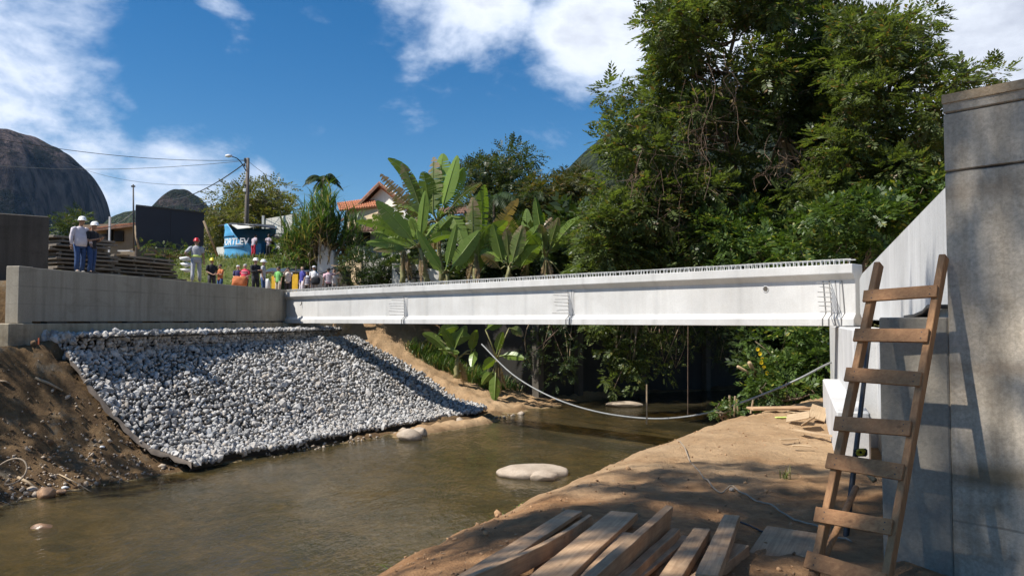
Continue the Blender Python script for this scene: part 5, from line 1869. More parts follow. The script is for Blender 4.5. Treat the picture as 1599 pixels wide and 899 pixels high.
# ------------------------------------------------------------------ boulders and stones
def boulder(label, px, py, d, sx, sy, sz, seed, mat='boulder_tan', z=None, name='boulder', rot=0.0, sink=.3, cat='boulder', group=None):
    bm = bmesh.new()
    bmesh.ops.create_icosphere(bm, subdivisions=4, radius=1.0)
    rng = np.random.default_rng(seed)
    V = np.array([v.co[:] for v in bm.verts])
    F = np.array([[v.index for v in f.verts] for f in bm.faces])
    bm.free()
    for j in range(7):
        n = rng.normal(size=3)
        n /= np.linalg.norm(n)
        c = rng.uniform(.62, .9)
        V = V - np.outer(np.maximum(V @ n - c, 0), n) * .8
    V = V * (1 + .10 * fbm(V[:, 0] * 1.6 + seed, V[:, 1] * 1.6 + V[:, 2], 4))[:, None]
    c, s = math.cos(rot), math.sin(rot)
    V = V * np.array([sx, sy, sz])
    V = V @ np.array([[c, s, 0], [-s, c, 0], [0, 0, 1]])
    p = at(px, py, d)
    if z is None:
        z = 0.0
    p.z = z + sz * (1 - 2 * sink) * .5
    o = mesh_np(name, V + np.array(p), F, mat, None, org=p, smooth=True)
    return tag(o, label, cat, group)
boulder('large flat pale boulder lying in the water near the right bank', 832, 740, 23.2, 1.08, .74, .27, 3, sink=.28)
boulder('small rounded boulder touching the front of the large pale boulder', 850, 746, 22.5, .42, .34, .22, 5, sink=.28)
boulder('wedge-shaped pale boulder at the foot of the gabion slope', 638, 687, 30.0, .50, .42, .32, 8, sink=.25)
boulder('small stone beside the wedge-shaped boulder', 655, 678, 31, .3, .25, .26, 9, sink=.2)
boulder('long low boulder lying in mid-river beneath the hanging creeper', 975, 633, 41.5, 1.0, .5, .22, 10, sink=.2)
boulder('orange-brown rounded cobble at the left water edge', 72, 777, 20.3, .24, .2, .19, 11, 'cobble_orange', z=.05)
boulder('yellowish flat cobble just left of the orange-brown one', 50, 776, 20.5, .16, .14, .13, 12, 'boulder_tan', z=.08)
boulder('submerged reddish stone just breaking the water at the left', 68, 822, 17.4, .30, .22, .16, 13, 'cobble_orange', z=-.10)
boulder('small flat ochre stone right of the orange-brown cobble', 96, 772, 20.6, .14, .11, .08, 14, 'cobble_orange', z=.05)
o = boulder('small white stone on the sand beside the rope', 1143, 768, 9.6, .04, .03, .03, 15, 'boulder_tan')
p = on_ground(1143, 768)
o.location = p + Vector((0, 0, .025))
# litter of small stones along the left bank and on the sand
def pebbles():
    rng = np.random.default_rng(80)
    shapes = stone_shapes(rng, 8)
    Vs, Fs, b = [], [], 0
    for k in range(3200):
        if k < 950:
            y = rng.uniform(15, 24)
            x = np.interp(y, LY, LX) - abs(rng.normal(0, 1.8)) - .05
            s = rng.lognormal(-3.15, .5)
        elif k < 1250:
            y = rng.uniform(26, 38)
            x = np.interp(y, LY, LX) + rng.normal(.15, .22)
            s = rng.lognormal(-2.8, .5)
        elif k < 2300:
            y = rng.uniform(15, 24)
            x = np.interp(y, LY, LX) - abs(rng.normal(0, 2.6)) - .1
            s = rng.lognormal(-3.3, .5)
        else:
            y = 6.3 + 16 * rng.random() ** 1.6
            x = np.interp(y, RY, RX) + (rng.uniform(1.5, 6.0) if k % 3 else abs(rng.normal(1.6, .5)))
            s = rng.lognormal(-4.0, .45)
        z = gz(x, y)
        V = shapes[rng.integers(8)] @ rand_rot(rng, 1)[0].T * s + np.array([x, y, z + s * .2])
        Vs.append(V)
        Fs.append(ICO_F + b)
        b += len(ICO_V)
    o = mesh_np('loose_stones', np.concatenate(Vs[:1250]), np.concatenate(Fs[:1250]), 'boulder_tan')
    tag(o, kind='stuff')
    o = mesh_np('earth_clods', np.concatenate(Vs[1250:2300]), np.concatenate(Fs[1250:2300]) - 1250 * len(ICO_V), 'clod_dark')
    tag(o, kind='stuff')
    o = mesh_np('earth_clods', np.concatenate(Vs[2300:]), np.concatenate(Fs[2300:]) - 2300 * len(ICO_V), 'clod_sand')
    tag(o, kind='stuff')
pebbles()
# spit of earth at the toe of the gabion
def spit():
    rng = np.random.default_rng(81)
    a, c = at(610, 684, 30.6), at(778, 654, 35.8)
    n, m = 40, 9
    V, F = [], []
    for i in range(n + 1):
        t = i / n
        p = a.lerp(c, t)
        w = (.25 + .75 * math.sin(math.pi * min(1, t * .9 + .1)) ** .6) * .75
        dn = (c - a).normalized().cross(Vector((0, 0, 1)))
        for j in range(m):
            q = (j / (m - 1) * 2 - 1)
            x = p + dn * (q * w)
            h = .30 * (1 - q * q) * min(1, 6 * t, 6 * (1 - t)) + .16 * float(fbm(np.array(x.x * 3.1), np.array(x.y * 3.1), 4)) - .06
            V.append((x.x, x.y, h))
    for i in range(n):
        for j in range(m - 1):
            k = i * m + j
            F.append((k, k + 1, k + m + 1, k + m))
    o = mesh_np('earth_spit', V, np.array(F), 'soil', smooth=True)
    tag(o, kind='structure')
spit()

# ------------------------------------------------------------------ left background: walls, stacks, hoarding, kiosk, houses
def qwall(p, q, th, z0, z1, z1b=None):
    p, q = Vector((p[0], p[1], 0)), Vector((q[0], q[1], 0))
    d = (q - p).normalized()
    n = Vector((-d.y, d.x, 0))
    if n.y < 0:
        n = -n
    f = lambda za, zb: [(p.x, p.y, za), (q.x, q.y, zb), (q.x + n.x * th, q.y + n.y * th, zb), (p.x + n.x * th, p.y + n.y * th, za)]
    return MB().hexa(f(z0, z0), f(z1, z1 if z1b is None else z1b))
a, c = at(-120, 380, 25.6), at(76, 380, 27.4)
qwall(a, c, .5, 5.3, at(0, 331, 26.6).z, at(76, 338, 27.4).z).build('old_wall', 'brown_wall', None, org=(c.x, c.y, 5.7), bevel=.03, label='dark brown weathered wall at the far left above the abutment', cat='wall')
def sheet_stack(label, p_l, p_r, depth, n, th, gap, seed, shrink=0.0, ends=(0, 0)):
    """stack of long timber boards and sheets seen from its side"""
    rng = random.Random(seed)
    a, c = Vector(p_l), Vector(p_r)
    d = (c - a)
    d.z = 0
    L = d.length
    d.normalize()
    back = Vector((-d.y, d.x, 0))
    if back.y < 0:
        back = -back
    z0 = 5.78
    root = thing('board_stack', (a.x, a.y, z0), label, 'stack', 'stacks of boards on the left bank')
    for k in range(n):
        z = z0 + k * (th + gap) + th / 2
        l0 = rng.uniform(0, .35) + ends[0] * k
        l1 = L - rng.uniform(0, .5) - ends[1] * k
        off = rng.uniform(-.10, .10)
        p = a + d * l0 + back * (off + depth / 2)
        q = a + d * l1 + back * (off + depth / 2)
        p.z, q.z = z + rng.uniform(-.012, .012), z + rng.uniform(-.03, .03)
        MB().bar(p, q, depth, th).build('board', 'old_timber', root, bevel=.012)
        if k < n - 1:
            for t in (.08, .36, .62, .9):
                s = p.lerp(q, t + rng.uniform(-.04, .04))
                s.z = z + th / 2 + gap / 2
                MB().box(s, (.10, depth * .8, gap - .002), math.atan2(d.y, d.x)).build('spacer', 'old_timber', root)
sheet_stack('tall neat stack of grey boards behind the two men in white helmets', at(78, 420, 28.6), at(206, 420, 31.5), 1.1, 12, .085, .075, 1, ends=(0, .06))
sheet_stack('lower untidy stack of weathered boards left of the red-helmeted worker', at(168, 430, 31.2), at(300, 430, 35.5), 1.1, 9, .085, .075, 2, ends=(.02, .10))
b = MB()
for k in range(5):
    b2 = at(176 + 24 * k, 392 + 2 * k, 32 + .6 * k)
for k, (px, py, d, s, lb) in enumerate(((196, 392, 32, .5, 'pale offcut lying on the right stack, leftmost'), (193, 398, 31.8, .4, 'white offcut lying below the leftmost pale one on the stack'), (234, 397, 32.8, .42, 'pale offcut lying at the middle of the lower stack'))):
    p = at(px, py, d)
    MB().box(p, (s, .3, .05), .2 * k).build('offcut', 'scrap_wood' if k else 'paper_white', None, org=p, label=lb, cat='offcut')
for k in range(3):
    p = at(291, 404 + 9 * k, 34.2)
    rr = np.random.default_rng(k)
    V = ICO_V * np.array([.30, .16, .10]) * (1 + .25 * rr.normal(size=(len(ICO_V), 1)))
    o = mesh_np('bag', V + np.array(p), ICO_F, 'paper_white', None, org=p, smooth=True)
    tag(o, 'white plastic bag caught at the stack end, ' + ('topmost', 'middle', 'lowest')[k] + ' of three', 'bag', 'white bags at the end of the stack')
# dark hoarding on posts
def hoarding():
    a, c = at(211, 382, 44), at(318, 386, 46.5)
    za, zc = at(211, 321, 44).z, at(318, 333, 46.5).z
    zb = at(211, 384, 44).z
    root = thing('hoarding', (a.x, a.y, zb - .6), 'large dark blue-grey hoarding panel standing on posts behind the stacks', 'hoarding')
    m = Vector(((a.x + c.x) / 2, (a.y + c.y) / 2, 0))
    zm = (za + zc) / 2
    qwall(a, m - (m - Vector((a.x, a.y, 0))).normalized() * .015, .06, zb, za, zm).build('panel', 'hoarding_paint', root)
    qwall(m, c, .06, zb, zm, zc).build('panel', 'hoarding_paint', root)
    d = (Vector((c.x, c.y, 0)) - Vector((a.x, a.y, 0))).normalized()
    n = Vector((-d.y, d.x, 0))
    for t in (0.02, .5, .98):
        p = Vector((a.x, a.y, 0)).lerp(Vector((c.x, c.y, 0)), t) + n * .12
        MB().box((p.x, p.y, (zb + zm) / 2 - .4), (.09, .09, zm - zb + .8)).build('post', 'pole_wood', root)
    MB().bar(Vector((a.x, a.y, za + .03)) - n * .02, Vector((c.x, c.y, zc + .03)) - n * .02, .09, .05).build('top_rail', 'dark_steel', root)
hoarding()
a, c = at(318, 345, 46), at(340, 400, 46.8)
MB().tube([c, a], [.075, .065], 8).build('leaning_pole', 'dry_stick', None, org=c, smooth=True, label='pale pole leaning against the right end of the dark hoarding', cat='pole')
a, c = at(211, 352, 43.6), at(217, 388, 43.4)
MB().tube([c, c.lerp(a, .5) + Vector((-.06, 0, 0)), a], [.06, .05, .045], 7).build('crooked_post', 'dry_stick', None, org=c, smooth=True, label='crooked pale post at the left end of the dark hoarding', cat='post')
a, c = at(208, 288, 43), at(209, 392, 43)
b = MB().tube([c, a], [.05, .04], 8)
o = b.build('thin_pole', 'dark_steel', None, org=c, smooth=True, label='thin dark metal pole rising left of the hoarding', cat='pole')
MB().box(at(208, 291, 43), (.2, .08, .08)).build('pole_bracket', 'dark_steel', o)
# utility pole with street lamp
PT = at(387, 247, 57)
def utility_pole():
    f = at(384.5, 368, 57)
    f.z = gz(f.x, f.y) - .2
    root = thing('utility_pole', f, 'dark wooden utility pole with a curved street lamp arm', 'utility pole')
    MB().tube([f, f.lerp(PT, .5), PT], [.19, .16, .125], 10).build('pole', 'pole_wood', root, smooth=True)
    arm = bez([at(384.5, 268, 57), at(378, 256, 56.7), at(371, 248, 56.4), at(362, 244.5, 56.1)], 14)
    r_ = MB().tube(arm, .035, 6).build('lamp_arm', 'dark_steel', root, smooth=True)
    p = at(357, 243.5, 56)
    V = ICO_V * np.array([.30, .16, .13])
    mesh_np('lamp_head', V + np.array(p), ICO_F, 'lamp_grey', root, smooth=True)
    MB().box(at(382.5, 250, 56.9), (.12, .1, .30)).build('insulator', 'dark_steel', root, bevel=.02)
    MB().box(at(382.0, 258, 56.9), (.10, .1, .2)).build('insulator', 'dark_steel', root, bevel=.02)
    MB().box(at(382.2, 297, 56.9), (.22, .16, .24)).build('meter_box', 'lamp_grey', root, bevel=.02)
    MB().box(at(382.4, 289, 56.9), (.2, .14, .12)).build('bracket', 'dark_steel', root, bevel=.02)
utility_pole()
def wire(label, a, b, drop, r=.018, group='overhead wires'):
    MB().tube(sag(a, b, drop, 20), r, 5).build('wire', 'cable_black', None, org=a, label=label, cat='wire', group=group)
wire('upper overhead wire running left from the lamp arm across the sky', at(383, 250, 57), at(-160, 185, 40), .7)
wire('second overhead wire running level to the left of the pole', at(383, 251, 57), at(-60, 252, 75), .7)
wire('thin lowest overhead wire behind the second one on the left', at(383, 285, 57), at(90, 248, 90), 1.2, .016)
wire('thick dark cable descending left from the pole top to the hill', at(385, 253, 57), at(270, 312, 82), .5, .045)
wire('thin cable descending left below the thick one', at(384, 278, 57), at(300, 320, 80), .5, .022)
wire('faint wire running right and down from the pole top', at(388, 252, 57), at(470, 292, 60), .4, .014)
wire('pale cable low over the left rooftops', at(140, 355, 42), at(209, 331, 43), .35, .022)
# blue tank turned into a kiosk
def kiosk():
    c = at(391, 402, 53)
    c.z = gz(c.x, c.y) - .05
    Rr, H = 1.66, 2.30
    root = thing('tank_kiosk', c, 'blue round water tank cut open as a kiosk under a pale lid', 'kiosk')
    fwd = math.atan2(-c.y, -c.x)                    # direction of the camera
    def ang(deg):                                    # -90 left rim, 0 facing the camera
        return fwd + R(deg)
    def top(deg):
        if deg < -62: return H
        if deg < 4: return H * (1 - ((deg + 62) / 66) ** 1.1 * .93)
        if deg < 62: return .14
        if deg < 78: return .14 + (H - .14) * (deg - 62) / 16
        return H
    def bulge(z):
        return Rr * (1 + .012 * math.sin(z * 9.0) + .012 * (1 - z / H))
    V, F = [], []
    nd, nz = 121, 14
    for i in range(nd):
        deg = -180 + 360 * i / (nd - 1)
        for j in range(nz):
            z = top(deg) * j / (nz - 1)
            for r in (bulge(z), bulge(z) - .035):
                V.append((c.x + r * math.cos(ang(deg)), c.y + r * math.sin(ang(deg)), c.z + z))
    ix = lambda i, j, k: (i * nz + j) * 2 + k
    for i in range(nd - 1):
        for j in range(nz - 1):
            F.append((ix(i, j, 0), ix(i + 1, j, 0), ix(i + 1, j + 1, 0), ix(i, j + 1, 0)))
            F.append((ix(i, j + 1, 1), ix(i + 1, j + 1, 1), ix(i + 1, j, 1), ix(i, j, 1)))
        F.append((ix(i, nz - 1, 0), ix(i + 1, nz - 1, 0), ix(i + 1, nz - 1, 1), ix(i, nz - 1, 1)))
    mesh_np('tank_shell', np.array(V), np.array(F), 'tank_blue', root, smooth=False)
    for z, d1 in ((.74, -14), (1.46, -38)):
        pts = [Vector((c.x + (bulge(z) + .012) * math.cos(ang(d)), c.y + (bulge(z) + .012) * math.sin(ang(d)), c.z + z)) for d in np.linspace(-180, d1, 40)]
        MB().tube(pts, .03, 6).build('band', 'tank_band', root, smooth=True)
    MB().lathe((c.x, c.y, c.z + .02), [(Rr * .97, 0), (Rr * .97, .03)], 32).build('floor', 'tank_band', root)
    # lettering wrapped round the wall
    cu = bpy.data.curves.new('lettering', 'FONT')
    cu.body = 'FORTLEV'
    cu.size = .62
    cu.extrude = .004
    cu.offset = .016
    cu.shear = .08
    cu.resolution_u = 3
    tmp = bpy.data.objects.new('lettering', cu)
    COL.objects.link(tmp)
    bpy.context.view_layer.update()
    dg = bpy.context.evaluated_depsgraph_get()
    me = bpy.data.meshes.new_from_object(tmp.evaluated_get(dg))
    bpy.data.objects.remove(tmp)
    bpy.data.curves.remove(cu)
    bm = bmesh.new()
    bm.from_mesh(me)
    bmesh.ops.subdivide_edges(bm, edges=[e for e in bm.edges if e.calc_length() > .12], cuts=2)
    xs = [v.co.x for v in bm.verts]
    w = max(xs) - min(xs)
    d0, d1 = -79, -3
    for v in bm.verts:
        t = (v.co.x - min(xs)) / w
        a = ang(d0 + (d1 - d0) * t)
        z = .88 + v.co.y * 1.0
        r = bulge(z) + .012 + v.co.z
        v.co = Vector((r * math.cos(a), r * math.sin(a), z))
    bm.to_mesh(me)
    bm.free()
    link('lettering', me, 'letter_white', root)
    # sheet lid, tipped up, and its dark shade cloth
    b = MB()
    P = [at(362, 350.5, 51.6), at(371, 356.5, 51.2), at(391, 354.5, 51.0), at(406, 352.5, 52), at(384, 350, 54.2)]
    b.add(P + [p - Vector((0, 0, .05)) for p in P], [(0, 1, 2, 3, 4), (9, 8, 7, 6, 5)] + [(i, 5 + i, 5 + (i + 1) % 5, (i + 1) % 5) for i in range(5)])
    b.build('lid_sheet', 'tank_lid', root)
    b = MB()
    P = [at(340, 352, 53), at(371, 349.5, 52.4), at(406, 352.2, 51.2), at(434, 358, 51.8), at(428, 351, 55.4), at(360, 348, 55.4)]
    b.add(P + [p - Vector((0, 0, .04)) for p in P], [(0, 1, 2, 3, 4, 5), (11, 10, 9, 8, 7, 6)] + [(i, 6 + i, 6 + (i + 1) % 6, (i + 1) % 6) for i in range(6)])
    b.build('shade_sheet', 'dark_steel', root)
    MB().box((c.x + .25, c.y - .55, c.z + .55), (1.3, .35, 1.0), .15).build('counter', 'tank_blue', root, bevel=.02)
kiosk()
p = at(434, 388, 51.8)
b = MB()
n = 26
V = []
tw = [Vector((.75 * math.cos(a), 0, .75 * math.sin(a))) for a in [2 * math.pi * k / n for k in range(n + 1)]]
Mt = Matrix.Rotation(R(-25), 3, 'Z')
b.tube([p + Mt @ q for q in tw], .27, 10, caps=False)
b.build('tractor_tyre', 'black_rubber', None, org=p, smooth=True, label='large black tyre standing against the right side of the blue kiosk', cat='tyre')
a, c = at(338, 395, 53.5), at(354, 395, 53)
qwall(a, c, .3, gz(a.x, a.y) - .1, at(345, 385, 53).z).build('low_wall', 'plaster_white', None, org=a, label='short whitewashed wall just left of the blue kiosk', cat='wall')
# pale slab wall behind the kiosk
def slab_wall():
    a, c = at(413, 395, 60), at(456, 395, 57)
    root = thing('slab_wall', (a.x, a.y, gz(a.x, a.y)), 'pale wall of concrete slabs with a post behind the blue kiosk', 'wall')
    for k in range(4):
        p, q = Vector(a).lerp(Vector(c), k / 4), Vector(a).lerp(Vector(c), (k + 1) / 4 - .006)
        zt = at(413 + 43 * k / 4, 342 - 7 * (k / 4), 60 - 3 * k / 4).z
        qwall(p, q, .12, 8, zt).build('slab', 'pale_wall', root)
    MB().box((a.x - .1, a.y - .1, at(413, 345, 60).z - 1.4), (.16, .16, 3.6)).build('post', 'plaster_white', root)
slab_wall()
# house with a gable, right of the cane
def tile_roof(root, p00, p10, p11, p01, cols, rows, mat='roof_tile', name='roof'):
    """roof plane with rows of half-round tiles: eave p00-p10, ridge p01-p11"""
    p00, p10, p11, p01 = map(Vector, (p00, p10, p11, p01))
    n = (p10 - p00).cross(p01 - p00).normalized()
    if n.z < 0:
        n = -n
    b = MB()
    b.hexa([p00 - n * .08, p10 - n * .08, p11 - n * .08, p01 - n * .08], [p00 - n * .01, p10 - n * .01, p11 - n * .01, p01 - n * .01])
    r_ = b.build(name, mat, root)
    for i in range(cols):
        b = MB()
        for j in range(rows):
            e0, e1 = p00.lerp(p10, (i + .5) / cols), p01.lerp(p11, (i + .5) / cols)
            a, c = e0.lerp(e1, j / rows), e0.lerp(e1, (j + 1.12) / rows)
            w = (p10 - p00).length / cols
            s = (p10 - p00).normalized()
            up0, up1 = n * (.07), n * (.03)
            pts0 = [a - s * w * .45, a - s * w * .25 + up0 * .85, a + up0 * 1.2, a + s * w * .25 + up0 * .85, a + s * w * .45]
            pts1 = [c - s * w * .36, c - s * w * .2 + up1 * .85, c + up1 * 1.2, c + s * w * .2 + up1 * .85, c + s * w * .36]
            b.add(pts0 + pts1, [(k, k + 1, k + 6, k + 5) for k in range(4)] + [(4, 3, 2, 1, 0)])
        b.build('tile_row', mat, r_)
    return r_
def gable_house():
    D = 58
    root = thing('house', at(610, 420, D), 'white gabled house with a red tile roof and wooden windows behind the banana plants', 'house')
    def P(px, py, d=D): return at(px, py, d)
    # gable front facing the river: left corner, apex, right corner
    gl, gr = P(571, 330), P(668, 335, D - 3.4)
    ap_ = P(588, 289)
    mid = gl.lerp(gr, .32)
    base = 6.0
    zr = P(645, 345, D - 2.5).z
    apex = Vector((mid.x, mid.y, P(588, 292).z))
    back = Vector((-3.2, 9.5, 0)) * .9
    lo = [Vector((gl.x, gl.y, base)), Vector((gr.x, gr.y, base)), Vector((gr.x, gr.y, zr)), apex, Vector((gl.x, gl.y, P(571, 318).z))]
    b = MB()
    b.add(lo + [p + back for p in lo], [(0, 1, 2, 3, 4), (9, 8, 7, 6, 5)] + [(i, 5 + i, 5 + (i + 1) % 5, (i + 1) % 5) for i in range(5)])
    w = b.build('wall', 'plaster_white', root)
    d = (gr - gl)
    d.z = 0
    d.normalize()
    n = Vector((d.y, -d.x, 0))
    if n.y > 0: n = -n
    # roof planes with an overhang towards the river
    oh = n * .55
    L0, L1 = lo[4] - d * .55 - Vector((0, 0, .28)) + oh, apex + oh + Vector((0, 0, .1))
    tile_roof(root, L0 + back * 1.0 - oh * .0, L0, L1, L1 + back, 24, 5)
    R0 = lo[2] + d * .5 - Vector((0, 0, .25)) + oh
    tile_roof(root, R0, R0 + back, L1 + back, L1, 24, 7)
    MB().bar(L0 - Vector((0, 0, .1)), L1 - Vector((0, 0, .10)), .05, .2).build('barge_board', 'tile_dark', root)
    MB().bar(L1 - Vector((0, 0, .1)), R0 - Vector((0, 0, .10)), .05, .2).build('barge_board', 'tile_dark', root)
    # wooden window in the gable
    def on_gable(px, py):
        t = 0.0
        best = None
        for k in range(201):
            q = gl.lerp(gr, k / 200)
            u = (at(px, py, q.y)).x - q.x
            if best is None or abs(u) < best[0]:
                best = (abs(u), q)
        q = best[1]
        return Vector((q.x, q.y, at(px, py, q.y).z))
    for (x0, x1, y0, y1) in ((593, 603, 334, 352), (658, 664, 322, 338)):
        a, c = on_gable(x0, y1), on_gable(x1, y0)
        m = (a + c) / 2 + n * .02
        wd = math.hypot(c.x - a.x, c.y - a.y)
        f = MB().box(m, (wd + .16, .1, c.z - a.z + .16), math.atan2(d.y, d.x)).build('window', 'window_wood', w)
        MB().box(m + n * .045, (wd - .1, .05, c.z - a.z - .1), math.atan2(d.y, d.x)).build('shutter', 'scrap_wood', w)
    # cream side wing with its own lean-to roof, left of the gable
    a, c = P(540, 345, D + .5), P(590, 348, D - 2.5)
    zt = P(560, 325, D - 1).z
    qwall(a, c, 3.0, base, zt).build('side_wing', 'plaster_cream', root)
    nn = Vector((0, 0, 0))
    e0, e1 = Vector((a.x - .4, a.y - .4, zt - .02)), Vector((c.x + .1, c.y - .4, zt - .10))
    up = Vector((-.9, 3.2, 1.05))
    tile_roof(root, e0, e1, e1 + up, e0 + up, 16, 5)
    # lower annex with a dark eave
    a, c = P(568, 385, 54), P(640, 388, 51.5)
    zt = P(600, 362, 53).z
    qwall(a, c, 2.5, base - 1, zt, zt - .15).build('annex_wall', 'pale_wall', root)
    e0, e1 = Vector((a.x - .8, a.y - .9, zt + .05)), Vector((c.x + .2, c.y - .9, zt - .1))
    up = Vector((-.4, 2.4, .6))
    tile_roof(root, e0, e1, e1 + up, e0 + up, 18, 4, 'tile_dark')
    MB().box(P(568, 373, 53.7), (.9, .2, .9)).build('door_opening', 'dark_opening', root)
    # right rear wing glimpsed between the leaves
    a, c = P(700, 345, 60), P(740, 350, 58.5)
    qwall(a, c, 3, base, P(715, 335, 59).z).build('rear_wing', 'pale_wall', root)
    e0, e1 = Vector((a.x - .4, a.y - .5, P(715, 333, 59).z)), Vector((c.x + .4, c.y - .5, P(715, 334, 59).z))
    up = Vector((-.8, 3, .9))
    tile_roof(root, e0, e1, e1 + up, e0 + up, 12, 4, 'tile_dark')
gable_house()
concrete('plaster_cream_shaded', (0.26, 0.20, 0.135), (0.15, 0.11, 0.075), 0.4, 0.4, 0.2)  # cream plaster darkened: shade on the house front put into the colour
def left_house():
    D = 50
    a, c = at(128, 385, D), at(212, 385, D - 1)
    root = thing('house', (c.x, c.y, gz(c.x, c.y)), 'small cream house with a low red tile roof behind the stacks', 'house')
    base = 5.8
    zt = at(170, 351, D).z
    w = qwall(a, c, 4, base, zt).build('wall', 'plaster_cream_shaded', root)
    e0, e1 = Vector((a.x - .3, a.y - .5, at(130, 361, D - .5).z)), Vector((c.x + .3, c.y - .5, at(212, 349, D - 1.5).z))
    up = Vector((-.3, 4.6, .75))
    tile_roof(root, e0, e1, e1 + up, e0 + up, 26, 6)
    for (px, py, wd, ht) in ((187, 369, .55, .65), (172, 368, .28, .7), (163, 372, .6, .5)):
        p = at(px, py, D - .75)
        MB().box((p.x, p.y, p.z), (wd, .3, ht)).build('window', 'dark_opening', w)
    MB().box(at(171, 366, D - 1.6), (.1, .1, 2.2)).build('porch_post', 'lamp_grey', root)
    MB().bar(e0 + Vector((0, -.02, -.08)), e1 + Vector((0, -.02, -.08)), .06, .16).build('eave_board', 'tile_dark', root)
left_house()
# white pier, low wall, tarp shelter
p0 = [at(492, 445, 47.5), at(524, 445, 47.5)]
b = MB()
zt = [at(500, 378, 47.5).z, at(520, 392, 47.5).z]
lo = [Vector((p0[0].x, 47.5, 5.0)), Vector((p0[1].x, 47.5, 5.0)), Vector((p0[1].x, 48.3, 5.0)), Vector((p0[0].x, 48.3, 5.0))]
hi = [Vector((at(497, 380, 47.5).x, 47.6, zt[0])), Vector((at(520, 392, 47.5).x, 47.6, zt[1])), Vector((p0[1].x, 48.2, zt[1])), Vector((p0[0].x, 48.2, zt[0]))]
b.hexa(lo, hi)
b.build('pier', 'plaster_white', None, org=lo[0], bevel=.04, label='whitewashed concrete pier with a slanting top behind the onlookers', cat='pier')
MB().tube(bez([at(488, 424, 46.9), at(500, 427, 46.8), at(515, 421, 46.8), at(535, 410, 46.6), at(548, 404, 46.5)], 24), .045, 6).build('cable', 'cable_black', None, org=at(500, 427, 46.8), smooth=True, label='black cable drooping across the whitewashed pier', cat='cable')
a, c = at(520, 430, 46.6), at(546, 430, 46.2)
qwall(a, c, .15, 5.3, at(530, 424, 46.5).z).build('shed_wall', 'brown_wall', None, org=a, label='dark shed wall between the whitewashed pier and the round bush', cat='wall')
b = MB()
e0, e1 = at(522, 415, 46.2), at(543, 417, 46)
b.bar(e0, e1, .8, .06)
b.build('shed_eave', 'scrap_wood', None, org=e0, label='pale sheet edge of a low roof right of the whitewashed pier', cat='roof edge')
def low_wall():
    a, c = at(612, 445, 44.8), at(686, 445, 43.6)
    root = thing('low_wall', (a.x, a.y, 5.3), 'low grey concrete wall with black cables below the banana plants', 'wall')
    m = Vector(a).lerp(Vector(c), .45)
    qwall(a, m, .35, 5.2, at(612, 411, 44.8).z, at(645, 412, 44.2).z).build('wall_panel', 'pale_wall', root)
    qwall(m + Vector((.02, 0, 0)), c, .35, 5.2, at(645, 412, 44.2).z, at(686, 424, 43.6).z).build('wall_panel', 'pale_wall', root)
    MB().box((m.x, m.y - .06, 6.4), (.16, .1, 2.2)).build('joint_post', 'pale_wall', root)
    MB().tube(bez([at(617, 422, 44.2), at(630, 432, 44.0), at(650, 434, 43.7), at(672, 437, 43.3)], 16), .045, 6).build('wall_cable', 'cable_black', root)
    MB().tube(bez([at(617, 421, 44.2), at(640, 426, 43.9), at(662, 430, 43.5), at(676, 440, 43.2)], 16), .03, 6).build('wall_cable', 'cable_black', root)
low_wall()
def shelter():
    a, c = at(410, 424, 47), at(486, 424, 46.4)
    root = thing('tarp_shelter', (a.x, a.y, gz(a.x, a.y)), 'low shelter roofed with wrinkled dark blue tarpaulin behind the onlookers', 'shelter')
    rng = np.random.default_rng(90)
    nx, ny = 36, 10
    V, F = [], []
    for j in range(ny + 1):
        for i in range(nx + 1):
            t, s = i / nx, j / ny
            p = Vector(a).lerp(Vector(c), t) + Vector((0, 1.7 * s, 0))
            z = at(440, 424, 46.8).z + .34 * s + .05 * float(fbm(np.array(t * 14), np.array(s * 3), 3)) - .05 * math.sin(t * 9) ** 2
            V.append((p.x, p.y, z))
    for j in range(ny):
        for i in range(nx):
            k = j * (nx + 1) + i
            F.append((k, k + 1, k + nx + 2, k + nx + 1))
    mesh_np('tarpaulin', V, np.array(F), 'tarp_blue', root, smooth=True)
    MB().bar(a + Vector((0, -.02, -.02)), c + Vector((0, -.02, -.02)), .06, .07).build('front_rail', 'pole_wood', root)
    for t in (.02, .35, .68, .98):
        p = Vector(a).lerp(Vector(c), t)
        MB().box((p.x, p.y + .05, 5.6 + 1.0), (.08, .08, 2.2)).build('post', 'pole_wood', root)
    q0, q1 = a + Vector((0, 1.75, 0)), c + Vector((0, 1.75, 0))
    qwall(q0, q1, .08, 5.4, 7.5).build('rear_wall', 'brown_wall', root)
shelter()
for (x0, x1, y0, lb) in ((424, 432, 431, 'yellow board behind the man in the green shirt'), (456, 465, 428, 'yellow board between the onlookers in beige and in blue')):
    a, c = at(x0, 445, 46.2), at(x1, 445, 46.1)
    qwall(a, c, .06, 5.6, at(x0, y0, 46.2).z).build('yellow_board', 'board_yellow', None, org=a, label=lb, cat='board')

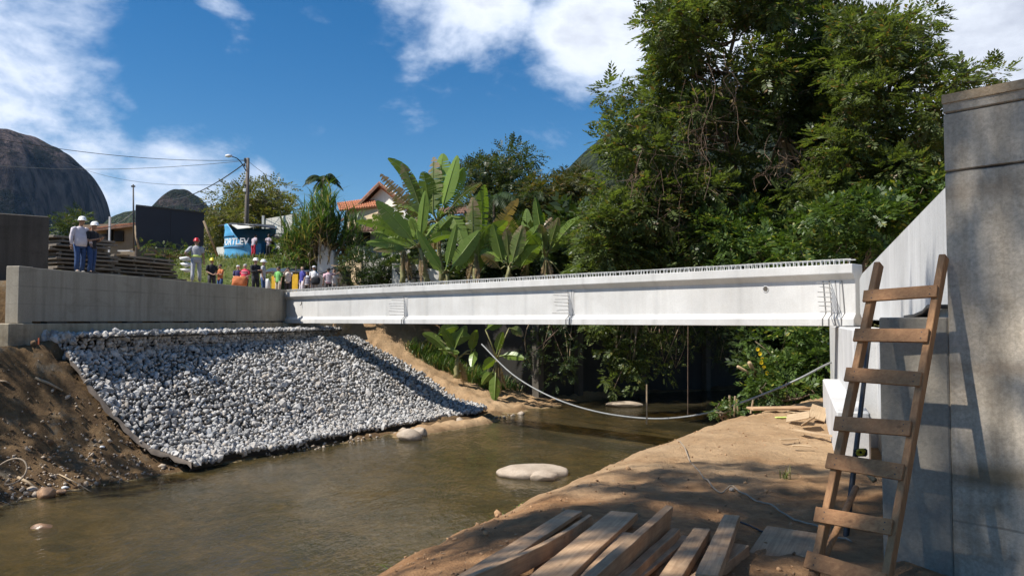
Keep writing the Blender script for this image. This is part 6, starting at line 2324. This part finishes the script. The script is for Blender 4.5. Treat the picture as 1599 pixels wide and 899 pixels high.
# ------------------------------------------------------------------ people
simple('skin_light', (0.52, 0.33, 0.24), 0.6, 0.08, 6, 0)
simple('skin_tan', (0.36, 0.21, 0.14), 0.6, 0.08, 6, 0)
simple('skin_brown', (0.17, 0.095, 0.06), 0.6, 0.08, 6, 0)
simple('hair_black', (0.018, 0.014, 0.012), 0.6, 0.2)
simple('hair_grey', (0.45, 0.43, 0.41), 0.7, 0.2)
simple('eye_dark', (0.012, 0.01, 0.01), 0.2, 0.1)
simple('helmet_white', (0.84, 0.84, 0.83), 0.3, 0.04)
simple('helmet_red', (0.62, 0.02, 0.025), 0.3, 0.06)
simple('helmet_yellow', (0.80, 0.62, 0.02), 0.3, 0.06)
cloth('cloth_white', (0.78, 0.76, 0.76)); cloth('cloth_lilac', (0.66, 0.61, 0.66)); cloth('cloth_jeans', (0.035, 0.075, 0.19), .3)
cloth('cloth_black', (0.02, 0.02, 0.025)); cloth('cloth_grey', (0.42, 0.42, 0.44)); cloth('cloth_navy', (0.045, 0.04, 0.13))
cloth('cloth_red', (0.66, 0.04, 0.09)); cloth('cloth_orange', (0.55, 0.17, 0.06)); cloth('cloth_green', (0.20, 0.52, 0.15))
cloth('cloth_beige', (0.68, 0.62, 0.56)); cloth('cloth_blue', (0.06, 0.06, 0.30)); cloth('cloth_khaki', (0.48, 0.42, 0.33))
cloth('cloth_pink', (0.72, 0.45, 0.50)); cloth('cloth_dark', (0.06, 0.055, 0.06)); cloth('hi_vis', (0.72, 0.86, 0.22)); cloth('shoe_grey', (0.4, 0.37, 0.33))
cloth('cloth_crimson', (0.60, 0.03, 0.06)); cloth('cloth_stripe', (0.66, 0.66, 0.70)); cloth('cloth_mauve', (0.50, 0.42, 0.47))
ARMS = {'down': ((.25, -.03, 1.15), (.27, .05, .89)), 'hip': ((.41, -.10, 1.17), (.21, .07, 1.02)), 'face': ((.27, .20, 1.27), (.085, .17, 1.56)),
        'phone': ((.24, .06, 1.14), (.09, .33, 1.21)), 'front': ((.26, .0, 1.15), (.08, .25, 1.02)), 'crossed': ((.26, .08, 1.17), (-.09, .22, 1.20)),
        'point': ((.38, .12, 1.40), (.56, .26, 1.50)), 'low': ((.27, .02, 1.15), (.22, .20, .95))}
def skin_body(name, verts, edges, radii, parent_obj=None):
    me = bpy.data.meshes.new(name)
    me.from_pydata(verts, edges, [])
    o = bpy.data.objects.new(name, me)
    COL.objects.link(o)
    m = o.modifiers.new('Skin', 'SKIN')
    m.use_smooth_shade = True
    sv = o.data.skin_vertices[0].data
    for i, r in enumerate(radii):
        sv[i].radius = (r, r) if not isinstance(r, tuple) else r
        sv[i].use_root = (i == 0)
    s = o.modifiers.new('Sub', 'SUBSURF')
    s.levels = 1
    bpy.context.view_layer.update()
    dg = bpy.context.evaluated_depsgraph_get()
    out = bpy.data.meshes.new_from_object(o.evaluated_get(dg))
    bpy.data.objects.remove(o)
    bpy.data.meshes.remove(me)
    return out
def person(label, px, head_py, d, heading, arms, shirt, trousers, skin='skin_tan', head='hair', hat_mat='hair_black', base=None, long_sleeve=False, lean=0.0,
           nod=0.0, stride=0.0, group='people watching from the left bank', build=1.0, shoe='cloth_black', stripe=None, waist=None, shorts=False, belly=0.0):
    p = at(px, head_py, d)
    zb = gz(p.x, p.y) if base is None else base
    H = p.z - zb
    s = max(.84, min(1.06, H / (1.80 if head == 'helmet' else 1.76)))
    def T(q):
        x, y, z = q
        if z > .95:
            y = y + lean * (z - .95) + nod * max(0, z - 1.55)
        return (x * s * (build if z < 1.52 else 1), y * s, z * s)
    V, E, Rr = [], [], []
    def add(q, r, par=None):
        V.append(T(q))
        Rr.append(r * s)
        if par is not None:
            E.append((par, len(V) - 1))
        return len(V) - 1
    pel = add((0, 0, .96), .115)
    wai = add((0, 0, 1.14), .105, pel)
    che = add((0, 0, 1.33), .12, wai)
    nb = add((0, 0, 1.47), .065, che)
    nk = add((0, .015, 1.55), .052, nb)
    jw = add((0, .035, 1.605), .072, nk)
    fc = add((0, .025, 1.68), .092, jw)
    cr = add((0, .012, 1.735), .07, fc)
    ns = add((0, .128, 1.655), .013, fc)
    for sx in (-1, 1):
        add((sx * .098, .015, 1.665), .016, fc)
    aL = arms if isinstance(arms, tuple) else (arms, arms)
    hands = []
    for sx, pose in ((-1, aL[0]), (1, aL[1])):
        el, wr = ARMS[pose]
        sh = (sx * .185, 0, 1.42)
        el = (sx * el[0], el[1], el[2])
        wr = (sx * wr[0], wr[1], wr[2])
        a = add(sh, .058, che)
        b = add(el, .042, a)
        w = add(wr, .029, b)
        dv = (Vector(wr) - Vector(el)).normalized()
        side = dv.cross(Vector((0, 0, 1)) if abs(dv.z) < .8 else Vector((0, 1, 0))).normalized()
        pm = Vector(wr) + dv * .075
        pi_ = add(tuple(pm), .034, w)
        curl = side.cross(dv).normalized() * .02
        for k, ln in enumerate((.072, .082, .077, .06)):
            f0 = pm + side * ((k - 1.5) * .021) + dv * .025
            i0 = add(tuple(f0), .0095, pi_)
            i1 = add(tuple(f0 + dv * ln * .6 + curl * .5), .0088, i0)
            add(tuple(f0 + dv * ln + curl * 1.4), .0075, i1)
        t0 = Vector(wr) + dv * .03 + side * .035
        i0 = add(tuple(t0), .011, pi_)
        add(tuple(t0 + side * .022 + dv * .045), .009, i0)
        hands.append((sh, el, wr))
    legs = []
    for sx in (-1, 1):
        hp_ = (sx * .095, 0, .92)
        kn = (sx * .115, .03 + stride * sx * .5, .50)
        an = (sx * .13, -.02 + stride * sx, .09)
        a = add(hp_, .085, pel)
        b = add(kn, .055, a)
        c = add(an, .04, b)
        add((sx * .145, .13 + stride * sx, .035), .03, c)
        legs.append((hp_, kn, an))
    me = skin_body('person', V, E, Rr)
    o = link('person', me, skin, None, Vector((p.x, p.y, zb)))
    o.rotation_euler = (0, 0, heading)
    tag(o, label, 'person', group)
    ORG[o] = Vector((0, 0, 0))            # children are written in the person's own space
    def loft(mb, rings, n=14):
        b = len(mb.v)
        for (z, rx, ry, cy) in rings:
            for k in range(n):
                a = 2 * math.pi * k / n
                mb.v.append(T((rx * math.cos(a), cy + ry * math.sin(a), z)))
        for i in range(len(rings) - 1):
            for k in range(n):
                q, r = b + i * n + k, b + i * n + (k + 1) % n
                mb.f.append((q, r, r + n, q + n))
        mb.f.append(tuple(b + k for k in range(n - 1, -1, -1)))
        mb.f.append(tuple(b + (len(rings) - 1) * n + k for k in range(n)))
    mb = MB()
    loft(mb, [(.86, .185, .135 + belly * .3, belly * .2), (.95, .185, .135 + belly * .7, belly * .5), (1.08, .178, .13 + belly, belly), (1.22, .185, .13 + belly * .5, belly * .5), (1.34, .20, .135, 0), (1.43, .195, .115, 0), (1.49, .11, .085, 0), (1.515, .07, .07, .005)])
    for (sh, el, wr) in hands:
        end = Vector(wr) - (Vector(wr) - Vector(el)) * .06 if long_sleeve else Vector(sh).lerp(Vector(el), .80)
        pts = [Vector((sh[0] * .75, 0, sh[2] + .01)), Vector(sh) + Vector((sh[0] * .1, 0, -.01)), Vector(sh).lerp(Vector(el), .5)]
        rd = [.08, .082, .073]
        if long_sleeve:
            pts += [Vector(el), end]
            rd += [.062, .048]
        else:
            pts += [end]
            rd += [.070]
        b = MB().tube([T(q) for q in pts], [r * s for r in rd], 9)
        mb.add(b.v, b.f)
    sh_o = mb.build('shirt', shirt, o, smooth=True)
    if stripe:
        b = MB()
        for z in (1.02, 1.14, 1.26, 1.37):
            loft(b, [(z - .02, .193, .142 + belly * .5, belly * .4), (z + .02, .197, .143 + belly * .4, belly * .4)])
        b.build('stripe', stripe, sh_o, smooth=True)
    if waist:
        b = MB()
        loft(b, [(1.03, .195, .146, 0), (1.11, .195, .146, 0)])
        b.build('reflective_band', waist, sh_o, smooth=True)
    mb = MB()
    loft(mb, [(.80, .178, .125, 0), (.90, .178, .13, 0), (1.0, .165, .122, 0)])
    for (h_, k_, a_) in legs:
        pts = [Vector(h_) + Vector((0, 0, .02)), Vector(h_).lerp(Vector(k_), .5), Vector(k_)]
        rd = [.108, .095, .080]
        if not shorts:
            pts += [Vector(k_).lerp(Vector(a_), .5), Vector(a_) + Vector((0, 0, -.02))]
            rd += [.075, .072]
        b = MB().tube([T(q) for q in pts], [r * s for r in rd], 9)
        mb.add(b.v, b.f)
    mb.build('trousers', trousers, o, smooth=True)
    for (h_, k_, a_) in legs:
        V2 = ICO_V * np.array([.055, .135, .05]) * s
        V2[:, 2] = np.maximum(V2[:, 2], -.04 * s)
        q = T((a_[0] * 1.02, a_[1] + .055, .045))
        mesh_np('shoe', V2 + np.array(q), ICO_F, shoe, o, smooth=True)
    hc = np.array(T((0, .018, 1.70)))
    for sx in (-1, 1):
        q = np.array(T((sx * .034, .104, 1.685)))
        mesh_np('eye', ICO_V * .012 * s + q, ICO_F, 'eye_dark', o, smooth=True)
    b = MB()
    if head == 'helmet':
        b.lathe(hc + np.array([0, 0, .005]), [(.165 * s, 0), (.165 * s, .012 * s), (.135 * s, .02 * s), (.132 * s, .06 * s), (.112 * s, .105 * s), (.07 * s, .135 * s), (.02 * s, .145 * s)], 16, (.86, 1.08))
        b.box(hc + np.array([0, .155 * s, .006]), (.17 * s, .09 * s, .012))
        b.build('helmet', hat_mat, o, smooth=True)
    elif head == 'cap':
        b.lathe(hc + np.array([0, 0, .0]), [(.108 * s, 0), (.108 * s, .05 * s), (.085 * s, .085 * s), (.02 * s, .10 * s)], 14, (.93, 1.06))
        b.box(hc + np.array([0, .13 * s, .012]), (.14 * s, .10 * s, .012))
        b.build('cap', hat_mat, o, smooth=True)
    elif head == 'hair':
        b.lathe(hc + np.array([0, -.022 * s, -.035 * s]), [(.085 * s, -.03 * s), (.106 * s, .02 * s), (.106 * s, .07 * s), (.085 * s, .11 * s), (.02 * s, .13 * s)], 14, (.92, .98))
        b.build('hair', hat_mat, o, smooth=True)
    elif head == 'longhair':
        b.lathe(hc + np.array([0, -.035 * s, -.035 * s]), [(.10 * s, -.22 * s), (.115 * s, -.08 * s), (.112 * s, .04 * s), (.09 * s, .11 * s), (.02 * s, .13 * s)], 14, (.98, .85))
        b.build('hair', hat_mat, o, smooth=True)
    return o
WT = 6.14
person('man in loose white shirt, jeans and white helmet standing on the abutment wall', 126, 340, 27.2, R(238), ('low', 'down'), 'cloth_lilac', 'cloth_jeans', 'skin_tan', 'helmet', 'helmet_white', WT, True, nod=.5, stride=.10, build=1.12, belly=.05, shoe='shoe_grey', group='people on the abutment wall')
person('person in black shirt, jeans and white helmet looking down at a phone', 144, 348, 27.5, R(255), 'phone', 'cloth_black', 'cloth_jeans', 'skin_tan', 'helmet', 'helmet_white', WT, False, nod=.6, stride=.06, group='people on the abutment wall')
person('worker in grey uniform with bright belt band and red helmet, seen from behind', 307, 373, 33.6, R(20), ('hip', 'down'), 'cloth_grey', 'cloth_grey', 'skin_tan', 'helmet', 'helmet_red', WT, False, stride=.17, build=1.1, waist='hi_vis', shoe='shoe_grey', group='people on the abutment wall')
person('person in dark clothes with a yellow helmet beside the red-helmeted worker', 331, 404, 37.6, R(215), 'front', 'cloth_black', 'cloth_dark', 'skin_tan', 'helmet', 'helmet_yellow')
person('person in orange shirt with folded forearms next to the yellow helmet', 344, 414, 38.6, R(150), 'crossed', 'cloth_orange', 'cloth_jeans', 'skin_tan', 'hair')
person('person in navy top with a white cap left of the man in red', 372, 415, 41.6, R(190), 'front', 'cloth_navy', 'cloth_navy', 'skin_light', 'cap', 'cloth_white')
person('stout man in red striped polo shirt', 383, 413, 41.5, R(165), 'front', 'cloth_red', 'cloth_dark', 'skin_light', 'hair', 'hair_grey', stripe='cloth_pink', build=1.1, belly=.05)
person('person all in black with long dark hair under a white helmet', 399, 403, 40.4, R(235), 'phone', 'cloth_black', 'cloth_black', 'skin_tan', 'helmet', 'helmet_white', None, True, build=1.05)
person('man in grey shirt, jeans and white helmet turned away to the right', 411, 406, 41.4, R(280), ('phone', 'down'), 'cloth_grey', 'cloth_jeans', 'skin_tan', 'helmet', 'helmet_white')
person('man in bright green shirt with his hand on his hip', 435, 417, 44.0, R(150), ('down', 'hip'), 'cloth_green', 'cloth_khaki', 'skin_tan', 'hair')
person('man in beige shirt holding both hands up to his eyes', 450, 418, 44.3, R(180), 'face', 'cloth_beige', 'cloth_dark', 'skin_tan', 'hair')
person('bald man in a royal blue shirt and light trousers', 472, 416, 44.2, R(130), 'down', 'cloth_blue', 'cloth_lilac', 'skin_light', 'none', build=1.1, lean=-.04)
person('person in navy and white striped shirt half hidden behind the man in blue', 480, 424, 45.6, R(170), 'down', 'cloth_stripe', 'cloth_dark', 'skin_tan', 'hair', stripe='cloth_navy')
pw = person('man in white shirt and white cap holding a black bag in front', 491, 416, 44.4, R(170), 'front', 'cloth_white', 'cloth_grey', 'skin_tan', 'cap', 'cloth_white')
person('man in pink and white striped shirt seen from behind', 513, 419, 44.4, R(20), ('down', 'point'), 'cloth_pink', 'cloth_dark', 'skin_tan', 'hair', stripe='cloth_white', build=1.08)
person('person in white shirt partly hidden at the right end of the onlookers', 522, 420, 45.4, R(200), ('down', 'face'), 'cloth_white', 'cloth_grey', 'skin_tan', 'hair')
person('person in pale top and red trousers leaning at the kiosk opening', 396, 366, 51.1, R(330), 'front', 'cloth_mauve', 'cloth_crimson', 'skin_tan', 'hair', lean=.25, group='people at the kiosk')
person('person in pale pink top standing in the shade at the right of the kiosk', 420, 373, 51.2, R(170), 'phone', 'cloth_mauve', 'cloth_black', 'skin_brown', 'hair', group='people at the kiosk')
def lump(name, mat, c, size, seed, label, cat):
    bm = bmesh.new()
    bmesh.ops.create_icosphere(bm, subdivisions=3, radius=1.0)
    V = np.array([v.co[:] for v in bm.verts])
    F = np.array([[v.index for v in f.verts] for f in bm.faces])
    bm.free()
    V = np.sign(V) * np.abs(V) ** .7
    V = V * (1 + .28 * fbm(V[:, 0] * 1.7 + seed, V[:, 1] * 1.7 + V[:, 2] * 2.1, 4))[:, None] * np.array(size) / 2
    return tag(mesh_np(name, V + np.array(c), F, mat, None, org=c, smooth=True), label, cat)
q = at(493, 438, 44.0)
lump('bag', 'cloth_black', q, (.50, .26, .48), 3, 'black bag held by the man in the white cap', 'bag')
q = at(417, 448, 43.6)
lump('sack', 'paper_white', q, (.34, .3, .9), 9, 'white sack standing beside the man with the white helmet and jeans', 'sack')
q = at(374, 440, 40.2)
lump('netting', 'cloth_orange', q, (.75, .4, .6), 6, 'crumpled orange safety netting in front of the person in navy', 'netting')

# ------------------------------------------------------------------ trees standing on the near banks outside the picture, whose shade falls into it
def shade_tree(label, foot, poly, n, h0, h1, r0, r1, per, seed, holes=(), extra=()):
    """crown over the ground polygon that its shade covers (poly at eye height)"""
    rng = np.random.default_rng(seed)
    P = np.array(poly)
    lo, hi = P.min(0), P.max(0)
    cl = []
    tries = 0
    while len(cl) < n and tries < 9000:
        tries += 1
        x, y = rng.uniform(lo[0], hi[0]), rng.uniform(lo[1], hi[1])
        c = False
        for i in range(len(poly)):
            x1, y1 = poly[i]
            x2, y2 = poly[i - 1]
            if (y1 > y) != (y2 > y) and x < (x2 - x1) * (y - y1) / (y2 - y1) + x1:
                c = not c
        if not c or any(math.hypot(x - q[0], y - q[1]) < q[2] for q in holes):
            continue
        h = rng.uniform(h0, h1)
        cl.append(((x - .723 * h, y - .237 * h, EYE + h), rng.uniform(r0, r1)))
    for (x, y) in extra:
        h = rng.uniform(h0, h1)
        cl.append(((x - .723 * h, y - .237 * h, EYE + h), .52))
    f = Vector(foot)
    ctr = Vector(tuple(np.mean([c[0] for c in cl], 0)))
    tree('tree', label, 'tree', f, [f, f.lerp(ctr, .3) + Vector((0, 0, 1.2)), f.lerp(ctr, .6) + Vector((0, 0, .8))], .34, .16, cl, per, T_PINN, .6, 'leaf_tree', seed + 1, every=3, limb_r=.08)
polyA = [(-1.9, 4.0), (-1.4, 7.0), (-.7, 9.8), (.5, 11.6), (1.5, 13.2), (2.9, 12.2), (3.7, 11.4), (4.9, 13.4), (5.8, 13.8), (5.1, 11.4), (4.55, 9.2), (5.5, 8.1), (7.5, 6.8), (8, 3), (6, 0), (0, 0)]
shade_tree('tall tree on the left bank beside the camera, shading the timber heap across the river', (-20.5, -3.0, gz(-20.5, -3.0) - .1), polyA, 145, 17.0, 23.0, .5, .9, 42, 120,
           extra=[(1.25 + .387 * yy - .62, yy) for yy in (8.2, 8.8, 9.4, 10, 10.6, 11.2, 11.8, 12.4, 13, 13.6, 14.2)] + [(5.9, 7.95), (5.6, 7.8), (6.3, 7.7)],
           holes=[(5.1, 7.2, 1.0), (4.75, 7.0, .85), (-.55, 6.7, .85), (.6, 7.1, .7), (2.9, 11.2, .75), (2.3, 11.3, .35), (3.4, 10.4, .5), (-.5, 7.2, .35), (.9, 9.4, .35), (4.9, 6.4, .45)])
polyB = [(-21, 15.5), (-16, 17.5), (-13.3, 20.4), (-12.9, 21.9), (-15.2, 22.6), (-21, 23)]
shade_tree('tree on the left bank outside the picture shading the earth slope', (-24.5, 14.5, gz(-24.5, 14.5) - .1), polyB, 38, 6.5, 10.5, .5, .9, 50, 130,
           holes=[(-14.9, 21.4, .4), (-16.4, 20.4, .6), (-15.4, 19.2, .5), (-17.8, 21.6, .5)])
# debris along the left water edge and at the foot of the right abutment
def sticks():
    rng = np.random.default_rng(95)
    for k, (x0, y0, x1, y1, r, lb) in enumerate(((55, 592, 98, 612, .05, 'broken pale branch lying on the left earth slope'), (28, 745, 60, 765, .04, 'pale split stick near the cobbles at the left water edge'),
                                                 (60, 768, 128, 767, .022, 'long thin stick lying level along the left water edge'), (92, 740, 148, 772, .018, 'thin twig slanting down to the left water edge'),
                                                 (185, 737, 187, 763, .014, 'short upright twig in the mud near the gabion corner'), (0, 596, 16, 602, .03, 'dark stick at the left edge of the picture on the slope'))):
        a, c = on_ground(x0, y0, .04), on_ground(x1, y1, .05)
        if k == 4:
            a, c = on_ground(187, 763), on_ground(187, 763) + Vector((-.03, 0, .45))
        m = a.lerp(c, .5) + Vector((0, 0, .03))
        MB().tube([a, m, c], [r, r * .9, r * .6], 6).build('stick', 'dry_stick', None, org=a, smooth=True, label=lb, cat='stick')
    p = at(14, 773, 20.4)
    p.z = gz(p.x, p.y) + .25
    M = Matrix.Rotation(R(55), 3, 'X') @ Matrix.Rotation(R(10), 3, 'Z')
    MB().tube([p + M @ Vector((.42 * math.cos(a), .36 * math.sin(a), .03 * math.sin(2 * a))) for a in np.linspace(-2.6, 2.4, 26)], .022, 6).build('pipe_loop', 'rope_pale', None, org=p, smooth=True, label='loop of pale bent pipe lying at the left water edge', cat='pipe')
    for (px, py, d, s, lb) in ((102, 758, 21, .10, 'scrap of white plastic among the driftwood'), (160, 672, 23, .09, 'scrap of white paper halfway up the left slope')):
        q = at(px, py, d)
        q.z = gz(q.x, q.y) + .04
        V = ICO_V * np.array([s, s * .7, s * .4]) * (1 + .3 * rng.normal(size=(len(ICO_V), 1)))
        tag(mesh_np('plastic_scrap', V + np.array(q), ICO_F, 'paper_white', None, org=q), lb, 'litter')
sticks()
def scrap_heap():
    specs = [(1257, 648, .9, .30, .02, 20, 'thin board lying flat at the top of the scrap heap'), (1246, 660, .55, .35, .02, -30, 'bent piece of pale cardboard in the scrap heap', ),
             (1262, 668, .6, .38, .02, 70, 'crumpled cardboard sheet leaning at the front of the scrap heap'), (1272, 680, 1.6, .17, .04, 100, 'long pale offcut board pointing out of the scrap heap'),
             (1278, 655, .7, .4, .03, 60, 'broken panel lying against the footing'), (1216, 640, 1.7, .42, .05, 8, 'weathered grey plank lying flat left of the scrap heap'),
             (1232, 690, .4, .08, .02, 10, 'short red-brown offcut on the sand in front of the scrap heap'), (1252, 700, .35, .07, .02, -12, 'small wood splinter on the sand near the footing')]
    for k, (px, py, L_, w, t, a, lb) in enumerate(specs):
        p = on_ground(px, py, .05)
        o = MB().box((0, 0, 0), (L_, w, t)).build('scrap_board', 'plank_wood' if k == 5 else 'scrap_wood', None, bevel=.004, label=lb, cat='scrap board', group='scrap heap beside the footing')
        o.location = p + Vector((0, 0, .05 + (.10 if k in (1, 2, 4) else 0)))
        o.rotation_euler = (R((0, 24, -35, 6, 18, 2, 0, 3)[k]), R((6, -14, 10, 3, -20, 0, 0, 2)[k]), R(a))
    p = on_ground(1226, 652, .01)
    o = MB().box(p + Vector((0, 0, .01)), (.5, .12, .02), .1).build('tape', 'hi_vis', None, org=p, label='scrap of yellow-green tape on the sand by the scrap heap', cat='tape')
scrap_heap()
def ground_litter():
    rng = np.random.default_rng(140)
    n = 420
    y = 6.2 + 17 * rng.random(n) ** 1.4
    x = np.interp(y, RY, RX) + rng.uniform(1.6, 6.4, n)
    z = ground(x, y)
    Q = np.array([[0, 0, 0], [.5, .5, .05], [1, 0, .02], [.5, -.5, .05]])
    V = []
    for k in range(n):
        a = rng.uniform(0, 6.28)
        L_ = rng.uniform(.02, .07) if k % 3 else rng.uniform(.08, .22)
        w = L_ * (.5 if k % 3 else .06)
        c, q = math.cos(a), math.sin(a)
        P = Q * np.array([L_, w, L_ * .5])
        V.append(np.stack([x[k] + P[:, 0] * c - P[:, 1] * q, y[k] + P[:, 0] * q + P[:, 1] * c, z[k] + .008 + P[:, 2]], 1))
    tag(mesh_np('leaf_litter', np.concatenate(V), quads(4 * n), 'leaf_dry'), kind='stuff')
ground_litter()
def weed():
    rng = np.random.default_rng(96)
    p = on_ground(1226, 748)
    root = thing('weed', p, 'small green weed sprouting alone on the sand before the footing', 'weed')
    n = 26
    B = np.array(p)[None] + np.concatenate([rng.normal(0, .04, (n, 2)), np.zeros((n, 1))], 1)
    blades('weed_leaf', 'grass', root, B, rng.uniform(.12, .30, n), .016, rng, .9, 3)
weed()
for (px, py, h, lb) in ((23, 556, .30, 'thin red-brown stake standing before the end of the abutment'), (60, 552, .2, 'short red-brown stake at the corner of the gabion tier')):
    p = at(px, py, 24.0)
    p.z = gz(p.x, p.y) + h / 2 - .03
    MB().box(p, (.035, .035, h)).build('stake', 'stake_red', None, org=p - Vector((0, 0, h / 2)), label=lb, cat='stake')

# ------------------------------------------------------------------ air: the far hills fade a little to blue
def haze():
    t = bpy.data.materials.new('haze')
    t.use_nodes = True
    nt = t.node_tree
    nt.nodes.clear()
    o = nt.nodes.new('ShaderNodeOutputMaterial')
    v = nt.nodes.new('ShaderNodeVolumePrincipled')
    v.inputs['Color'].default_value = (0.38, 0.62, 1.0, 1)
    v.inputs['Density'].default_value = 0.000028
    v.inputs['Anisotropy'].default_value = 0.2
    nt.links.new(v.outputs[0], o.inputs['Volume'])
    MAT['haze'] = t
    b = MB().box((0, 1550, 206), (5320, 5020, 416))
    tag(b.build('haze', 'haze', None), kind='stuff')
haze()
